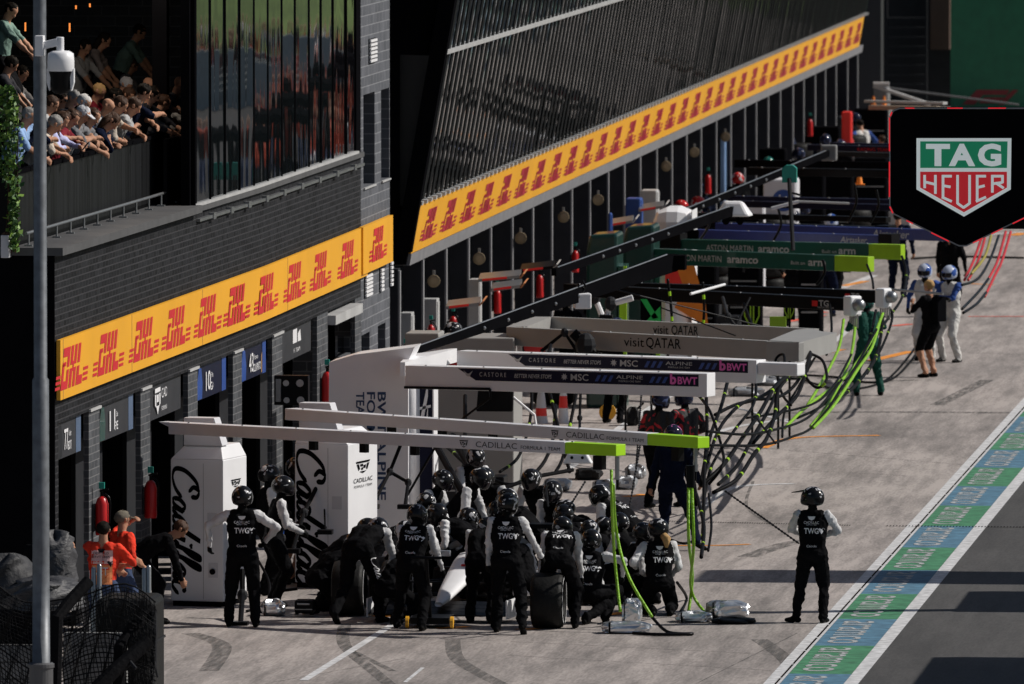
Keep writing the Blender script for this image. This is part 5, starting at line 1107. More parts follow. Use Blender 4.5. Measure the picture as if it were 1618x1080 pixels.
def project(I, polys, c, n, rt, up, name, mt, th=.006):
    body = I['body']; me = body.data; loc = body.location; bvh = BVHTree.FromPolygons([tuple(v.co) for v in me.vertices], [tuple(p.vertices) for p in me.polygons]); mb = MB(); c = Vector(c) - loc
    for pl in polys:
        vv = []
        for a, b in pl:
            h = bvh.ray_cast(c + rt * a + up * b + n * .8, -n, 1.4)[0]
            if h is None: break
            vv.append(h + n * th + loc)
        else: mb.add(vv, [tuple(range(len(vv)))])
    if mb.v: mb.build(name, mt, body)
def script_polys(s, wd=.14):
    mb = MB()
    for st in SCRIPT: stroke(mb, [(a + .22 * b, b) for a, b in st], wd, (0, 0, 0), (1, 0, 0), (0, 1, 0), s, 0, 0, 5)
    return [[mb.v[i][:2] for i in f] for f in mb.f]
def grid(w, h, k=8): return [[(-w / 2 + w * i / k, -h / 2 + h * j / k), (-w / 2 + w * (i + 1) / k, -h / 2 + h * j / k), (-w / 2 + w * (i + 1) / k, -h / 2 + h * (j + 1) / k), (-w / 2 + w * i / k, -h / 2 + h * (j + 1) / k)] for i in range(k) for j in range(k)]
W = 'crew in black and white around the stopped car'
def at(px, py): g = G(px, py); return (g.x, g.y)
C = 'cad'
# --- standing figures seen from behind
I_ = person('crew member standing apart at left before the white cabinet, elbows out, holding a brake-like handle', at(383, 990), -4, C, ph=.95, lean=0, hands=((-.42, .1, 1.02), (.30, .12, 1.08)), ep=((-1, -.3, .4), (1, -.4, .1)), feet=((-.17, 0, 0), (.17, -.08, 0)), hp=8, sc=1.03, back=C, group=W)
I_ = person('lone crew member standing by the painted lane edge, peaked helmet turned left', at(1284, 984), 4, C, ph=.95, lean=-2, hands=((-.12, .28, 1.12), (.12, .28, 1.12)), ep=((-1, -.2, -.2), (1, -.2, -.2)), feet=((-.22, .0, 0), (.14, -.02, 0)), hy=-75, hp=4, toe=((0, -60), (0, 10)), peak=True, back=C, group=W)
person('tall crew member standing behind the tyre changers, arm reaching right', at(800, 1000), 2, C, ph=.95, lean=8, hands=((-.25, .1, .84), (.42, .3, .92)), feet=((-.14, .1, 0), (.24, -.25, .03)), kp=((-.1, 1, 0), (.1, 1, .1)), toe=((0, 0), (35, 0)), hp=25, sc=1.02, back=C, group=W)
person('crew member leaning forward left of the white car nose, right arm hanging down', at(650, 995), 6, C, ph=.88, lean=25, bow=12, hands=((-.1, .4, .7), (.38, .42, .58)), feet=((-.25, .25, 0), (.17, -.15, 0)), hp=35, hy=10, back=C, group=W)
ID = person('crew member bending right down beside the first corner, trouser leg with white script', at(565, 985), 16, C, ph=.92, lean=62, bow=18, sc=1.08, hands=((-.05, .75, .35), (.25, .75, .4)), feet=((-.2, -.25, .06), (.2, .2, 0)), hp=95, toe=((40, 0), (0, 0)), group=W)
person('crew member straddling the loose front tyre, bent over with helmet low', at(882, 992), 0, C, ph=.90, lean=48, bow=15, hands=((-.28, .45, .55), (.26, .5, .6)), feet=((-.24, .05, 0), (.22, -.05, 0)), kp=((-.5, 1, 0), (.5, 1, 0)), hp=70, back=C, group=W)
person('crew member squatting in front right of the car, back turned, white arm stretched right', at(930, 985), 4, C, ph=.42, lean=14, bow=8, hands=((-.25, .35, .55), (.42, .2, .62)), feet=((-.2, .12, 0), (.2, .1, 0)), kp=((-.6, 1, .3), (.5, 1, .3)), ep=((-1, -.3, -.3), (.4, -.6, .6)), hp=15, hy=-25, back=C, group=W)
I_ = person('crew member kneeling at the right of the car with light brown ponytail below the helmet', at(1042, 972), -14, C, ph=.45, lean=8, bow=4, hands=((-.28, .2, .62), (.2, .3, .5)), feet=((-.12, -.2, 0), (.12, -.15, 0)), kp=((-.25, 1, -.4), (.25, 1, -.2)), hp=14, hy=-35, back=C, group=W)
hc, hf, hu, hr = I_['hc'], I_['hf'], I_['hu'], I_['hr']; q = MB(); q.tube([hc - hf * .1 - hu * .08, hc - hf * .16 - hu * .14, hc - hf * .15 - hu * .25], [.05, .06, .02], 0, 10); q.v = [tuple(I_['Mx'] @ Vector(p)) for p in q.v]; q.build('ponytail', MATS['h_blond'], I_['body'], smooth=True)
c_ = ID['Mx'] @ Vector((.17, 0, .80)); project(ID, script_polys(.12, .11), c_, Vector((0, -1, 0)), Vector((.25, 0, -1)).normalized(), Vector((1, 0, .25)).normalized(), 'trouser_script', 'white')
# --- crouching around the far side and ends of the car
person('crew member crouching left of the front wheel, white sleeve bent to the floor', at(535, 955), 75, C, ph=.45, lean=32, bow=10, hands=((-.3, .45, .45), (.25, .4, .35)), feet=((-.15, .1, 0), (.15, -.15, 0)), kp=((-.6, 1, .3), (.5, 1, .3)), hp=30, group=W)
person('crew member behind the bending one, helmet low by the cabinet corner', at(600, 935), 60, C, ph=.55, lean=50, bow=10, hands=((-.2, .6, .4), (.2, .6, .4)), feet=((-.15, 0, 0), (.15, -.2, 0)), hp=50, group=W)
person('crew member bent over the left side of the car with white lettering across the back', at(688, 942), -20, C, ph=.80, lean=48, bow=12, hands=((-.3, .45, .55), (.28, .5, .6)), feet=((-.2, .0, 0), (.2, .1, 0)), hp=45, hy=-25, back=C, group=W)
person('crew member standing bent behind the left side, helmet just over the others', at(712, 915), 100, C, ph=.85, lean=35, bow=8, hands=((-.2, .5, .7), (.3, .45, .75)), hp=35, group=W)
person('crew member with shiny helmet at the back of the crowd left of the monitor leg', at(738, 890), 150, C, ph=.88, lean=25, hands=((-.2, .4, .8), (.2, .4, .8)), hp=30, group=W)
person('crew member stooping over the cockpit, helmet seen from the side facing left', at(752, 945), -75, C, ph=.72, lean=48, bow=14, hands=((-.2, .55, .62), (.22, .45, .66)), hp=55, group=W)
person('crew member leaning in from the right of the car, helmet facing left', at(850, 932), -70, C, ph=.72, lean=42, bow=8, hands=((-.22, .5, .5), (.22, .55, .5)), hp=30, group=W)
person('crew member with plain black helmet between two stooping ones behind the tyre', at(885, 918), 190, C, ph=.68, lean=30, bow=8, hands=((-.2, .4, .5), (.2, .4, .5)), hp=30, group=W)
person('crew member crouching behind the squatting one, helmet tipped forward', at(925, 940), -45, C, ph=.55, lean=38, bow=10, hands=((-.25, .45, .4), (.25, .45, .4)), kp=((-.6, 1, .3), (.5, 1, .3)), hp=45, group=W)
person('crew member lunging left at the rear right, long white sleeve reaching down', at(1000, 925), -62, C, ph=.80, lean=52, bow=8, hands=((-.25, .45, .45), (.2, .5, .5)), feet=((-.15, .3, 0), (.15, -.3, 0)), hp=40, back=C, group=W)
person('crew member squatting by the green hoses, knee pointing to the hose foot', at(985, 968), 70, C, ph=.42, lean=25, hands=((-.2, .4, .4), (.2, .4, .45)), kp=((-.5, 1, .4), (.4, 1, .5)), feet=((-.15, .15, 0), (.15, .2, 0)), hp=20, group=W)
person('crew member behind the one with the handle, helmet facing right', at(432, 958), 75, C, ph=.92, lean=10, hands=((-.2, .35, 1.05), (.2, .35, 1.0)), hp=15, back=False, group=W)
person('crew member at the cabinet edge, helmet half hidden behind another', at(418, 940), 70, C, ph=.93, lean=6, hands=((-.2, .3, 1.1), (.2, .3, 1.0)), hp=5, group=W)
person('mechanic in shorts between the two white cabinets, holding a blue folder', at(452, 922), 120, 'sho', ph=.92, lean=12, hands=((-.2, .35, 1.05), (.2, .35, 1.05)), hp=25, group=W)
person('crew member in front of the car nose, dark back bent low between the standing ones', at(758, 985), 4, C, ph=.84, lean=42, bow=20, hands=((-.2, .5, .35), (.2, .5, .35)), feet=((-.15, .1, 0), (.14, 0, 0)), hp=80, group=W)
person('crew member folded low at the left end of the crowd, white sleeve toward the ground', at(500, 968), 60, C, ph=.48, lean=48, bow=12, hands=((-.3, .5, .2), (.25, .5, .25)), feet=((-.15, .1, 0), (.15, -.2, 0)), kp=((-.6, 1, .3), (.5, 1, .3)), hp=50, group=W)
person('crew member crouched between the bending one and the leaning one, head down', at(622, 968), 10, C, ph=.5, lean=55, bow=12, hands=((-.3, .5, .3), (.25, .5, .3)), feet=((-.15, .1, 0), (.15, -.1, 0)), kp=((-.6, 1, .3), (.5, 1, .3)), hp=60, group=W)
person('crew member kneeling behind the loose tyre with head behind the standing one', at(828, 972), -30, C, ph=.5, lean=35, bow=12, hands=((-.3, .4, .4), (.25, .5, .4)), feet=((-.15, .1, 0), (.15, -.1, 0)), kp=((-.6, 1, .3), (.5, 1, .3)), hp=40, group=W)
person('crew member crouched low between the squatting one and the ponytailed one', at(968, 952), -20, C, ph=.5, lean=40, bow=12, hands=((-.3, .4, .4), (.25, .5, .4)), feet=((-.15, .1, 0), (.15, -.1, 0)), kp=((-.6, 1, .3), (.5, 1, .3)), hp=50, group=W)
# --- neighbours
person('mechanic in navy overalls with pink lettered helmet walking behind the second lime tip', at(1062, 868), 8, 'navy', ph=.94, lean=4, hands=((-.32, .05, .86), (.36, .15, .95)), feet=((-.16, .05, 0), (.38, -.12, .05)), toe=((0, 0), (25, 50)), hp=12, head='helm_bwt')
g2 = 'crew in black and red beyond the white gantries'
person('mechanic in black and red overalls, left of the red pair under the navy strip gantry', at(1035, 803), 30, 'red', hands=((-.2, .3, 1.1), (.25, .25, 1.05)), head='helm_dark', lean=10, hp=20, group=g2)
person('mechanic in black and red overalls, right of the red pair by the hose bundle', at(1087, 800), -40, 'red', hands=((-.2, .3, 1.1), (.25, .25, 1.05)), head='helm_dark', lean=8, hp=15, group=g2)
person('mechanic in dark green overalls leaning into the hose bundle under the silver tips', at(1372, 625), -15, 'grn', hands=((-.2, .45, 1.15), (.2, .5, 1.2)), feet=((-.2, 0, 0), (.22, 0, 0)), lean=16, hp=25, head='helm_green')
person('mechanic in black standing under the nearer navy-strip gantry beyond the monitor', at(968, 668), 20, 'blk', hands=((-.25, .2, .9), (.25, .3, 1.0)), lean=12, hp=20, head='helm_dark')
person('crew member in white suit with blue shoulders, left of the photographer', at(1462, 569), 190, 'wht', hands=((-.42, .25, 1.15), (.3, .1, .95)), hp=5, head='helm_blue', colors={'arm': 'p_suitblue'})
person('crew member in white suit with arms folded, right of the photographer', at(1503, 572), 215, 'wht', hands=((.08, .24, 1.18), (-.08, .26, 1.16)), ep=((-1, 0, -.3), (1, 0, -.3)), hp=8, head='helm_blue', feet=((-.17, 0, 0), (.2, 0, 0)))
I_ = person('camera man in black shirt and shorts with curly blond hair, black camera on shoulder', at(1471, 596), -55, 'pho', hands=((-.12, .32, 1.32), (.18, .25, 1.25)), hp=6, head=None, hair='h_blond', sc=1.0, feet=((-.15, 0, 0), (.15, .05, 0)))
q = MB(); b = I_['ch'] - I_['fw'] * .2; q.obox(b, (1, 0, 0), .13, (0, 1, 0), .07, (0, 0, 1), .22); q.v = [tuple(I_['Mx'] @ Vector(p)) for p in q.v]; bp = tag(q.build('equipment_pack', 'blackm', None, loc=I_['Mx'] @ b, bevel=.02), 'black equipment pack on the back of the camera man', 'backpack')
person('team member in dark clothes standing behind the white suits, under the clock sign', at(1500, 500), 10, 'blk', hands=((-.25, .1, .85), (.3, .1, .9)), head=None, hair='h_dark')
person('team member in dark clothes beyond the left white suit', at(1418, 470), 10, 'navy', hands=((-.25, .1, .85), (.3, .1, .9)), head=None, hair='h_dark')
person('mechanic in navy under the green gantries by the red lines, arm to the right', at(1305, 500), 10, 'navy', hands=((-.25, .3, 1.0), (.45, .2, 1.05)), head='helm_dark', lean=12)
person('mechanic in black crouching by the lime frame', at(1190, 530), -20, 'blk', ph=.7, lean=35, hands=((-.25, .5, .5), (.25, .5, .6)), head=None, hair='h_brown', feet=((-.15, 0, 0), (.15, 0, 0)))
person('mechanic in black trousers behind the lime and green boards', at(1255, 515), 0, 'blk', hands=((-.25, .3, 1.0), (.25, .2, 1.05)), head=None, hair='h_dark')
person('mechanic with black helmet at a garage column above the thick boom', (wx(181) + .5, 181), 60, 'blk', hands=((-.25, .3, 1.0), (.25, .2, 1.05)), head='helm_cad', colors={'arm': 'p_suit'}, z0=.25)
person('mechanic in white overalls bending by the small white camera cube', at(975, 640), -60, 'wht', ph=.85, lean=40, hands=((-.2, .5, .8), (.2, .5, .8)), head='helm_red', vox=.02, colors={'arm': 'p_suit'}, z0=.3)
g3 = 'mechanics far down the lane'
for px, py, h_, lb, of, fc in ((1073, 452, 'helm_red', 'left mechanic with red helmet at the garage mouth', 'blk', 80), (1100, 445, 'helm_red', 'right mechanic with red and white helmet at the garage mouth', 'red', 60), (1246, 335, 'helm_dark', 'far mechanic with dark shiny helmet, left of the far pair', 'navy', 30),
                           (1303, 330, 'helm_dark', 'far mechanic with dark shiny helmet, right of the far pair', 'navy', 10), (1340, 335, 'helm_red', 'far mechanic in red beside the bright red panel', 'red', 0), (1495, 300, 'helm_dark', 'far mechanic whose helmet rises above the clock sign', 'navy', 0),
                           (1155, 480, 'helm_blue', 'mechanic with pale blue helmet below the white dome lamp', 'navy', -20), (1252, 470, 'helm_dark', 'mechanic with dark helmet right of the tall red and white cabinet', 'blk', 20), (1312, 478, 'helm_blue', 'mechanic with white helmet behind the blue gantries', 'blk', 20), (1212, 372, 'helm_green', 'far mechanic with teal helmet near the pale blue post box', 'blk', 30),
                           (1395, 330, None, 'far team member in white beside the clock sign edge', 'wht', -60)):
    person(lb, at(px, py), fc, of, hands=((-.25, .25, 1.0), (.25, .2, 1.05)), head=h_, hair=None if h_ else 'h_brown', vox=.022, group=g3, z0=.0)
# --- marshals and bent man
mg_ = 'marshals in orange by the garage wall'
I_ = person('marshal in orange shirt and printed vest with short dark hair, back turned', at(163, 1040), 8, 'mar', lean=2, hands=((.1, .3, 1.08), (.2, .3, 1.15)), ep=((-.6, -1, -.2), (1, -.6, -.2)), head=None, hair='h_dark', hp=0, group=mg_)
c_ = I_['Mx'] @ (I_['nk'] - I_['u'] * .17); n_ = Vector((0, -1, 0)); project(I_, grid(.27, .17), c_, n_, Vector((1, 0, 0)), Z, 'vest_print', mat('vest_pink', (.75, .45, .42), .7), .003); project(I_, grid(.26, .24), c_ - Z * .22, n_, Vector((1, 0, 0)), Z, 'vest_field', mat('vest_orange', (.85, .28, .1), .7), .003)
back_text(I_, (('OOM-NLD', .14, .03, .2), ('SERVITOREN', .185, .03, .24)), MATS['p_dark'])
back_text(I_, (('RET', .40, .10, .2),), 'white')
I2 = person('marshal in orange shirt with taupe cap raising a hand to his brow', at(190, 1020), 50, 'mar', lean=3, hands=((-.1, .25, 1.58), (.28, .2, 1.0)), ep=((-1, .3, -.2), (.6, -1, -.2)), head=None, hair='h_taupe', cap=True, hp=5, group=mg_)
person('man in black bent over with hands on knees beside the nearest cabinet', at(215, 985), 78, 'blk', ph=.88, lean=58, bow=8, hands=((-.18, .62, .55), (.2, .6, .52)), ep=((-1, 0, .2), (1, 0, .2)), feet=((-.15, .25, 0), (.15, .25, 0)), head=None, hair='h_brown', hp=45)
person('person in black with raised bare arm, mostly hidden by the lamp post', at(60, 1045), 40, 'blk', hands=((-.2, .3, 1.2), (.25, .35, 1.45)), head=None, hair='h_dark', colors={'fore': 'p_skin'})
# --- balcony
gb = 'spectators leaning on the dark balcony wall'
FL = 5.03
def spec(px, py, label, hair, torso, arm=None, out_=-.85, fore='p_skin', phone=False, **kw):
    lo = kw.pop('lean', 30); pz = kw.pop('ph', .9); sc_ = kw.pop('sc', 1.0)
    off = .55 * math.sin(R(lo)) + .08
    yy = PW(px, out_ + off, py); zt_ = P(px, py, yy).z; hd = pz + .5 * math.cos(R(lo)) + .2; z = zt_ - hd * sc_ + .0
    rv = random.Random(int(px * 7 + py)); hn = kw.pop('hands', ((-.22 + rv.uniform(-.1, .1), .5 + rv.uniform(-.12, .1), 1.04 + rv.uniform(-.03, .12)), (.2 + rv.uniform(-.15, .1), .48 + rv.uniform(-.15, .1), 1.04 + rv.uniform(-.03, .2))))
    kw.setdefault('hy', rv.uniform(-25, 30)); kw.setdefault('turn', rv.uniform(-12, 12)); lo += rv.uniform(-4, 4)
    I = person(label, (wx(yy) + out_, yy), 90 + kw.pop('turn', 0), 'blk', ph=pz, lean=lo, bow=6, hands=hn, ep=((-1, -.1, -.2), (1, -.1, -.2)), head=None, hair=hair, hp=kw.pop('hp', 30), z0=z, sc=sc_, vox=kw.pop('vox', .0125), upper=True, curl=.7,
               colors={'torso': torso, 'arm': arm or torso, 'fore': fore, 'hand': 'p_skin'}, group=kw.pop('group', gb), **kw)
    if phone:
        wr, d, nrm = I['hands'][0]; p = I['Mx'] @ (wr + d * .1 + nrm * .03); q = MB(); q.obox(p, (0, 1, .2), .04, (.6, 0, .6), .078, (.6, 0, -.6), .006); tag(q.build('phone', 'black', None, loc=p), 'black phone held by ' + phone, 'phone', 'phones held out over the balcony')
    return I
spec(42, 176, 'grey-haired man in light blue shirt with hand at his ear, by the ivy', 'h_grey', 'p_lblue', hands=((-.15, .25, 1.5), (.2, .5, 1.0)), lean=15)
spec(83, 186, 'grey-haired man in beige shirt just right of the lamp post', 'h_grey', 'p_beige')
spec(100, 184, 'man in black vest over white sleeves holding out a phone', 'h_brown', 'p_dark', 'p_lav', phone='the man in black vest', fore='p_lav')
spec(116, 180, 'woman in burgundy top with brown hair, right of the black vest', 'h_brown', 'p_burg', long=True, phone='the woman in burgundy')
spec(133, 157, 'person with curly white hair in the second row', 'h_white', 'p_lblue', out_=-1.15, lean=14)
spec(134, 174, 'person with pale grey cap looking down', 'h_cap', 'p_grey', cap=True)
spec(150, 178, 'woman with chestnut hair in grey jacket', 'h_brown', 'p_grey', long=True)
spec(166, 160, 'bald man in the second row above the long-haired woman', None, 'p_stripe', out_=-1.1, lean=18)
spec(172, 180, 'woman with long brown hair falling forward, navy sleeves', 'h_brown', 'p_navy', long=True, hp=50)
spec(193, 160, 'brown-haired man in pale shirt stretching both arms', 'h_brown', 'p_beige')
spec(213, 161, 'man with short brown hair in striped jacket', 'h_brown', 'p_stripe', lean=34)
spec(231, 128, 'bald tanned man behind the dark-haired one', None, 'p_grey', out_=-1.15, lean=12)
spec(225, 138, 'dark-haired man in navy jacket, elbows on the rail', 'h_dark', 'p_navy', lean=24)
spec(245, 144, 'man in sunglasses and dark suit at the right end of the balcony', 'h_dark', 'p_dark', lean=22, glasses=True, fore='p_dark')
spec(103, 155, 'person in sunglasses in the shade behind the front row', 'h_dark', 'p_dark', out_=-1.6, lean=4, glasses=True, hp=5)
spec(280, 124, 'bald man in grey shirt leaning out in the dark recess', None, 'p_grey', out_=-.8, lean=26)
spec(298, 134, 'person in pale top at the edge of the mirror glass', 'h_dark', 'p_blouse', out_=-.85, lean=26)
for px, py, lb, hr_, tp_, o_ in ((60, 172, 'dark-haired man in navy top beside the grey-haired man in blue', 'h_dark', 'p_navy', -.95), (77, 158, 'person in white top behind the lamp post', 'h_brown', 'p_stripe', -1.3), (118, 150, 'grey-haired man in dark jacket behind the woman in burgundy', 'h_grey', 'p_dark', -1.3), (184, 147, 'dark-haired person in the second row above the outstretched arms', 'h_dark', 'p_navy', -1.25), (204, 146, 'brown-haired person in beige in the second row', 'h_brown', 'p_beige', -1.25),
    (258, 156, 'man with brown hair at the corner post, elbow on the rail', 'h_brown', 'p_grey', -.85), (268, 142, 'man in pale shirt just inside the dark recess', 'h_dark', 'p_blouse', -.9), (290, 152, 'man in white shirt low in the recess by the mirror glass', 'h_dark', 'p_suit', -.85), (158, 140, 'blond person at the back of the balcony', 'h_blond', 'p_burg', -1.6), (196, 128, 'person in a white cap at the back of the balcony', 'h_cap', 'p_lblue', -1.6)):
    spec(px, py, lb, hr_, tp_, out_=o_, lean=26 if o_ > -1 else 12, vox=.015)
gi = 'guests inside the dark lounge'
for px, py, lb, hr_, tp_, ln, tn in ((165, 58, 'dark-haired woman in grey blouse inside the lounge, leaning forward', 'h_dark', 'p_blouse', 28, 0), (222, 46, 'man in mint shirt inside the lounge', 'h_dark', 'p_mint', 24, 0), (208, 97, 'child with brown hair inside the lounge', 'h_brown', 'p_grey', 10, 0), (137, 70, 'guest in pale top behind the woman in grey blouse', 'h_dark', 'p_stripe', 8, 20), (37, 112, 'guest in striped shirt at the far left of the lounge', 'h_dark', 'p_stripe', 8, 0), (20, 12, 'guest in pale shirt at the top left corner', 'h_dark', 'p_mint', 8, 0), (12, 95, 'guest with tanned face at the left frame edge', 'h_dark', 'p_dark', 8, 0)):
    spec(px, py, lb, hr_, tp_, out_=-2.4, lean=ln, turn=tn, group=gi, vox=.016, long=(px == 165), hands=((-.25, .45, .95), (.25, .5, .9)))

# --- more hands in the huddle and down the lane
for i, (px, py, fc, ph_, ln, lb) in enumerate(((640, 935, 20, .6, 55, 'crew member bent into the gap left of the nose, only the dark back showing'), (775, 940, -40, .6, 50, 'crew member stooping behind the tall standing one'), (812, 925, 200, .6, 45, 'crew member facing the camera over the cockpit, helmet down'),
    (905, 955, 20, .5, 45, 'crew member crouched between tyre straddler and squatting one'), (945, 925, -60, .6, 50, 'crew member stooping at the rear corner beside the lime hose'), (590, 950, 40, .55, 55, 'crew member folded over at the left rear corner'), (1010, 955, -50, .5, 30, 'crew member crouched left of the ponytailed one'), (612, 985, 30, .48, 50, 'crew member squatting between the two front standing ones at left'), (905, 985, 10, .46, 48, 'crew member squatting right of the loose tyre, head tucked down'), (520, 950, 80, .6, 55, 'crew member stooping at the left end beside the second cabinet'),
    (660, 915, 110, .8, 30, 'crew member half upright at the left rear, helmet between two others'), (795, 905, 210, .8, 35, 'crew member at the far side of the cockpit, helmet low'), (860, 900, 200, .75, 35, 'crew member at the far right side of the car, helmet low'))):
    rv = random.Random(i); person(lb, at(px, py), fc, C, ph=ph_, lean=ln, bow=10, hands=((-.28, .45, ph_ * .7), (.25, .5, ph_ * .65)), feet=((-.2, .12, 0), (.2, -.12, 0)), kp=((-.5, 1, .3), (.5, 1, .3)), hp=ln, hy=rv.uniform(-30, 30), group=W, vox=.016)
for i, (px, py, of, hd, lb) in enumerate(((1148, 470, 'navy', 'helm_dark', 'navy mechanic left of the orange print gap'), (1180, 462, 'blk', None, 'bare-headed mechanic under the green arms'), (1225, 455, 'navy', 'helm_blue', 'navy mechanic under the green lettering'), (1285, 455, 'blk', 'helm_dark', 'black-clad mechanic under the lime arm end'),
    (1110, 420, 'navy', 'helm_dark', 'navy mechanic by the round logo panels'), (1170, 400, 'blk', 'helm_red', 'mechanic with red helmet by the tall red cabinet'), (1290, 400, 'navy', 'helm_dark', 'navy mechanic before the navy bars'), (1330, 395, 'wht', 'helm_blue', 'white-suited mechanic before the navy bars'), (1370, 385, 'blk', 'helm_dark', 'black-clad mechanic left of the clock sign tip'),
    (1270, 355, 'navy', 'helm_dark', 'navy mechanic in the second farthest box'), (1325, 340, 'blk', 'helm_dark', 'black-clad mechanic in the second farthest box'), (1365, 300, 'wht', None, 'pale-clad helper in the farthest box'), (1225, 320, 'navy', 'helm_dark', 'navy mechanic at the far columns'), (1385, 345, 'navy', 'helm_dark', 'navy mechanic near the sign edge'),
    (1345, 290, 'blk', 'helm_dark', 'dark mechanic under the farthest beams'), (1060, 545, 'blk', 'helm_red', 'black-clad mechanic behind the ring arms'), (1095, 540, 'grn', 'helm_green', 'green-clad mechanic right of the tall lime strip'), (1010, 550, 'grn', 'helm_green', 'green-clad mechanic by the arrow board'), (945, 600, 'blk', None, 'mechanic in black behind the nearer navy strip'), (905, 620, 'blk', 'helm_cad', 'helmeted mechanic behind the navy strips'))):
    rv = random.Random(i + 40); person(lb, at(px, py), rv.uniform(-80, 120), of, lean=rv.uniform(2, 28), hands=((-.25, rv.uniform(.1, .45), rv.uniform(.8, 1.2)), (.25, rv.uniform(.1, .45), rv.uniform(.8, 1.2))), head=hd, hair=None if hd else 'h_dark', hp=rv.uniform(5, 30), vox=.022, group=g3)
# ================================================================== BALCONY
ye = PW(258, -.55, 330)
pmat = mat('parapet_black', (.008, .0085, .0095), .5, 0, .8, 1.6, spec=.1); 
n_ = pmat.node_tree; tc_ = [x for x in n_.nodes if x.type == 'TEX_COORD'][0]; nz = [x for x in n_.nodes if x.type == 'TEX_NOISE'][0]; mp_ = n_.nodes.new('ShaderNodeMapping'); mp_.inputs['Scale'].default_value = (1, 6, .25); n_.links.new(tc_.outputs['Object'], mp_.inputs[0]); n_.links.new(mp_.outputs[0], nz.inputs['Vector'])
m = MB(); wbox(m, YA, ye, -.60, -.55, 5.101, 6.0); m.box(-30, wx(YA) - .60, YA, YA + .05, 5.0, 6.0); wbox(m, ye + .25, mul[0], -.40, -.35, 5.101, 6.0); m.build('parapet', pmat, NB)
m = MB(); wbox(m, YA, ye, -.63, -.53, 6.001, 6.05); m.build('parapet_cap', 'blackm', NB)
m = MB(); wbox(m, ye, ye + .25, -.7, -.5, 5.101, 12); wbox(m, mul[0] - .12, mul[0] - .04, -.14, -.02, 5.101, 12); m.build('corner_post', 'blackm', NB)
m = MB(); m.tube([(wx(y) - .38, y, 5.27) for y in np.linspace(YA + .1, ye - .1, 8)], .02)
for k in range(12): y = YA + .3 + k * (ye - YA - .5) / 11; m.cyl((wx(y) - .38, y, 5.1), (wx(y) - .38, y, 5.27), .014); m.box(wx(y) - .43, wx(y) - .33, y - .05, y + .05, 5.101, 5.12)
m.build('foot_rail', 'steel', NB)
rn = random.Random(5)
iv = thing('ivy', 'green ivy climbing over the corner of the balcony at the left edge', 'climbing plant', (wx(YA) - .65, YA - .1, 5.05))
m = MB(); lp = MB()
for i in range(1100):
    t_ = rn.random(); px = rn.gauss(14 if t_ < .6 else 22, 9 if t_ < .6 else 5); py = 135 + 260 * t_ ** 1.1
    if px > 36: px = 30 - rn.random() * 8
    if t_ < .15 and px > 20 + t_ * 100: continue
    p = P(px, py, YA - .08 - rn.random() * .3); s_ = rn.uniform(.02, .045); a = Vector((rn.gauss(0, 1), rn.gauss(-.6, .5), rn.gauss(0, 1))).normalized(); b = a.orthogonal().normalized(); c_ = a.cross(b)
    m.add([p + b * s_, p + c_ * s_ * .8, p - b * s_ * 1.2, p - c_ * s_ * .8], [(0, 1, 2, 3)], rn.choice([0, 0, 1, 2]))
m.build('leaves', [mat('leaf_dark', (.03, .09, .015), .6), mat('leaf_mid', (.07, .16, .02), .6), mat('leaf_pale', (.16, .28, .04), .6)], iv)
m = MB(); 
for k in range(5): m.tube(spline([P(6 + k * 6, 400, YA - .15), P(10 + k * 5 + rn.uniform(-6, 6), 300, YA - .2), P(4 + k * 6, 200, YA - .2), P(5 + k * 4, 140, YA - .2)], 5), .006)
m.build('stems', 'h_brown' and MATS['h_brown'], iv)
t = thing('planter', 'narrow white planter under the ivy at the balcony corner', 'planter', P(9, 406, YA - .25)); a, b = P(2, 407, YA - .2), P(15, 371, YA - .2)
m = MB(); m.box(a.x, b.x, YA - .25, YA - .05, a.z, b.z); m.build('box', 'white2', t, bevel=.01); m = MB(); m.box(a.x + .01, b.x - .01, YA - .24, YA - .06, b.z + .001, b.z + .02); m.build('soil', 'h_brown' and MATS['h_brown'], t)
for i, (px, py) in enumerate(((120, 11), (142, 8), (40, 42), (110, 43), (58, 45))):
    yy = 156; p = P(px, py, yy); m = MB(); m.cyl(p - Z * (.025 if i < 2 else .06), p + Z * (.025 if i < 2 else .06), .012); o = m.build('lounge_lamp', emit('warm_lamp', (1, .3, .06), .9), None, loc=p)
    tag(o, ['small warm lamp in the lounge, left of two at the top', 'small warm lamp in the lounge, right of two at the top', 'thin upright orange lamp by the lamp post', 'thin upright orange lamp behind the dome camera', 'second thin orange lamp by the lamp post'][i], 'lamp', 'warm lamps in the lounge')
pl = bpy.data.lights.new('lounge_fill', 'POINT'); pl.energy = 110; pl.color = (1, .85, .7); pl.shadow_soft_size = .4; lo = bpy.data.objects.new('lounge_fill', pl); lo.location = (wx(154) - .95, 153.6, 8.6); COL.objects.link(lo)  # added fill light that brightens the lounge guests and the recess

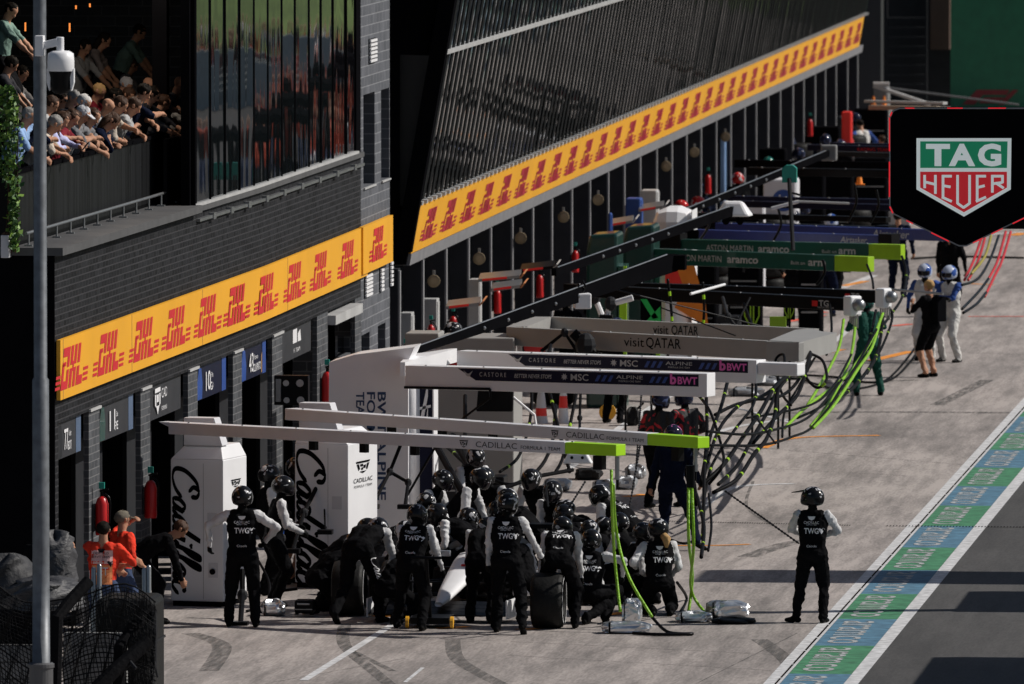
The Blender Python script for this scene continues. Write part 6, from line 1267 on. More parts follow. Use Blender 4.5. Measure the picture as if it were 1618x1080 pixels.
# ================================================================== THE CAR
nt_ = P(694, 956, 147.0); cx0, y0c = nt_.x, 147.0
CAR = thing('race_car', 'white and black open-wheel race car with long white nose, almost hidden by its crew', 'race car', (cx0, y0c, 0))
def sec(t_, hw, zb, zt_, k=10):
    v = []
    for i in range(k):
        a = 2 * math.pi * i / k; ca, sa = math.cos(a), math.sin(a); v.append((cx0 + hw * math.copysign(abs(ca) ** .7, ca), y0c + t_, (zb + zt_) / 2 + (zt_ - zb) / 2 * math.copysign(abs(sa) ** .7, sa)))
    return v
def loft(secs, name, mt, parent, k=10):
    m = MB(); 
    for s_ in secs: m.v += sec(*s_, k)
    n = len(secs); m.f = [(i * k + j, i * k + (j + 1) % k, (i + 1) * k + (j + 1) % k, (i + 1) * k + j) for i in range(n - 1) for j in range(k)] + [tuple(range(k)), tuple(range((n - 1) * k, n * k))]; m.m = [0] * len(m.f)
    m.f = [tuple(reversed(f)) for f in m.f]; return m.build(name, mt, parent, smooth=True)
nose = loft([(-.05, .05, .20, .26), (.2, .09, .23, .32), (.6, .14, .32, .43), (1.2, .19, .44, .58), (1.8, .25, .52, .70), (2.3, .29, .52, .76)], 'nose', 'white', CAR)
m = MB(); m.box(cx0 - .03, cx0 + .11, y0c + 1.4, y0c + 1.5, .62, .645); m.build('nose_stripe', 'rred', nose)
loft([(2.1, .3, .16, .66), (2.5, .36, .12, .66), (3.1, .42, .1, .62), (3.6, .4, .1, .8), (4.3, .3, .1, .82), (5.1, .14, .15, .5)], 'body', 'black', CAR)
for sx in (-1, 1):
    m = MB(); m.hexa([(cx0 + sx * a, y0c + b, c_) for a, b, c_ in ((.36, 2.7, .12), (.78, 2.8, .14), (.55, 4.6, .14), (.25, 4.7, .14), (.36, 2.7, .52), (.74, 2.8, .5), (.5, 4.5, .3), (.25, 4.6, .4))][::1] if sx > 0 else [(cx0 - a, y0c + b, c_) for a, b, c_ in ((.36, 2.7, .12), (.25, 4.7, .14), (.55, 4.6, .14), (.78, 2.8, .14), (.36, 2.7, .52), (.25, 4.6, .4), (.5, 4.5, .3), (.74, 2.8, .5))]); m.build('sidepod', 'white' if sx > 0 else 'black', CAR, bevel=.04)
m = MB(); m.tube(spline([(cx0, y0c + 2.05, .64), (cx0, y0c + 2.2, .86), (cx0 - .2, y0c + 2.5, .93), (cx0 - .24, y0c + 3.1, .86), (cx0 - .18, y0c + 3.3, .75)], 5), .03); m.tube(spline([(cx0, y0c + 2.2, .86), (cx0 + .2, y0c + 2.5, .93), (cx0 + .24, y0c + 3.1, .86), (cx0 + .18, y0c + 3.3, .75)], 5), .03); m.build('halo', 'black', CAR, smooth=True)
m = MB(); 
for k in range(4): m.hexa([(cx0 + a, y0c - .12 + k * .14 + b, .09 + k * .035 + c_) for a, b, c_ in ((-.92, 0, 0), (.92, 0, 0), (.92, .13, .02), (-.92, .13, .02), (-.92, 0, .012), (.92, 0, .012), (.92, .13, .045), (-.92, .13, .045))])
fw_ = m.build('front_wing', 'black', CAR)
for sx in (-1, 1): m = MB(); m.box(cx0 + sx * .93 - .01, cx0 + sx * .93 + .01, y0c - .15, y0c + .5, .06, .3); m.build('end_plate', 'white', fw_)
m = MB(); m.box(cx0 - .5, cx0 + .5, y0c + 5.0, y0c + 5.3, .86, .92); m.box(cx0 - .5, cx0 + .5, y0c + 4.95, y0c + 5.2, .76, .79)
for sx in (-1, 1): m.box(cx0 + sx * .51 - .01, cx0 + sx * .51 + .01, y0c + 4.9, y0c + 5.4, .35, .95)
m.build('rear_wing', 'black', CAR)
m = MB()
for sx in (-1, 1):
    for zz in (.25, .42): m.tube([(cx0 + sx * .18, y0c + 1.2, zz), (cx0 + sx * .68, y0c + .98, zz + .02)], .014); m.tube([(cx0 + sx * .2, y0c + 1.7, zz), (cx0 + sx * .68, y0c + 1.05, zz + .02)], .014)
m.build('suspension', 'black', CAR)
for sx in (-1, 1): m = MB(); m.obox((cx0 + sx * .45, y0c + 2.25, .72), (1, 0, 0), .08, (0, 1, 0), .03, Z, .04); m.build('mirror', 'silver', CAR, bevel=.01)
def tyre(parent, c, r, w_, name='wheel'):
    c = Vector(c); m = MB(); h = w_ / 2
    m.lathe(c, [(r * .62, -h * .9), (r * .8, -h), (r * .95, -h * .92), (r, -h * .7), (r, h * .7), (r * .95, h * .92), (r * .8, h), (r * .62, h * .9), (r * .62, -h * .9)], (1, 0, 0), 0, 36)
    o = m.build(name, 'rubber', parent, loc=None if parent else c, smooth=True)
    m = MB(); m.lathe(c, [(0, h * .5), (r * .2, h * .55), (r * .25, h * .75), (r * .62, h * .85), (r * .62, -h * .85), (0, -h * .7)], (1, 0, 0), 0, 30); m.build('rim', 'dgrey', o, smooth=True)
    m = MB()
    for k in range(30):
        a0, a1 = 2 * math.pi * k / 30, 2 * math.pi * (k + 1) / 30
        if k % 15 in (6, 7): continue
        for r0, r1 in ((.80, .875),): m.add([c + Vector((h + .004, math.cos(a) * r * q, math.sin(a) * r * q)) for a, q in ((a0, r0), (a1, r0), (a1, r1), (a0, r1))], [(0, 1, 2, 3)])
    m.build('white_band', 'white', o)
    return o
for sx, t_, w_ in ((-1, 1.0, .32), (-1, 4.6, .42), (1, 4.6, .42)): tyre(CAR, (cx0 + sx * .82, y0c + t_, .36), .36, w_)
g = G(866, 992); o = tyre(None, (g.x, g.y, .36), .36, .42, 'loose_tyre'); tag(o, 'black racing tyre with white ring standing loose right of the car nose', 'tyre', 'loose racing tyres')
g = G(608, 965); o = tyre(None, (g.x, g.y, .36), .36, .36, 'loose_tyre'); tag(o, 'black racing tyre behind the crew bending left of the car', 'tyre', 'loose racing tyres')
g = G(552, 972); o = tyre(None, (g.x, g.y, .36), .36, .42, 'loose_tyre'); tag(o, 'black racing tyre beside the bending member at the left of the crowd', 'tyre', 'loose racing tyres')
CAR.rotation_euler = (0, 0, R(-7))
# jack under the nose with yellow rollers
g = G(680, 992); J = thing('front_jack', 'black lifting jack with yellow rollers under the car nose', 'jack', (g.x, g.y, 0)); m = MB(); m.box(g.x - .25, g.x + .25, g.y - .1, g.y + .5, .06, .14); m.tube([(g.x, g.y, .1), (g.x, g.y - .5, .95)], .025); m.tube([(g.x - .2, g.y - .5, .95), (g.x + .2, g.y - .5, .95)], .02); m.build('frame', 'black', J)
for sx in (-1, 1): m = MB(); m.cyl((g.x + sx * .27, g.y - .08, .08), (g.x + sx * .31, g.y - .08, .08), .08); m.build('roller', mat('roller_yellow', (.8, .4, .03), .4), J, smooth=False)
for (px, py, lb) in ((905, 668, 'yellow wheel gun trolley under the white gantries'),):
    g = G(960, 664); m = MB(); tr = thing('trolley', lb, 'trolley', (g.x, g.y, 0)); m.lathe((g.x, g.y, .14), [(.05, -.03), (.14, -.03), (.14, .03), (.05, .03), (.05, -.03)], (0, 1, 0)); m.build('wheel', MATS['roller_yellow'], tr); m = MB(); m.tube([(g.x, g.y, .14), (g.x + .4, g.y, .1), (g.x + .6, g.y, .3)], .02); m.build('frame', 'black', tr)
# ================================================================== HOSES
def hose(label, pts, r, mt, band=None, grp='air hoses hanging over the boxes', every=.9, n=10, name='air_hose'):
    q = spline([P(*p) if p[2] else Vector((*G(p[0], p[1], r + .004).xy, r + .004)) for p in pts], n)
    acc = [0]; 
    for a, b in zip(q, q[1:]): acc.append(acc[-1] + (b - a).length)
    m = MB(); m.tube(q, r, 0, 8); mean = sum(q, Vector()) / len(q); ho = m.build(name, mt, None, loc=q[0], smooth=True); tag(ho, label, 'hose', grp)
    if band:
        m = MB(); k = every * .6
        while k < acc[-1]:
            i = next(j for j in range(len(acc)) if acc[j] >= k); a, b = q[max(i - 1, 0)], q[i]; d = (b - a).normalized(); p = a + d * (k - acc[max(i - 1, 0)]); m.cyl(p - d * .035, p + d * .035, r * 1.06, 0, 8); k += every
        if m.v: m.build('tape_bands', band, ho)
    return ho
gl = 'lime hoses of the white gantries'
q = A1.at(968) ; Yq = q.y - .1
hose('left lime hose falling from the nearest lime tip to the silver bag', [(966, 742, Yq), (967, 800, Yq), (971, 880, 146.2), (980, 966, 146.0)], .020, 'lime2', None, gl)
hose('lime hose curving right from the nearest lime tip', [(969, 765, Yq), (974, 840, 146.1), (993, 910, 145.8), (1030, 974, 145.5)], .020, 'lime2', None, gl)
hose('black tail of the lime hose lying on the concrete', [(1028, 972, 145.6), (1055, 998, 0), (1094, 1001, 0), (1040, 1002, 0), (1000, 1000, 0)], .022, 'black', None, gl)
q = A2.at(1090); Yq = q.y
hose('left lime hose under the second lime tip', [(1088, 765, Yq), (1088, 850, Yq - .1), (1094, 910, 148), (1088, 966, 148)], .020, 'lime2', None, gl)
hose('lime hose under the second lime tip curving out to the silver bag', [(1093, 765, Yq), (1096, 860, Yq), (1092, 930, 148), (1114, 968, 148)], .020, 'lime2', None, gl)
m = MB(); m.cyl(P(1088, 735, q.y), P(1089, 770, q.y), .035); m.cyl(P(1094, 735, q.y), P(1094, 770, q.y), .03); o = m.build('hose_sleeve', 'black', None, loc=P(1090, 750, q.y)); tag(o, 'pair of black hose sleeves above the lime hoses of the second tip', 'hose sleeve')
hs = [
 ([(1127, 778, 158), (1164, 757, 158.5), (1191, 718, 160), (1211, 693, 161), (1224, 656, 163), (1231, 614, 164), (1262, 578, 166)], .033, 'thick black hose with lime bands, lowest outer loop'),
 ([(1107, 767, 158), (1142, 735, 158.5), (1172, 693, 160), (1201, 651, 162), (1225, 610, 163.5), (1250, 590, 165)], .033, 'thick black hose with lime bands running up diagonally'),
 ([(1113, 750, 158.5), (1130, 692, 160), (1150, 658, 161.5), (1181, 633, 163), (1226, 628, 165), (1254, 610, 166.5), (1280, 570, 168)], .028, 'black hose bending right in the middle of the bundle'),
 ([(1115, 600, 162), (1117, 681, 160), (1113, 740, 158), (1112, 800, 157), (1110, 850, 156)], .028, 'black hose falling straight from the navy-strip tip'),
 ([(1117, 681, 158), (1177, 686, 160), (1226, 678, 163), (1280, 657, 167), (1330, 600, 172)], .022, 'long low black hose sweeping to the green overalls'),
 ([(1120, 703, 158), (1201, 703, 161), (1251, 690, 164), (1290, 668, 168), (1345, 590, 173), (1385, 520, 177)], .022, 'lowest long black hose reaching the silver tips'),
 ([(1100, 620, 163), (1122, 650, 160), (1140, 705, 159), (1142, 735, 158), (1120, 765, 158)], .024, 'black hose looping close to the red overalls'),
 ([(1195, 600, 165), (1190, 640, 163), (1160, 680, 161), (1125, 735, 159), (1112, 790, 158)], .024, 'black hose from the far navy-strip tip'),
 ([(1240, 585, 166), (1238, 560, 167), (1225, 572, 167), (1235, 620, 166), (1250, 640, 165)], .022, 'black coil of hose under the ring corner, left loop'),
 ([(1280, 558, 168), (1300, 570, 168), (1306, 600, 167), (1290, 612, 167), (1272, 590, 167.5), (1282, 560, 168)], .024, 'black coil of hose under the ring corner, right loop'),
 ([(1290, 560, 169), (1262, 610, 167), (1240, 650, 165), (1236, 690, 163)], .02, 'black hose hanging between the coils'),
 ([(1384, 490, 181), (1372, 540, 179), (1340, 600, 175), (1300, 640, 171), (1260, 660, 168)], .024, 'black hose beside the green overalls'),
 ([(1400, 480, 182), (1410, 500, 182), (1395, 545, 180), (1370, 590, 177)], .024, 'black hose with lime bands at the right of the silver tips'),
 ([(1425, 405, 192), (1432, 430, 191), (1425, 470, 188), (1405, 500, 185), (1385, 530, 182)], .026, 'black hose from the farther green tip'),
 ([(1370, 418, 190), (1378, 440, 189), (1380, 455, 188)], .022, 'short black hose under the nearer green tip'),
 ([(900, 745, 163), (865, 600, 166), (870, 545, 168)], .03, 'black lime-banded hose hanging left behind the navy-strip arms'),
 ([(878, 640, 166), (872, 700, 164), (850, 742, 163), (810, 765, 162), (780, 758, 162)], .03, 'black lime-banded hose curving behind the second white gantry'),
 ([(840, 600, 166), (838, 660, 165), (820, 720, 163), (790, 745, 162)], .026, 'black hose falling behind the monitor'),
 ([(915, 600, 166), (905, 650, 165), (890, 720, 164), (878, 745, 163)], .028, 'black hose between the monitor and the red cone'),
 ([(700, 700, 161), (740, 740, 159), (770, 800, 157), (780, 830, 156)], .03, 'thick black hose among the stands left of the shiny helmet'),
 ([(1060, 870, 151), (1040, 890, 0), (1010, 890, 0)], .02, 'black hose on the concrete behind the kneeling one'),
 ([(1070, 920, 148), (1085, 945, 0), (1075, 968, 0)], .022, 'short black hose by the knee of the ponytailed one'),
 ([(1110, 850, 0), (1080, 858, 0), (1055, 850, 0)], .02, 'black hose lying behind the walking mechanic'),
 ([(1330, 600, 0), (1400, 602, 0), (1440, 570, 0), (1465, 530, 0), (1480, 520, 0)], .022, 'black hose lying toward the white suits'),
 ([(1270, 600, 0), (1330, 615, 0), (1400, 600, 0), (1450, 545, 0)], .02, 'second black hose lying toward the white suits'),
 ([(1200, 596, 0), (1260, 592, 0), (1330, 596, 0)], .02, 'black hose lying under the ring corner'),
 ([(1440, 408, 0), (1510, 405, 0), (1618, 407, 0)], .025, 'black cable lying across the lane under the clock sign'),
 ([(405, 880, 151), (425, 920, 150), (420, 955, 0), (390, 965, 0)], .02, 'black hose hanging by the crew member with the handle'),
]
for pts, r, lb in hs: hose(lb, pts, r * .9, 'hoseb', MATS['olive_lime'] if r > .023 else None, every=2.4 if r < .03 else 1.5)
gh = 'lime and red hoses further down the lane'
for pts, mt, lb in (([(1395, 495, 181), (1375, 540, 178), (1335, 595, 173), (1276, 641, 168), (1240, 676, 165)], 'lime2', 'long lime hose, lowest of the sweep left of the green overalls'),
                    ([(1392, 500, 181), (1378, 548, 178), (1354, 585, 175), (1317, 641, 170), (1285, 676, 167)], 'lime2', 'long lime hose crossing the green overalls'),
                    ([(1333, 505, 181), (1325, 550, 178), (1300, 600, 174), (1276, 640, 170)], 'lime2', 'lime hose hanging from the nearer silver tip'),
                    ([(1352, 505, 181), (1346, 555, 178), (1330, 600, 174), (1307, 640, 171), (1281, 673, 168)], 'lime2', 'second lime hose hanging from the nearer silver tip'),
                    ([(1550, 378, 200), (1538, 412, 197), (1524, 442, 194)], 'rred', 'short red hose left under the clock sign'), ([(1556, 376, 200), (1546, 410, 197), (1530, 442, 194)], 'rred', 'second short red hose under the clock sign'),
                    ([(1597, 366, 201), (1583, 412, 197), (1572, 435, 195), (1556, 468, 192)], 'rred', 'long red hose at the right frame edge'), ([(1589, 366, 201), (1576, 412, 197), (1562, 440, 194)], 'rred', 'red hose beside the long one at the right edge'),
                    ([(1558, 462, 192), (1543, 480, 190), (1522, 494, 189)], 'black', 'black tail of the long red hose'), ([(1562, 440, 194), (1545, 462, 192), (1520, 488, 189)], 'black', 'black tail of the shorter red hose'),
                    ([(1578, 372, 200), (1564, 410, 197), (1545, 440, 194), (1520, 450, 192)], 'black', 'black hose between the red ones'), ([(1566, 372, 200), (1556, 405, 197), (1535, 432, 194)], mat('olive_hose', (.3, .25, .03), .5), 'olive hose under the clock sign')):
    hose(lb, pts, .024, mt, None, gh)
for i, (x0, y0_, x1, y1_) in enumerate(((1110, 445, 1098, 560), (1055, 440, 1052, 580), (1160, 380, 1175, 430), (1350, 290, 1340, 350), (1230, 330, 1222, 380), (1385, 300, 1375, 352), (1300, 410, 1290, 450), (1120, 330, 1105, 380))):
    hose('dark hose drop number of the far arms'.replace('number', ['first below black arms', 'second by the orange print', 'thin before blue arms', 'thin before the clock sign', 'thin at the red base', 'near the sign edge', 'under the green lime end', 'by the dome lamp'][i]), [(x0, y0_, 180 + 20 * (y0_ < 400)), ((x0 + x1) / 2 + 8, (y0_ + y1_) / 2, 180 + 20 * (y0_ < 400)), (x1, y1_, 180 + 20 * (y0_ < 400))], .022, 'black', 'lime' if i < 2 else None, every=.4)
def chain(label, a, b, sag=.0):
    a, b = P(*a), (P(*b) if b[2] else G(b[0], b[1], .02)); n = int((b - a).length / .05); m = MB()
    for i in range(n): p = a.lerp(b, (i + .5) / n) - Z * sag * math.sin(math.pi * i / n); q_ = a.lerp(b, (i + 1.1) / n) - Z * sag * math.sin(math.pi * (i + .6) / n); m.cyl(p, q_, .010 if i % 2 else .016, 0, 5)
    tag(m.build('chain', 'dgrey', None, loc=a), label, 'chain', 'thin chains and cords')
chain('cord held by the lone crew member, slanting down from the second lime tip', (1145, 775, 150), (1262, 858, 147.8)); chain('chain hanging from the second white gantry to the helmets', (925, 760, 150), (850, 880, 147))
chain('chain falling to the left silver bundle', (1012, 700, 152), (995, 800, 150)); chain('thin chain at the left of the silver rolls', (862, 760, 153), (866, 800, 151))
chain('upper chain below the navy strips', (1015, 600, 161), (1005, 740, 157)); chain('thin chain under the ring corner', (1195, 660, 160), (1225, 700, 158)); 
# ================================================================== BAGS, ROLLS, BOXES ON THE GROUND
rs = random.Random(11)
def lumpy(name, label, cat, px, py, w_, d, h, mt, grp=None, tilt=0, seed=0, strap=True, fl=.0):
    g = G(px, py); t = thing(name, label, cat, (g.x, g.y, 0), grp); rr = random.Random(px); nu, nv = 22, 12; m = MB(); ph_ = rr.random() * 6
    for j in range(nv + 1):
        for i in range(nu):
            a = 2 * math.pi * i / nu; th = math.pi * j / nv - math.pi / 2; cx_, sz = math.cos(th), math.sin(th)
            x = math.copysign(abs(math.cos(a)) ** .45, math.cos(a)) * abs(cx_) ** .5 * w_ / 2; y = math.copysign(abs(math.sin(a)) ** .45, math.sin(a)) * abs(cx_) ** .5 * d / 2; z = (math.copysign(abs(sz) ** .6, sz) * .5 + .5) * h
            k = 1 + .09 * math.sin(5 * a + ph_ + 3 * th) + rr.uniform(-.05, .05); z *= 1 + .12 * math.sin(3 * a + ph_); m.v.append((g.x + (x * math.cos(tilt) - y * math.sin(tilt)) * k, g.y + (x * math.sin(tilt) + y * math.cos(tilt)) * k, max(.002, z)))
    m.f = [(j * nu + i, j * nu + (i + 1) % nu, (j + 1) * nu + (i + 1) % nu, (j + 1) * nu + i) for j in range(nv) for i in range(nu)]; m.m = [0] * len(m.f); m.build('cover', mt, t, smooth=False)
    m = MB(); m.box(g.x - w_ * .35, g.x - w_ * .31, g.y - d * .52, g.y + d * .52, .0, h * 1.04); m.build('strap', 'black', t)
    return t
gb_ = 'silver wrapped bundles on the concrete'
lumpy('silver_bag', 'silver foil bag at the foot of the nearest lime hoses', 'bag', 990, 1000, .62, .35, .14, 'silver', gb_); lumpy('silver_bag', 'upright silver foil pouch on the hose foot bag', 'bag', 998, 985, .26, .25, .30, 'silver', gb_)
lumpy('silver_bag', 'silver foil bag under the second lime tip hoses', 'bag', 1097, 982, .46, .4, .13, 'silver', gb_); lumpy('silver_bag', 'black and silver hood-like pouch right of the foil bag', 'bag', 1150, 975, .52, .5, .2, 'silver', gb_, .3)
t = lumpy('black_bag', 'flat black sack lying right of the silver pouch', 'bag', 1160, 984, .55, .5, .07, 'rubber', None)
lumpy('silver_bag', 'grey foil roll behind the helmets, left one', 'bag', 880, 775, .42, .5, .17, mat('grey_foil', (.35, .36, .38), .4, .5, bump=.8, bscale=9), gb_); lumpy('silver_bag', 'grey wrapped bundle in the middle of the row', 'bag', 955, 778, .34, .5, .18, MATS['grey_foil'], gb_)
lumpy('silver_bag', 'grey wrapped bundle right of the middle, beside the orange mark', 'bag', 990, 772, .3, .5, .18, MATS['grey_foil'], gb_); lumpy('silver_bag', 'small grey wrapped block behind the row', 'bag', 1005, 755, .3, .5, .2, MATS['grey_foil'], gb_)
lumpy('silver_bag', 'foil bag at the foot of the crew member with the handle', 'bag', 432, 972, .3, .3, .2, 'silver', gb_); lumpy('silver_bag', 'grey roll under the hose bundle of the far navy-strip tip', 'bag', 1180, 625, .6, .6, .14, MATS['grey_foil'], gb_); lumpy('silver_bag', 'grey roll just behind the long one by the hose coil', 'bag', 1215, 608, .5, .6, .14, MATS['grey_foil'], gb_)
lumpy('black_bag', 'black padded block under the white hanging lamp', 'bag', 930, 757, .4, .5, .16, 'rubber'); lumpy('black_bag', 'small black upright pad in the middle of the lane', 'bag', 1000, 672, .2, .3, .28, 'rubber')
t = thing('hanging_lamp', 'white wide lamp head hanging below the second white gantry', 'lamp', P(915, 730, 150)); p = P(913, 722, 150)
m = MB(); m.hexa([p + Vector(q) for q in ((-.2, -.1, -.08), (.2, -.1, -.08), (.2, .1, -.08), (-.2, .1, -.08), (-.12, -.08, .06), (.12, -.08, .06), (.12, .08, .06), (-.12, .08, .06))]); m.build('housing', 'white', t, bevel=.02); m = MB(); m.tube([p + Z * .06, p + Z * .2], .015); m.build('stalk', 'black', t)
m = MB()
for k in (-1, 1): m.cyl(p + Vector((.07 * k, -.11, -.0)), p + Vector((.07 * k, -.095, -.0)), .02)
m.build('lens', 'black', t)
t = thing('traffic_cone', 'white and red marker cone behind the navy-strip gantries', 'cone', G(890, 668)); g = G(890, 668); m = MB(); m.lathe(g, [(.12, 0), (.12, .03), (.09, .03), (.075, .25)]); m.lathe(g, [(.06, .45), (.02, .8), (0, .8)]); m.build('cone', 'white', t, smooth=True); m = MB(); m.lathe(g, [(.0755, .25), (.0605, .45)]); m.build('red_band', 'lred', t)
t = thing('traffic_cone', 'white banner-like cone with red patch, left of the cone', 'cone', G(855, 668)); g = G(855, 668); m = MB(); m.lathe(g, [(.12, 0), (.10, .1), (.07, .4), (.02, .75)]); m.build('cone', 'white2', t); m = MB(); m.lathe(g, [(.1015, .12), (.0885, .25)]); m.build('red_band', 'lred', t)
for i, (px, py, sc_) in enumerate(((1380, 160, .3), (1397, 160, .25), (1358, 280, .3))):
    p = P(px, py, 282 if i < 2 else 230); t = thing('orange_cone', ['left small orange cone on the farthest beam', 'right small orange cone on the farthest beam', 'orange cone near the clock sign edge'][i], 'cone', p); m = MB(); m.lathe(p, [(.07, -.13), (.025, .13), (0, .13)]); m.build('cone', 'orange', t); m = MB(); m.box(p.x - .1, p.x + .1, p.y - .1, p.y + .1, p.z - .15, p.z - .131); m.build('base', 'orange', t)
# lime and green boards, arrow
def board(label, px0, px1, py0, py1, Y_, mt, mark=None):
    a, b = P(px0, py1, Y_), P(px1, py0, Y_); t = thing('pit_board', label, 'board', (a.x, Y_, a.z)); m = MB(); m.box(a.x, b.x, Y_, Y_ + .05, a.z, b.z); m.build('board', mt, t); m = MB(); m.tube([((a.x + b.x) / 2, Y_ + .1, a.z), ((a.x + b.x) / 2, Y_ + .1, 0)], .02); m.build('stand', 'black', t)
    if mark: mk_ = MB(); W_, H_ = b.x - a.x, b.z - a.z; poly2(mk_, [[(x * W_, z * H_) for x, z in q] for q in mark[0]], (a.x, Y_, a.z), (1, 0, 0), Z); mk_.build('print', mark[1], t)
T_ = ([[(.05, .85), (.95, .85), (.95, 1), (.05, 1)], [(.38, .1), (.47, .1), (.47, .85), (.38, .85)], [(.55, .1), (.64, .1), (.64, .85), (.55, .85)], [(.05, .45), (.14, .45), (.47, .1), (.38, .05)], [(.95, .45), (.86, .45), (.55, .1), (.64, .05)], [(.05, .45), (.14, .45), (.14, .9), (.05, .9)], [(.86, .45), (.95, .45), (.95, .9), (.86, .9)]], 'olive_lime')
board('black board with olive arrow outline below the black gantries', 1174, 1202, 473, 520, 182, 'blackm', (T_[0], MATS['olive_lime'])); board('olive board behind the ring gantry', 1216, 1242, 500, 518, 181, MATS['olive_lime']); board('second arrow frame right of the first, olive lines', 1238, 1256, 474, 505, 184, 'blackm', (T_[0], MATS['olive_lime']))
board('dark board with bright green arrow by the green cabinets', 1012, 1045, 470, 515, 180, 'blackm', ([[(.0, .95), (.3, .95), (.85, .3), (.6, .25)], [(.3, .2), (.95, .7), (1, 0)]], mat('arrow_green', (.01, .5, .08), .5)))
board('tall lime strip board by the dark green cabinet', 985, 990, 420, 560, 185, 'lime')
# stands / tripods around the boxes (dark tubular)
def stand(label, pts, r=.025, mt='hoseb', name='equipment_stand'):
    q = [P(*p) if p[2] else G(p[0], p[1], .02) for p in pts]; t = thing(name, label, 'stand', (q[0].x, q[0].y, 0), 'black equipment stands'); m = MB(); m.tube(q, r); m.build('tube', mt, t)
    m = MB(); m.ell(q[len(q) // 2], r * 2, r * 2, r * 2.4, 0, 8, 6); m.build('joint', 'dgrey', t)
    m = MB(); e = q[-1]; m.box(e.x - .1, e.x + .1, e.y - .1, e.y + .1, max(0, e.z - .03), e.z + .03); m.build('foot', 'black', t)
stand('slanting strut before the lettered white cabinet', [(634, 700, 158), (616, 745, 158), (588, 800, 157)]); stand('second leg of the strut before the lettered cabinet', [(616, 745, 158), (645, 762, 158), (640, 800, 157)])
stand('jointed pole at the second white cabinet', [(520, 700, 153), (505, 760, 152.5), (480, 810, 152), (462, 870, 151)], .03); stand('cable pole right of the second script', [(512, 690, 153), (510, 740, 153), (514, 840, 152)], .012)
stand('black gantry leg behind the shiny helmet', [(690, 705, 158), (720, 760, 156), (745, 800, 155), (760, 840, 154)], .05); stand('second slanting gantry leg with white wording', [(715, 690, 160), (745, 740, 158), (790, 790, 157)], .06)
stand('low black frame bar by the grey rolls', [(905, 742, 158), (850, 752, 157.5), (775, 778, 157)], .03); stand('upright black stand left of the monitor', [(735, 625, 164), (735, 700, 162), (732, 745, 161)], .03); stand('thin black stand at the back, under the navy strips', [(918, 600, 161), (916, 660, 160), (916, 690, 159)], .02)
stand('black pole from the ring gantry with camera arm', [(1175, 480, 178), (1190, 520, 177), (1205, 560, 176)], .03); stand('grey slanting strut of the black gantries', [(1142, 470, 181), (1150, 500, 180), (1165, 520, 180)], .03, 'dgrey'); stand('black camera stand under the nearer white gantry', [(470, 930, 150), (430, 935, 150), (420, 965, 0)], .02)
stand('dark bracket frame under the grey ring, left', [(855, 555, 170), (892, 525, 170), (915, 560, 170)], .03); stand('dark ladder-like bracket under the ring', [(905, 525, 169.5), (925, 545, 169.5), (940, 560, 169.5)], .08)
stand('pedal stand at the feet of the crew member with the handle', [(383, 900, 147.5), (383, 940, 147.3), (380, 985, 0)], .035); stand('blue equipment folder stand between the cabinets', [(447, 800, 152), (445, 850, 152), (443, 880, 152)], .03, 'blue')
stand('white fuel-like nozzle rack in the garage mouth', [(895, 455, 186), (940, 470, 186), (960, 520, 186)], .05, 'white'); stand('white mechanical arm right of the camera cube', [(1000, 470, 178), (965, 480, 178), (958, 500, 178)], .05, 'white')
rb = random.Random(21)
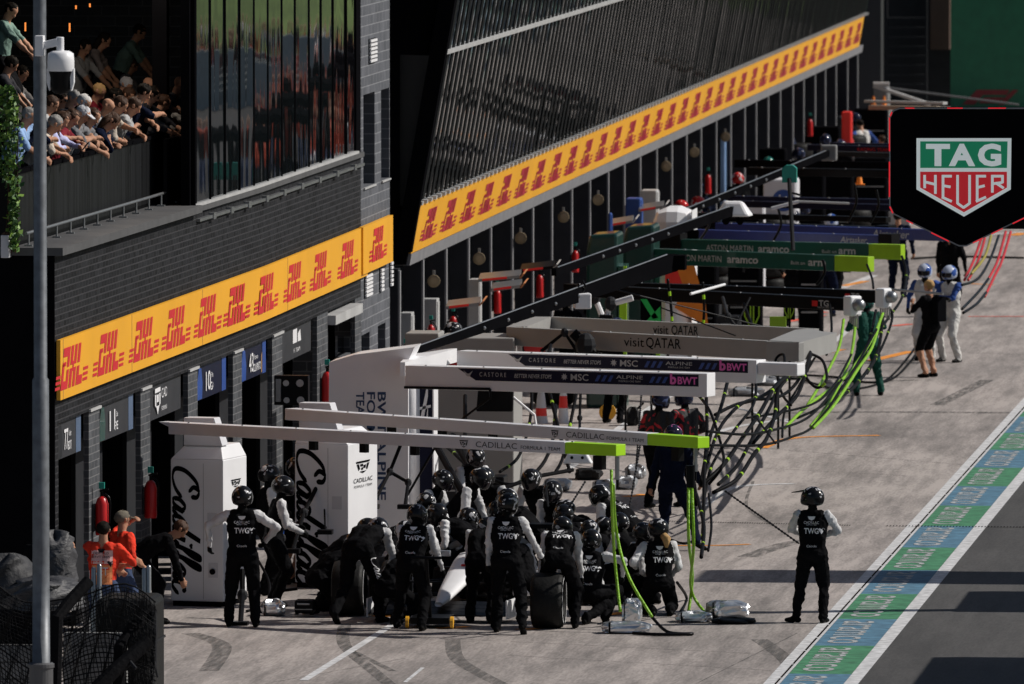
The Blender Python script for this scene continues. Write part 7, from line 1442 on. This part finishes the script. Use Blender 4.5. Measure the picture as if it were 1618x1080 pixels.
for i, (px, py, w_, h_, dpt, mt) in enumerate(((1235, 588, .5, .25, .8, 'lgrey'), (700, 800, .4, .5, .5, 'dgrey'), (770, 790, .5, .35, .6, 'black'), (1110, 560, .6, .5, .8, 'black'), (1150, 560, .4, .7, .6, 'dgrey'), (1060, 600, .5, .3, .5, 'steel'), (1330, 420, .6, .5, .8, 'dgrey'), (1140, 430, .8, .7, .9, 'black'), (1190, 430, .6, .9, .8, 'navy'), (1270, 400, .7, .9, .9, 'black'), (1320, 385, .5, .8, .8, 'white2'), (1300, 360, .6, .6, .8, 'black'), (1225, 360, .8, .8, .8, 'dgrey'), (1365, 330, .9, .8, 1, 'grey'), (1320, 300, .9, .7, 1, 'black'), (1380, 280, 1, .7, 1, 'lgrey'), (1290, 445, .5, .4, .7, 'teal'), (1380, 395, .5, .6, .7, 'black'), (1420, 360, .5, .6, .7, 'lgrey'), (1340, 270, 1, .9, 1, 'navy'), (900, 600, .8, .4, .8, 'black'), (840, 590, .5, .6, .6, 'dgrey'), (1170, 505, .6, .35, .7, 'lgrey'), (1120, 510, .4, .5, .6, 'dgrey'), (1080, 515, .4, .6, .6, 'black'), (1000, 600, .5, .5, .6, 'black'), (1425, 300, .7, .8, 1, 'white2'), (1250, 310, .7, .9, 1, 'black'), (1200, 400, .5, .6, .8, 'white2'), (480, 975, .25, .22, .3, 'black'), (1245, 600, .5, .12, .8, 'blackm'))):
    g = G(px, py); t = thing('tool_cabinet', ['low pale case under the ring corner', 'dark case behind the left crew', 'flat black case behind the shiny helmet', 'black wide case left of the lime boards', 'tall dark case left of the lime boards', 'steel case under the ring', 'dark case near the green lime end', 'black case under the blue arms', 'navy case under the blue arms', 'tall black case at the tall red base', 'pale case before the blue arms', 'black case before the navy bars', 'dark case behind the navy bars', 'grey case near the far white-suited member', 'black case by the bright red panel', 'pale case by the far columns', 'teal case under the green arms', 'black case left of the hanging clock sign tip', 'pale case under the hanging clock sign edge', 'navy case in the farthest box', 'long black case under the grey ring', 'dark upright case below the round badge', 'pale low case by the black arrow board', 'dark small case by the orange print', 'black case by the white rounded cabinet', 'black case right of the grey cabinet', 'pale case by the far navy helmets', 'black case at the printer logo panels', 'pale case left of the blue lettering', 'small black battery box at the cabinet foot', 'flat black mat case by the coil'][i], 'case', (g.x, g.y, 0), 'cases and trolleys between the boxes')
    m = MB(); m.box(g.x - w_ / 2, g.x + w_ / 2, g.y, g.y + dpt, .05, h_); m.build('body', mt, t, bevel=.02)
    m = MB(); m.box(g.x - w_ * .45, g.x + w_ * .45, g.y - .012, g.y - .002, h_ * .45, h_ * .5); m.tube([(g.x - w_ * .3, g.y - .02, h_ * .8), (g.x - w_ * .3, g.y - .06, h_ * .8), (g.x + w_ * .3, g.y - .06, h_ * .8), (g.x + w_ * .3, g.y - .02, h_ * .8)], .012); m.build('handle', 'steel', t)
    m = MB()
    for k in (-1, 1): m.cyl((g.x + k * w_ * .4, g.y + .05, .03), (g.x + k * w_ * .4, g.y + .05, .049), .03)
    m.build('casters', 'black', t)
# ================================================================== FOREGROUND LEFT: catch fence, covered kit, bollards
Yf = 132.0
FEN = thing('catch_fence', 'dark netted fence with padded black frames in the lower left corner', 'fence', (P(120, 1080, Yf).x, Yf, 0))
def padbar(pts, r=.075):
    m = MB(); q = [P(x, y, Yf + d) for x, y, d in pts]; m.tube(q, r, 0, 10); m.build('padded_frame', mat('foam_pad', (.006, .006, .007), .8, bump=.4, spec=.05), FEN)
padbar([(86, 1120, 0), (88, 1050, 0), (90, 975, 0), (112, 948, .2), (140, 918, .4)]); padbar([(188, 1110, .3), (188, 1050, .3), (190, 1022, .3), (212, 990, .5), (241, 962, .7)]); padbar([(140, 1100, -.3), (180, 1060, -.1), (235, 1012, .2)], .085)
m = MB()
def nety(x): return 925 + 22 * math.sin(x / 40) + (x / 245) * 28
for i in range(64):
    x = -10 + i * 4; pts = [P(x + 3 * math.sin(k * .9 + i), nety(x) + k * 12, Yf + .4 + .1 * math.sin(i * .3 + k)) for k in range(14)]
    m.tube(pts, .0065, 0, 4)
for k in range(26):
    pts = [P(-10 + i * 16, nety(-10 + i * 16) + k * 6.5 + 5 * math.sin(i * .8 + k * .25), Yf + .42 + .1 * math.sin(i * .3 + k)) for i in range(17)]; m.tube(pts, .0065 if k % 4 else .012, 0, 4)
m.build('netting', mat('net_black', (.012, .012, .013), .7, spec=.1), FEN)
m = MB(); m.tube([P(243, 965, Yf + .6), P(244, 1000, Yf + .6), P(243, 1050, Yf + .6), P(236, 1100, Yf + .6)], .035); m.tube([P(246, 1000, Yf + .5), P(243, 1040, Yf + .5), P(249, 1070, Yf + .5)], .012); m.tube([P(200, 1038, Yf), P(215, 1056, Yf - .1)], .02); m.build('edge_tube', 'dgrey', FEN)
m = MB(); a, b = P(100, 1100, Yf + 1.2), P(200, 1000, Yf + 1.2); m.box(a.x, b.x, Yf + 1.2, Yf + 1.3, a.z, b.z); m.box(P(-20, 1100, Yf + 1.2).x, P(75, 1000, Yf + 1.2).x, Yf + 1.2, Yf + 1.3, a.z, b.z - .15); tag(m.build('barrier_block', brick('block_grey', (.2, .2, .2), (.24, .24, .24), (.08, .08, .08), .2, .25, .01), None, loc=a), 'pale block barrier seen through the netting', 'barrier')
t = thing('covered_pallet', 'long black covered crate behind the fence', 'crate', P(200, 985, Yf + 1.8)); a, b = P(150, 1000, Yf + 1.8), P(243, 946, Yf + 1.8); m = MB(); m.box(a.x, b.x, Yf + 1.8, Yf + 2.8, 0, b.z); m.build('cover', 'rubber', t, bevel=.08); m = MB(); m.box(a.x - .01, b.x + .01, Yf + 1.79, Yf + 2.81, b.z * .6, b.z * .62); m.build('strap', 'dgrey', t)
def cloth(name, label, cx_, cy_, w_, h_, Y_, mt, seed, base=None):
    rr = random.Random(seed); m = MB(); nu, nv = 24, 16; c_ = P(cx_, cy_, Y_); f1 = [rr.uniform(2, 7) for _ in range(4)]
    for j in range(nv + 1):
        for i in range(nu):
            a = 2 * math.pi * i / nu; v = j / nv; rad = (max(0, math.sin(math.pi * v * .5))) ** .55 * (1 + .16 * math.sin(f1[0] * a + f1[1] * v * 3) + .08 * math.sin(f1[2] * a * 1.0 + 5 * v))
            m.v.append((c_.x + math.cos(a) * rad * w_ / 2, Y_ + math.sin(a) * rad * w_ / 2, c_.z + h_ * (1 - v ** 2.2) * (1 + .10 * math.sin(3 * a + f1[3]))))
    m.f = [(j * nu + i, (j + 1) * nu + i, (j + 1) * nu + (i + 1) % nu, j * nu + (i + 1) % nu) for j in range(nv) for i in range(nu)]; m.m = [0] * len(m.f)
    return tag(m.build(name, mt, None, loc=(c_.x, Y_, c_.z), smooth=True), label, 'cover')
tarp = mat('grey_tarp', (.045, .045, .05), .6, 0, .3, 6, .9, 8); cloth('equipment_cover', 'crumpled grey rain cover beside the lamp post', 86, 925, .55, .62, 136, tarp, 2); cloth('equipment_cover', 'dark rain cover left of the lamp post at the frame edge', 14, 960, .75, .6, 134.5, mat('dark_tarp', (.025, .025, .028), .7, 0, .3, 6, .9, 8), 3); cloth('equipment_cover', 'pale crumpled cover low behind the netting', 70, 960, .9, .35, 134, tarp, 5)
bo = None
for i, (px, py0, py1) in enumerate(((148, 950, 895), (157, 945, 890), (228, 960, 896), (235, 955, 892))):
    Y_ = 135.5; a, b = P(px, py0, Y_), P(px, py1, Y_)
    m = MB(); m.lathe((a.x, Y_, 0), [(.03, 0), (.03, b.z - .03), (.022, b.z - .01), (0, b.z)], seg=12); tag(m.build('steel_post', 'steel', None, loc=(a.x, Y_, 0), smooth=True), ['leftmost of the short steel posts before the orange vests', 'second short steel post before the orange vests', 'left steel post of the pair by the bent man', 'right steel post of the pair by the bent man'][i], 'post', 'short steel posts behind the fence')
m = MB(); Y_ = 136; m.tube(spline([P(88, 915, Y_), P(92, 908, Y_), P(102, 911, Y_), P(106, 920, Y_), P(104, 935, Y_)], 5), .02); tag(m.build('grab_rail', 'steel', None, loc=P(95, 915, Y_)), 'bent steel handle beside the grey rain cover', 'handle')
# ================================================================== UNSEEN STANDS AND BEAM, placed to cast the long shadows
def pstand(label, x0, x1, ya_, yb_, h_, thick=.3):
    t = thing('pit_wall_caster', label, 'stand', (x0, ya_, 0), 'stands on the pit wall'); m = MB(); m.box(x0, x1, ya_, yb_, h_ - thick, h_); m.build('roof', 'dgrey', t)
    m = MB(); m.box(x1 - .6, x1 - .3, (ya_ + yb_) / 2 - .15, (ya_ + yb_) / 2 + .15, 0, h_ - thick - .001); m.build('post', 'black', t)
    m = MB(); m.box(x1 - 2.0, x1 - .7, ya_ + .3, yb_ - .3, 0, .9); m.build('desk', 'lgrey', t)
pstand('long overhead sign beam beyond the pit wall', -3, 9, 156.5, 158.6, 9, .5); pstand('roofed stand beyond the right edge', -5.6, -1, 150.2, 153.6, 3.2); pstand('nearest roofed stand beyond the right edge', -5.2, -1, 138.5, 143.2, 3.4)

# tyre stacks and dark racks further down the lane
ts = None
for i, (px, py, n_, lb) in enumerate(((1130, 500, 3, 'tyre stack left of the olive arrow boards'), (1215, 470, 4, 'tall tyre stack under the green gantries'), (1240, 420, 4, 'tyre stack under the blue gantries'), (1150, 380, 4, 'tyre stack before the printer logo panels'), (1300, 375, 4, 'tyre stack before the navy bars'), (1260, 335, 4, 'tyre stack in the far box left of the clock sign'),
    (1345, 320, 4, 'tyre stack beside the bright red panel'), (1390, 310, 3, 'tyre stack near the clock sign edge'), (1310, 285, 4, 'farthest tyre stack by the columns'), (1180, 350, 4, 'tyre stack at the far garage mouth'), (875, 640, 2, 'low tyre stack behind the monitor'), (1350, 420, 3, 'tyre stack between lime end and silver tips'))):
    g = G(px, py); t = thing('tyre_stack', lb, 'tyre stack', (g.x, g.y, 0), 'tyre stacks down the lane')
    for k in range(n_):
        m = MB(); m.lathe((g.x, g.y, .02 + k * .4), [(.22, .02), (.30, .0), (.345, .04), (.36, .1), (.36, .28), (.345, .34), (.30, .38), (.22, .36), (.22, .02)], (0, 0, 1), 0, 20); m.build('tyre', 'rubber', t, smooth=True)
for i, (x0, x1, yt, Y_, lb) in enumerate(((1095, 1130, 355, 208, 'dark tall rack behind the white dome lamp'), (1262, 1300, 268, 232, 'dark tall rack behind the teal mast lamp'), (1305, 1345, 262, 236, 'dark tall rack left of the clock sign'), (1350, 1400, 250, 245, 'black tall rack at the clock sign edge'), (1200, 1240, 235, 252, 'black tall rack at the far columns'), (1255, 1325, 200, 266, 'black wide rack in the farthest box'), (1350, 1400, 172, 280, 'black wide rack below the farthest beams'), (1150, 1200, 345, 212, 'dark rack before the printer logo panels'), (1262, 1296, 345, 210, 'dark rack right of the tall red cabinet'))):
    t = panel_box(lb, 'rack', 'equipment_rack', x0, x1, yt, Y_, .8, 'blackm', 0, None, .02)
    a = VP(x0, yt, Y_); b = VP(x1, yt, Y_)
    for k in range(3): m = MB(); m.box(a.x + .05, b.x - .05, Y_ - .012, Y_ - .003, a.z * (.25 + .22 * k), a.z * (.25 + .22 * k) + .03); m.build('shelf_edge', 'steel', t)

extra = [([(1150, 600, 164), (1140, 640, 162), (1122, 690, 160), (1108, 760, 158)], .03, 'black hose beside the straight one under the navy strips'), ([(1232, 600, 166), (1218, 640, 164), (1190, 690, 162), (1165, 735, 160), (1135, 765, 158)], .03, 'black hose parallel to the outer loop'),
 ([(1262, 585, 167), (1240, 600, 166), (1200, 628, 164), (1160, 640, 163), (1130, 655, 162)], .03, 'black hose bunch crossing to the red lights'), ([(1345, 560, 174), (1320, 605, 171), (1290, 635, 168), (1240, 650, 166), (1180, 660, 164)], .02, 'thin black hose along the lime ones'),
 ([(1395, 500, 182), (1385, 560, 179), (1350, 610, 174), (1320, 630, 171)], .03, 'black hose bunch against the green overalls'), ([(1310, 470, 180), (1314, 520, 178), (1306, 560, 176)], .022, 'black hose drop left of the silver tips'), ([(1185, 470, 178), (1160, 520, 177), (1150, 545, 176)], .02, 'black hose over the olive boards'),
 ([(1100, 780, 157), (1112, 830, 155), (1108, 880, 153)], .03, 'black hose falling behind the second lime hoses'), ([(1120, 780, 157), (1124, 830, 155), (1119, 870, 154)], .02, 'thin black hose falling behind the second lime hoses'), ([(1280, 556, 168), (1262, 620, 166), (1225, 660, 164), (1190, 700, 162)], .03, 'black hose from the ring corner down to the bundle')]
for pts, r, lb in extra: hose(lb, pts, r * .9, 'hoseb', MATS['olive_lime'] if r > .025 else None, every=2.0)
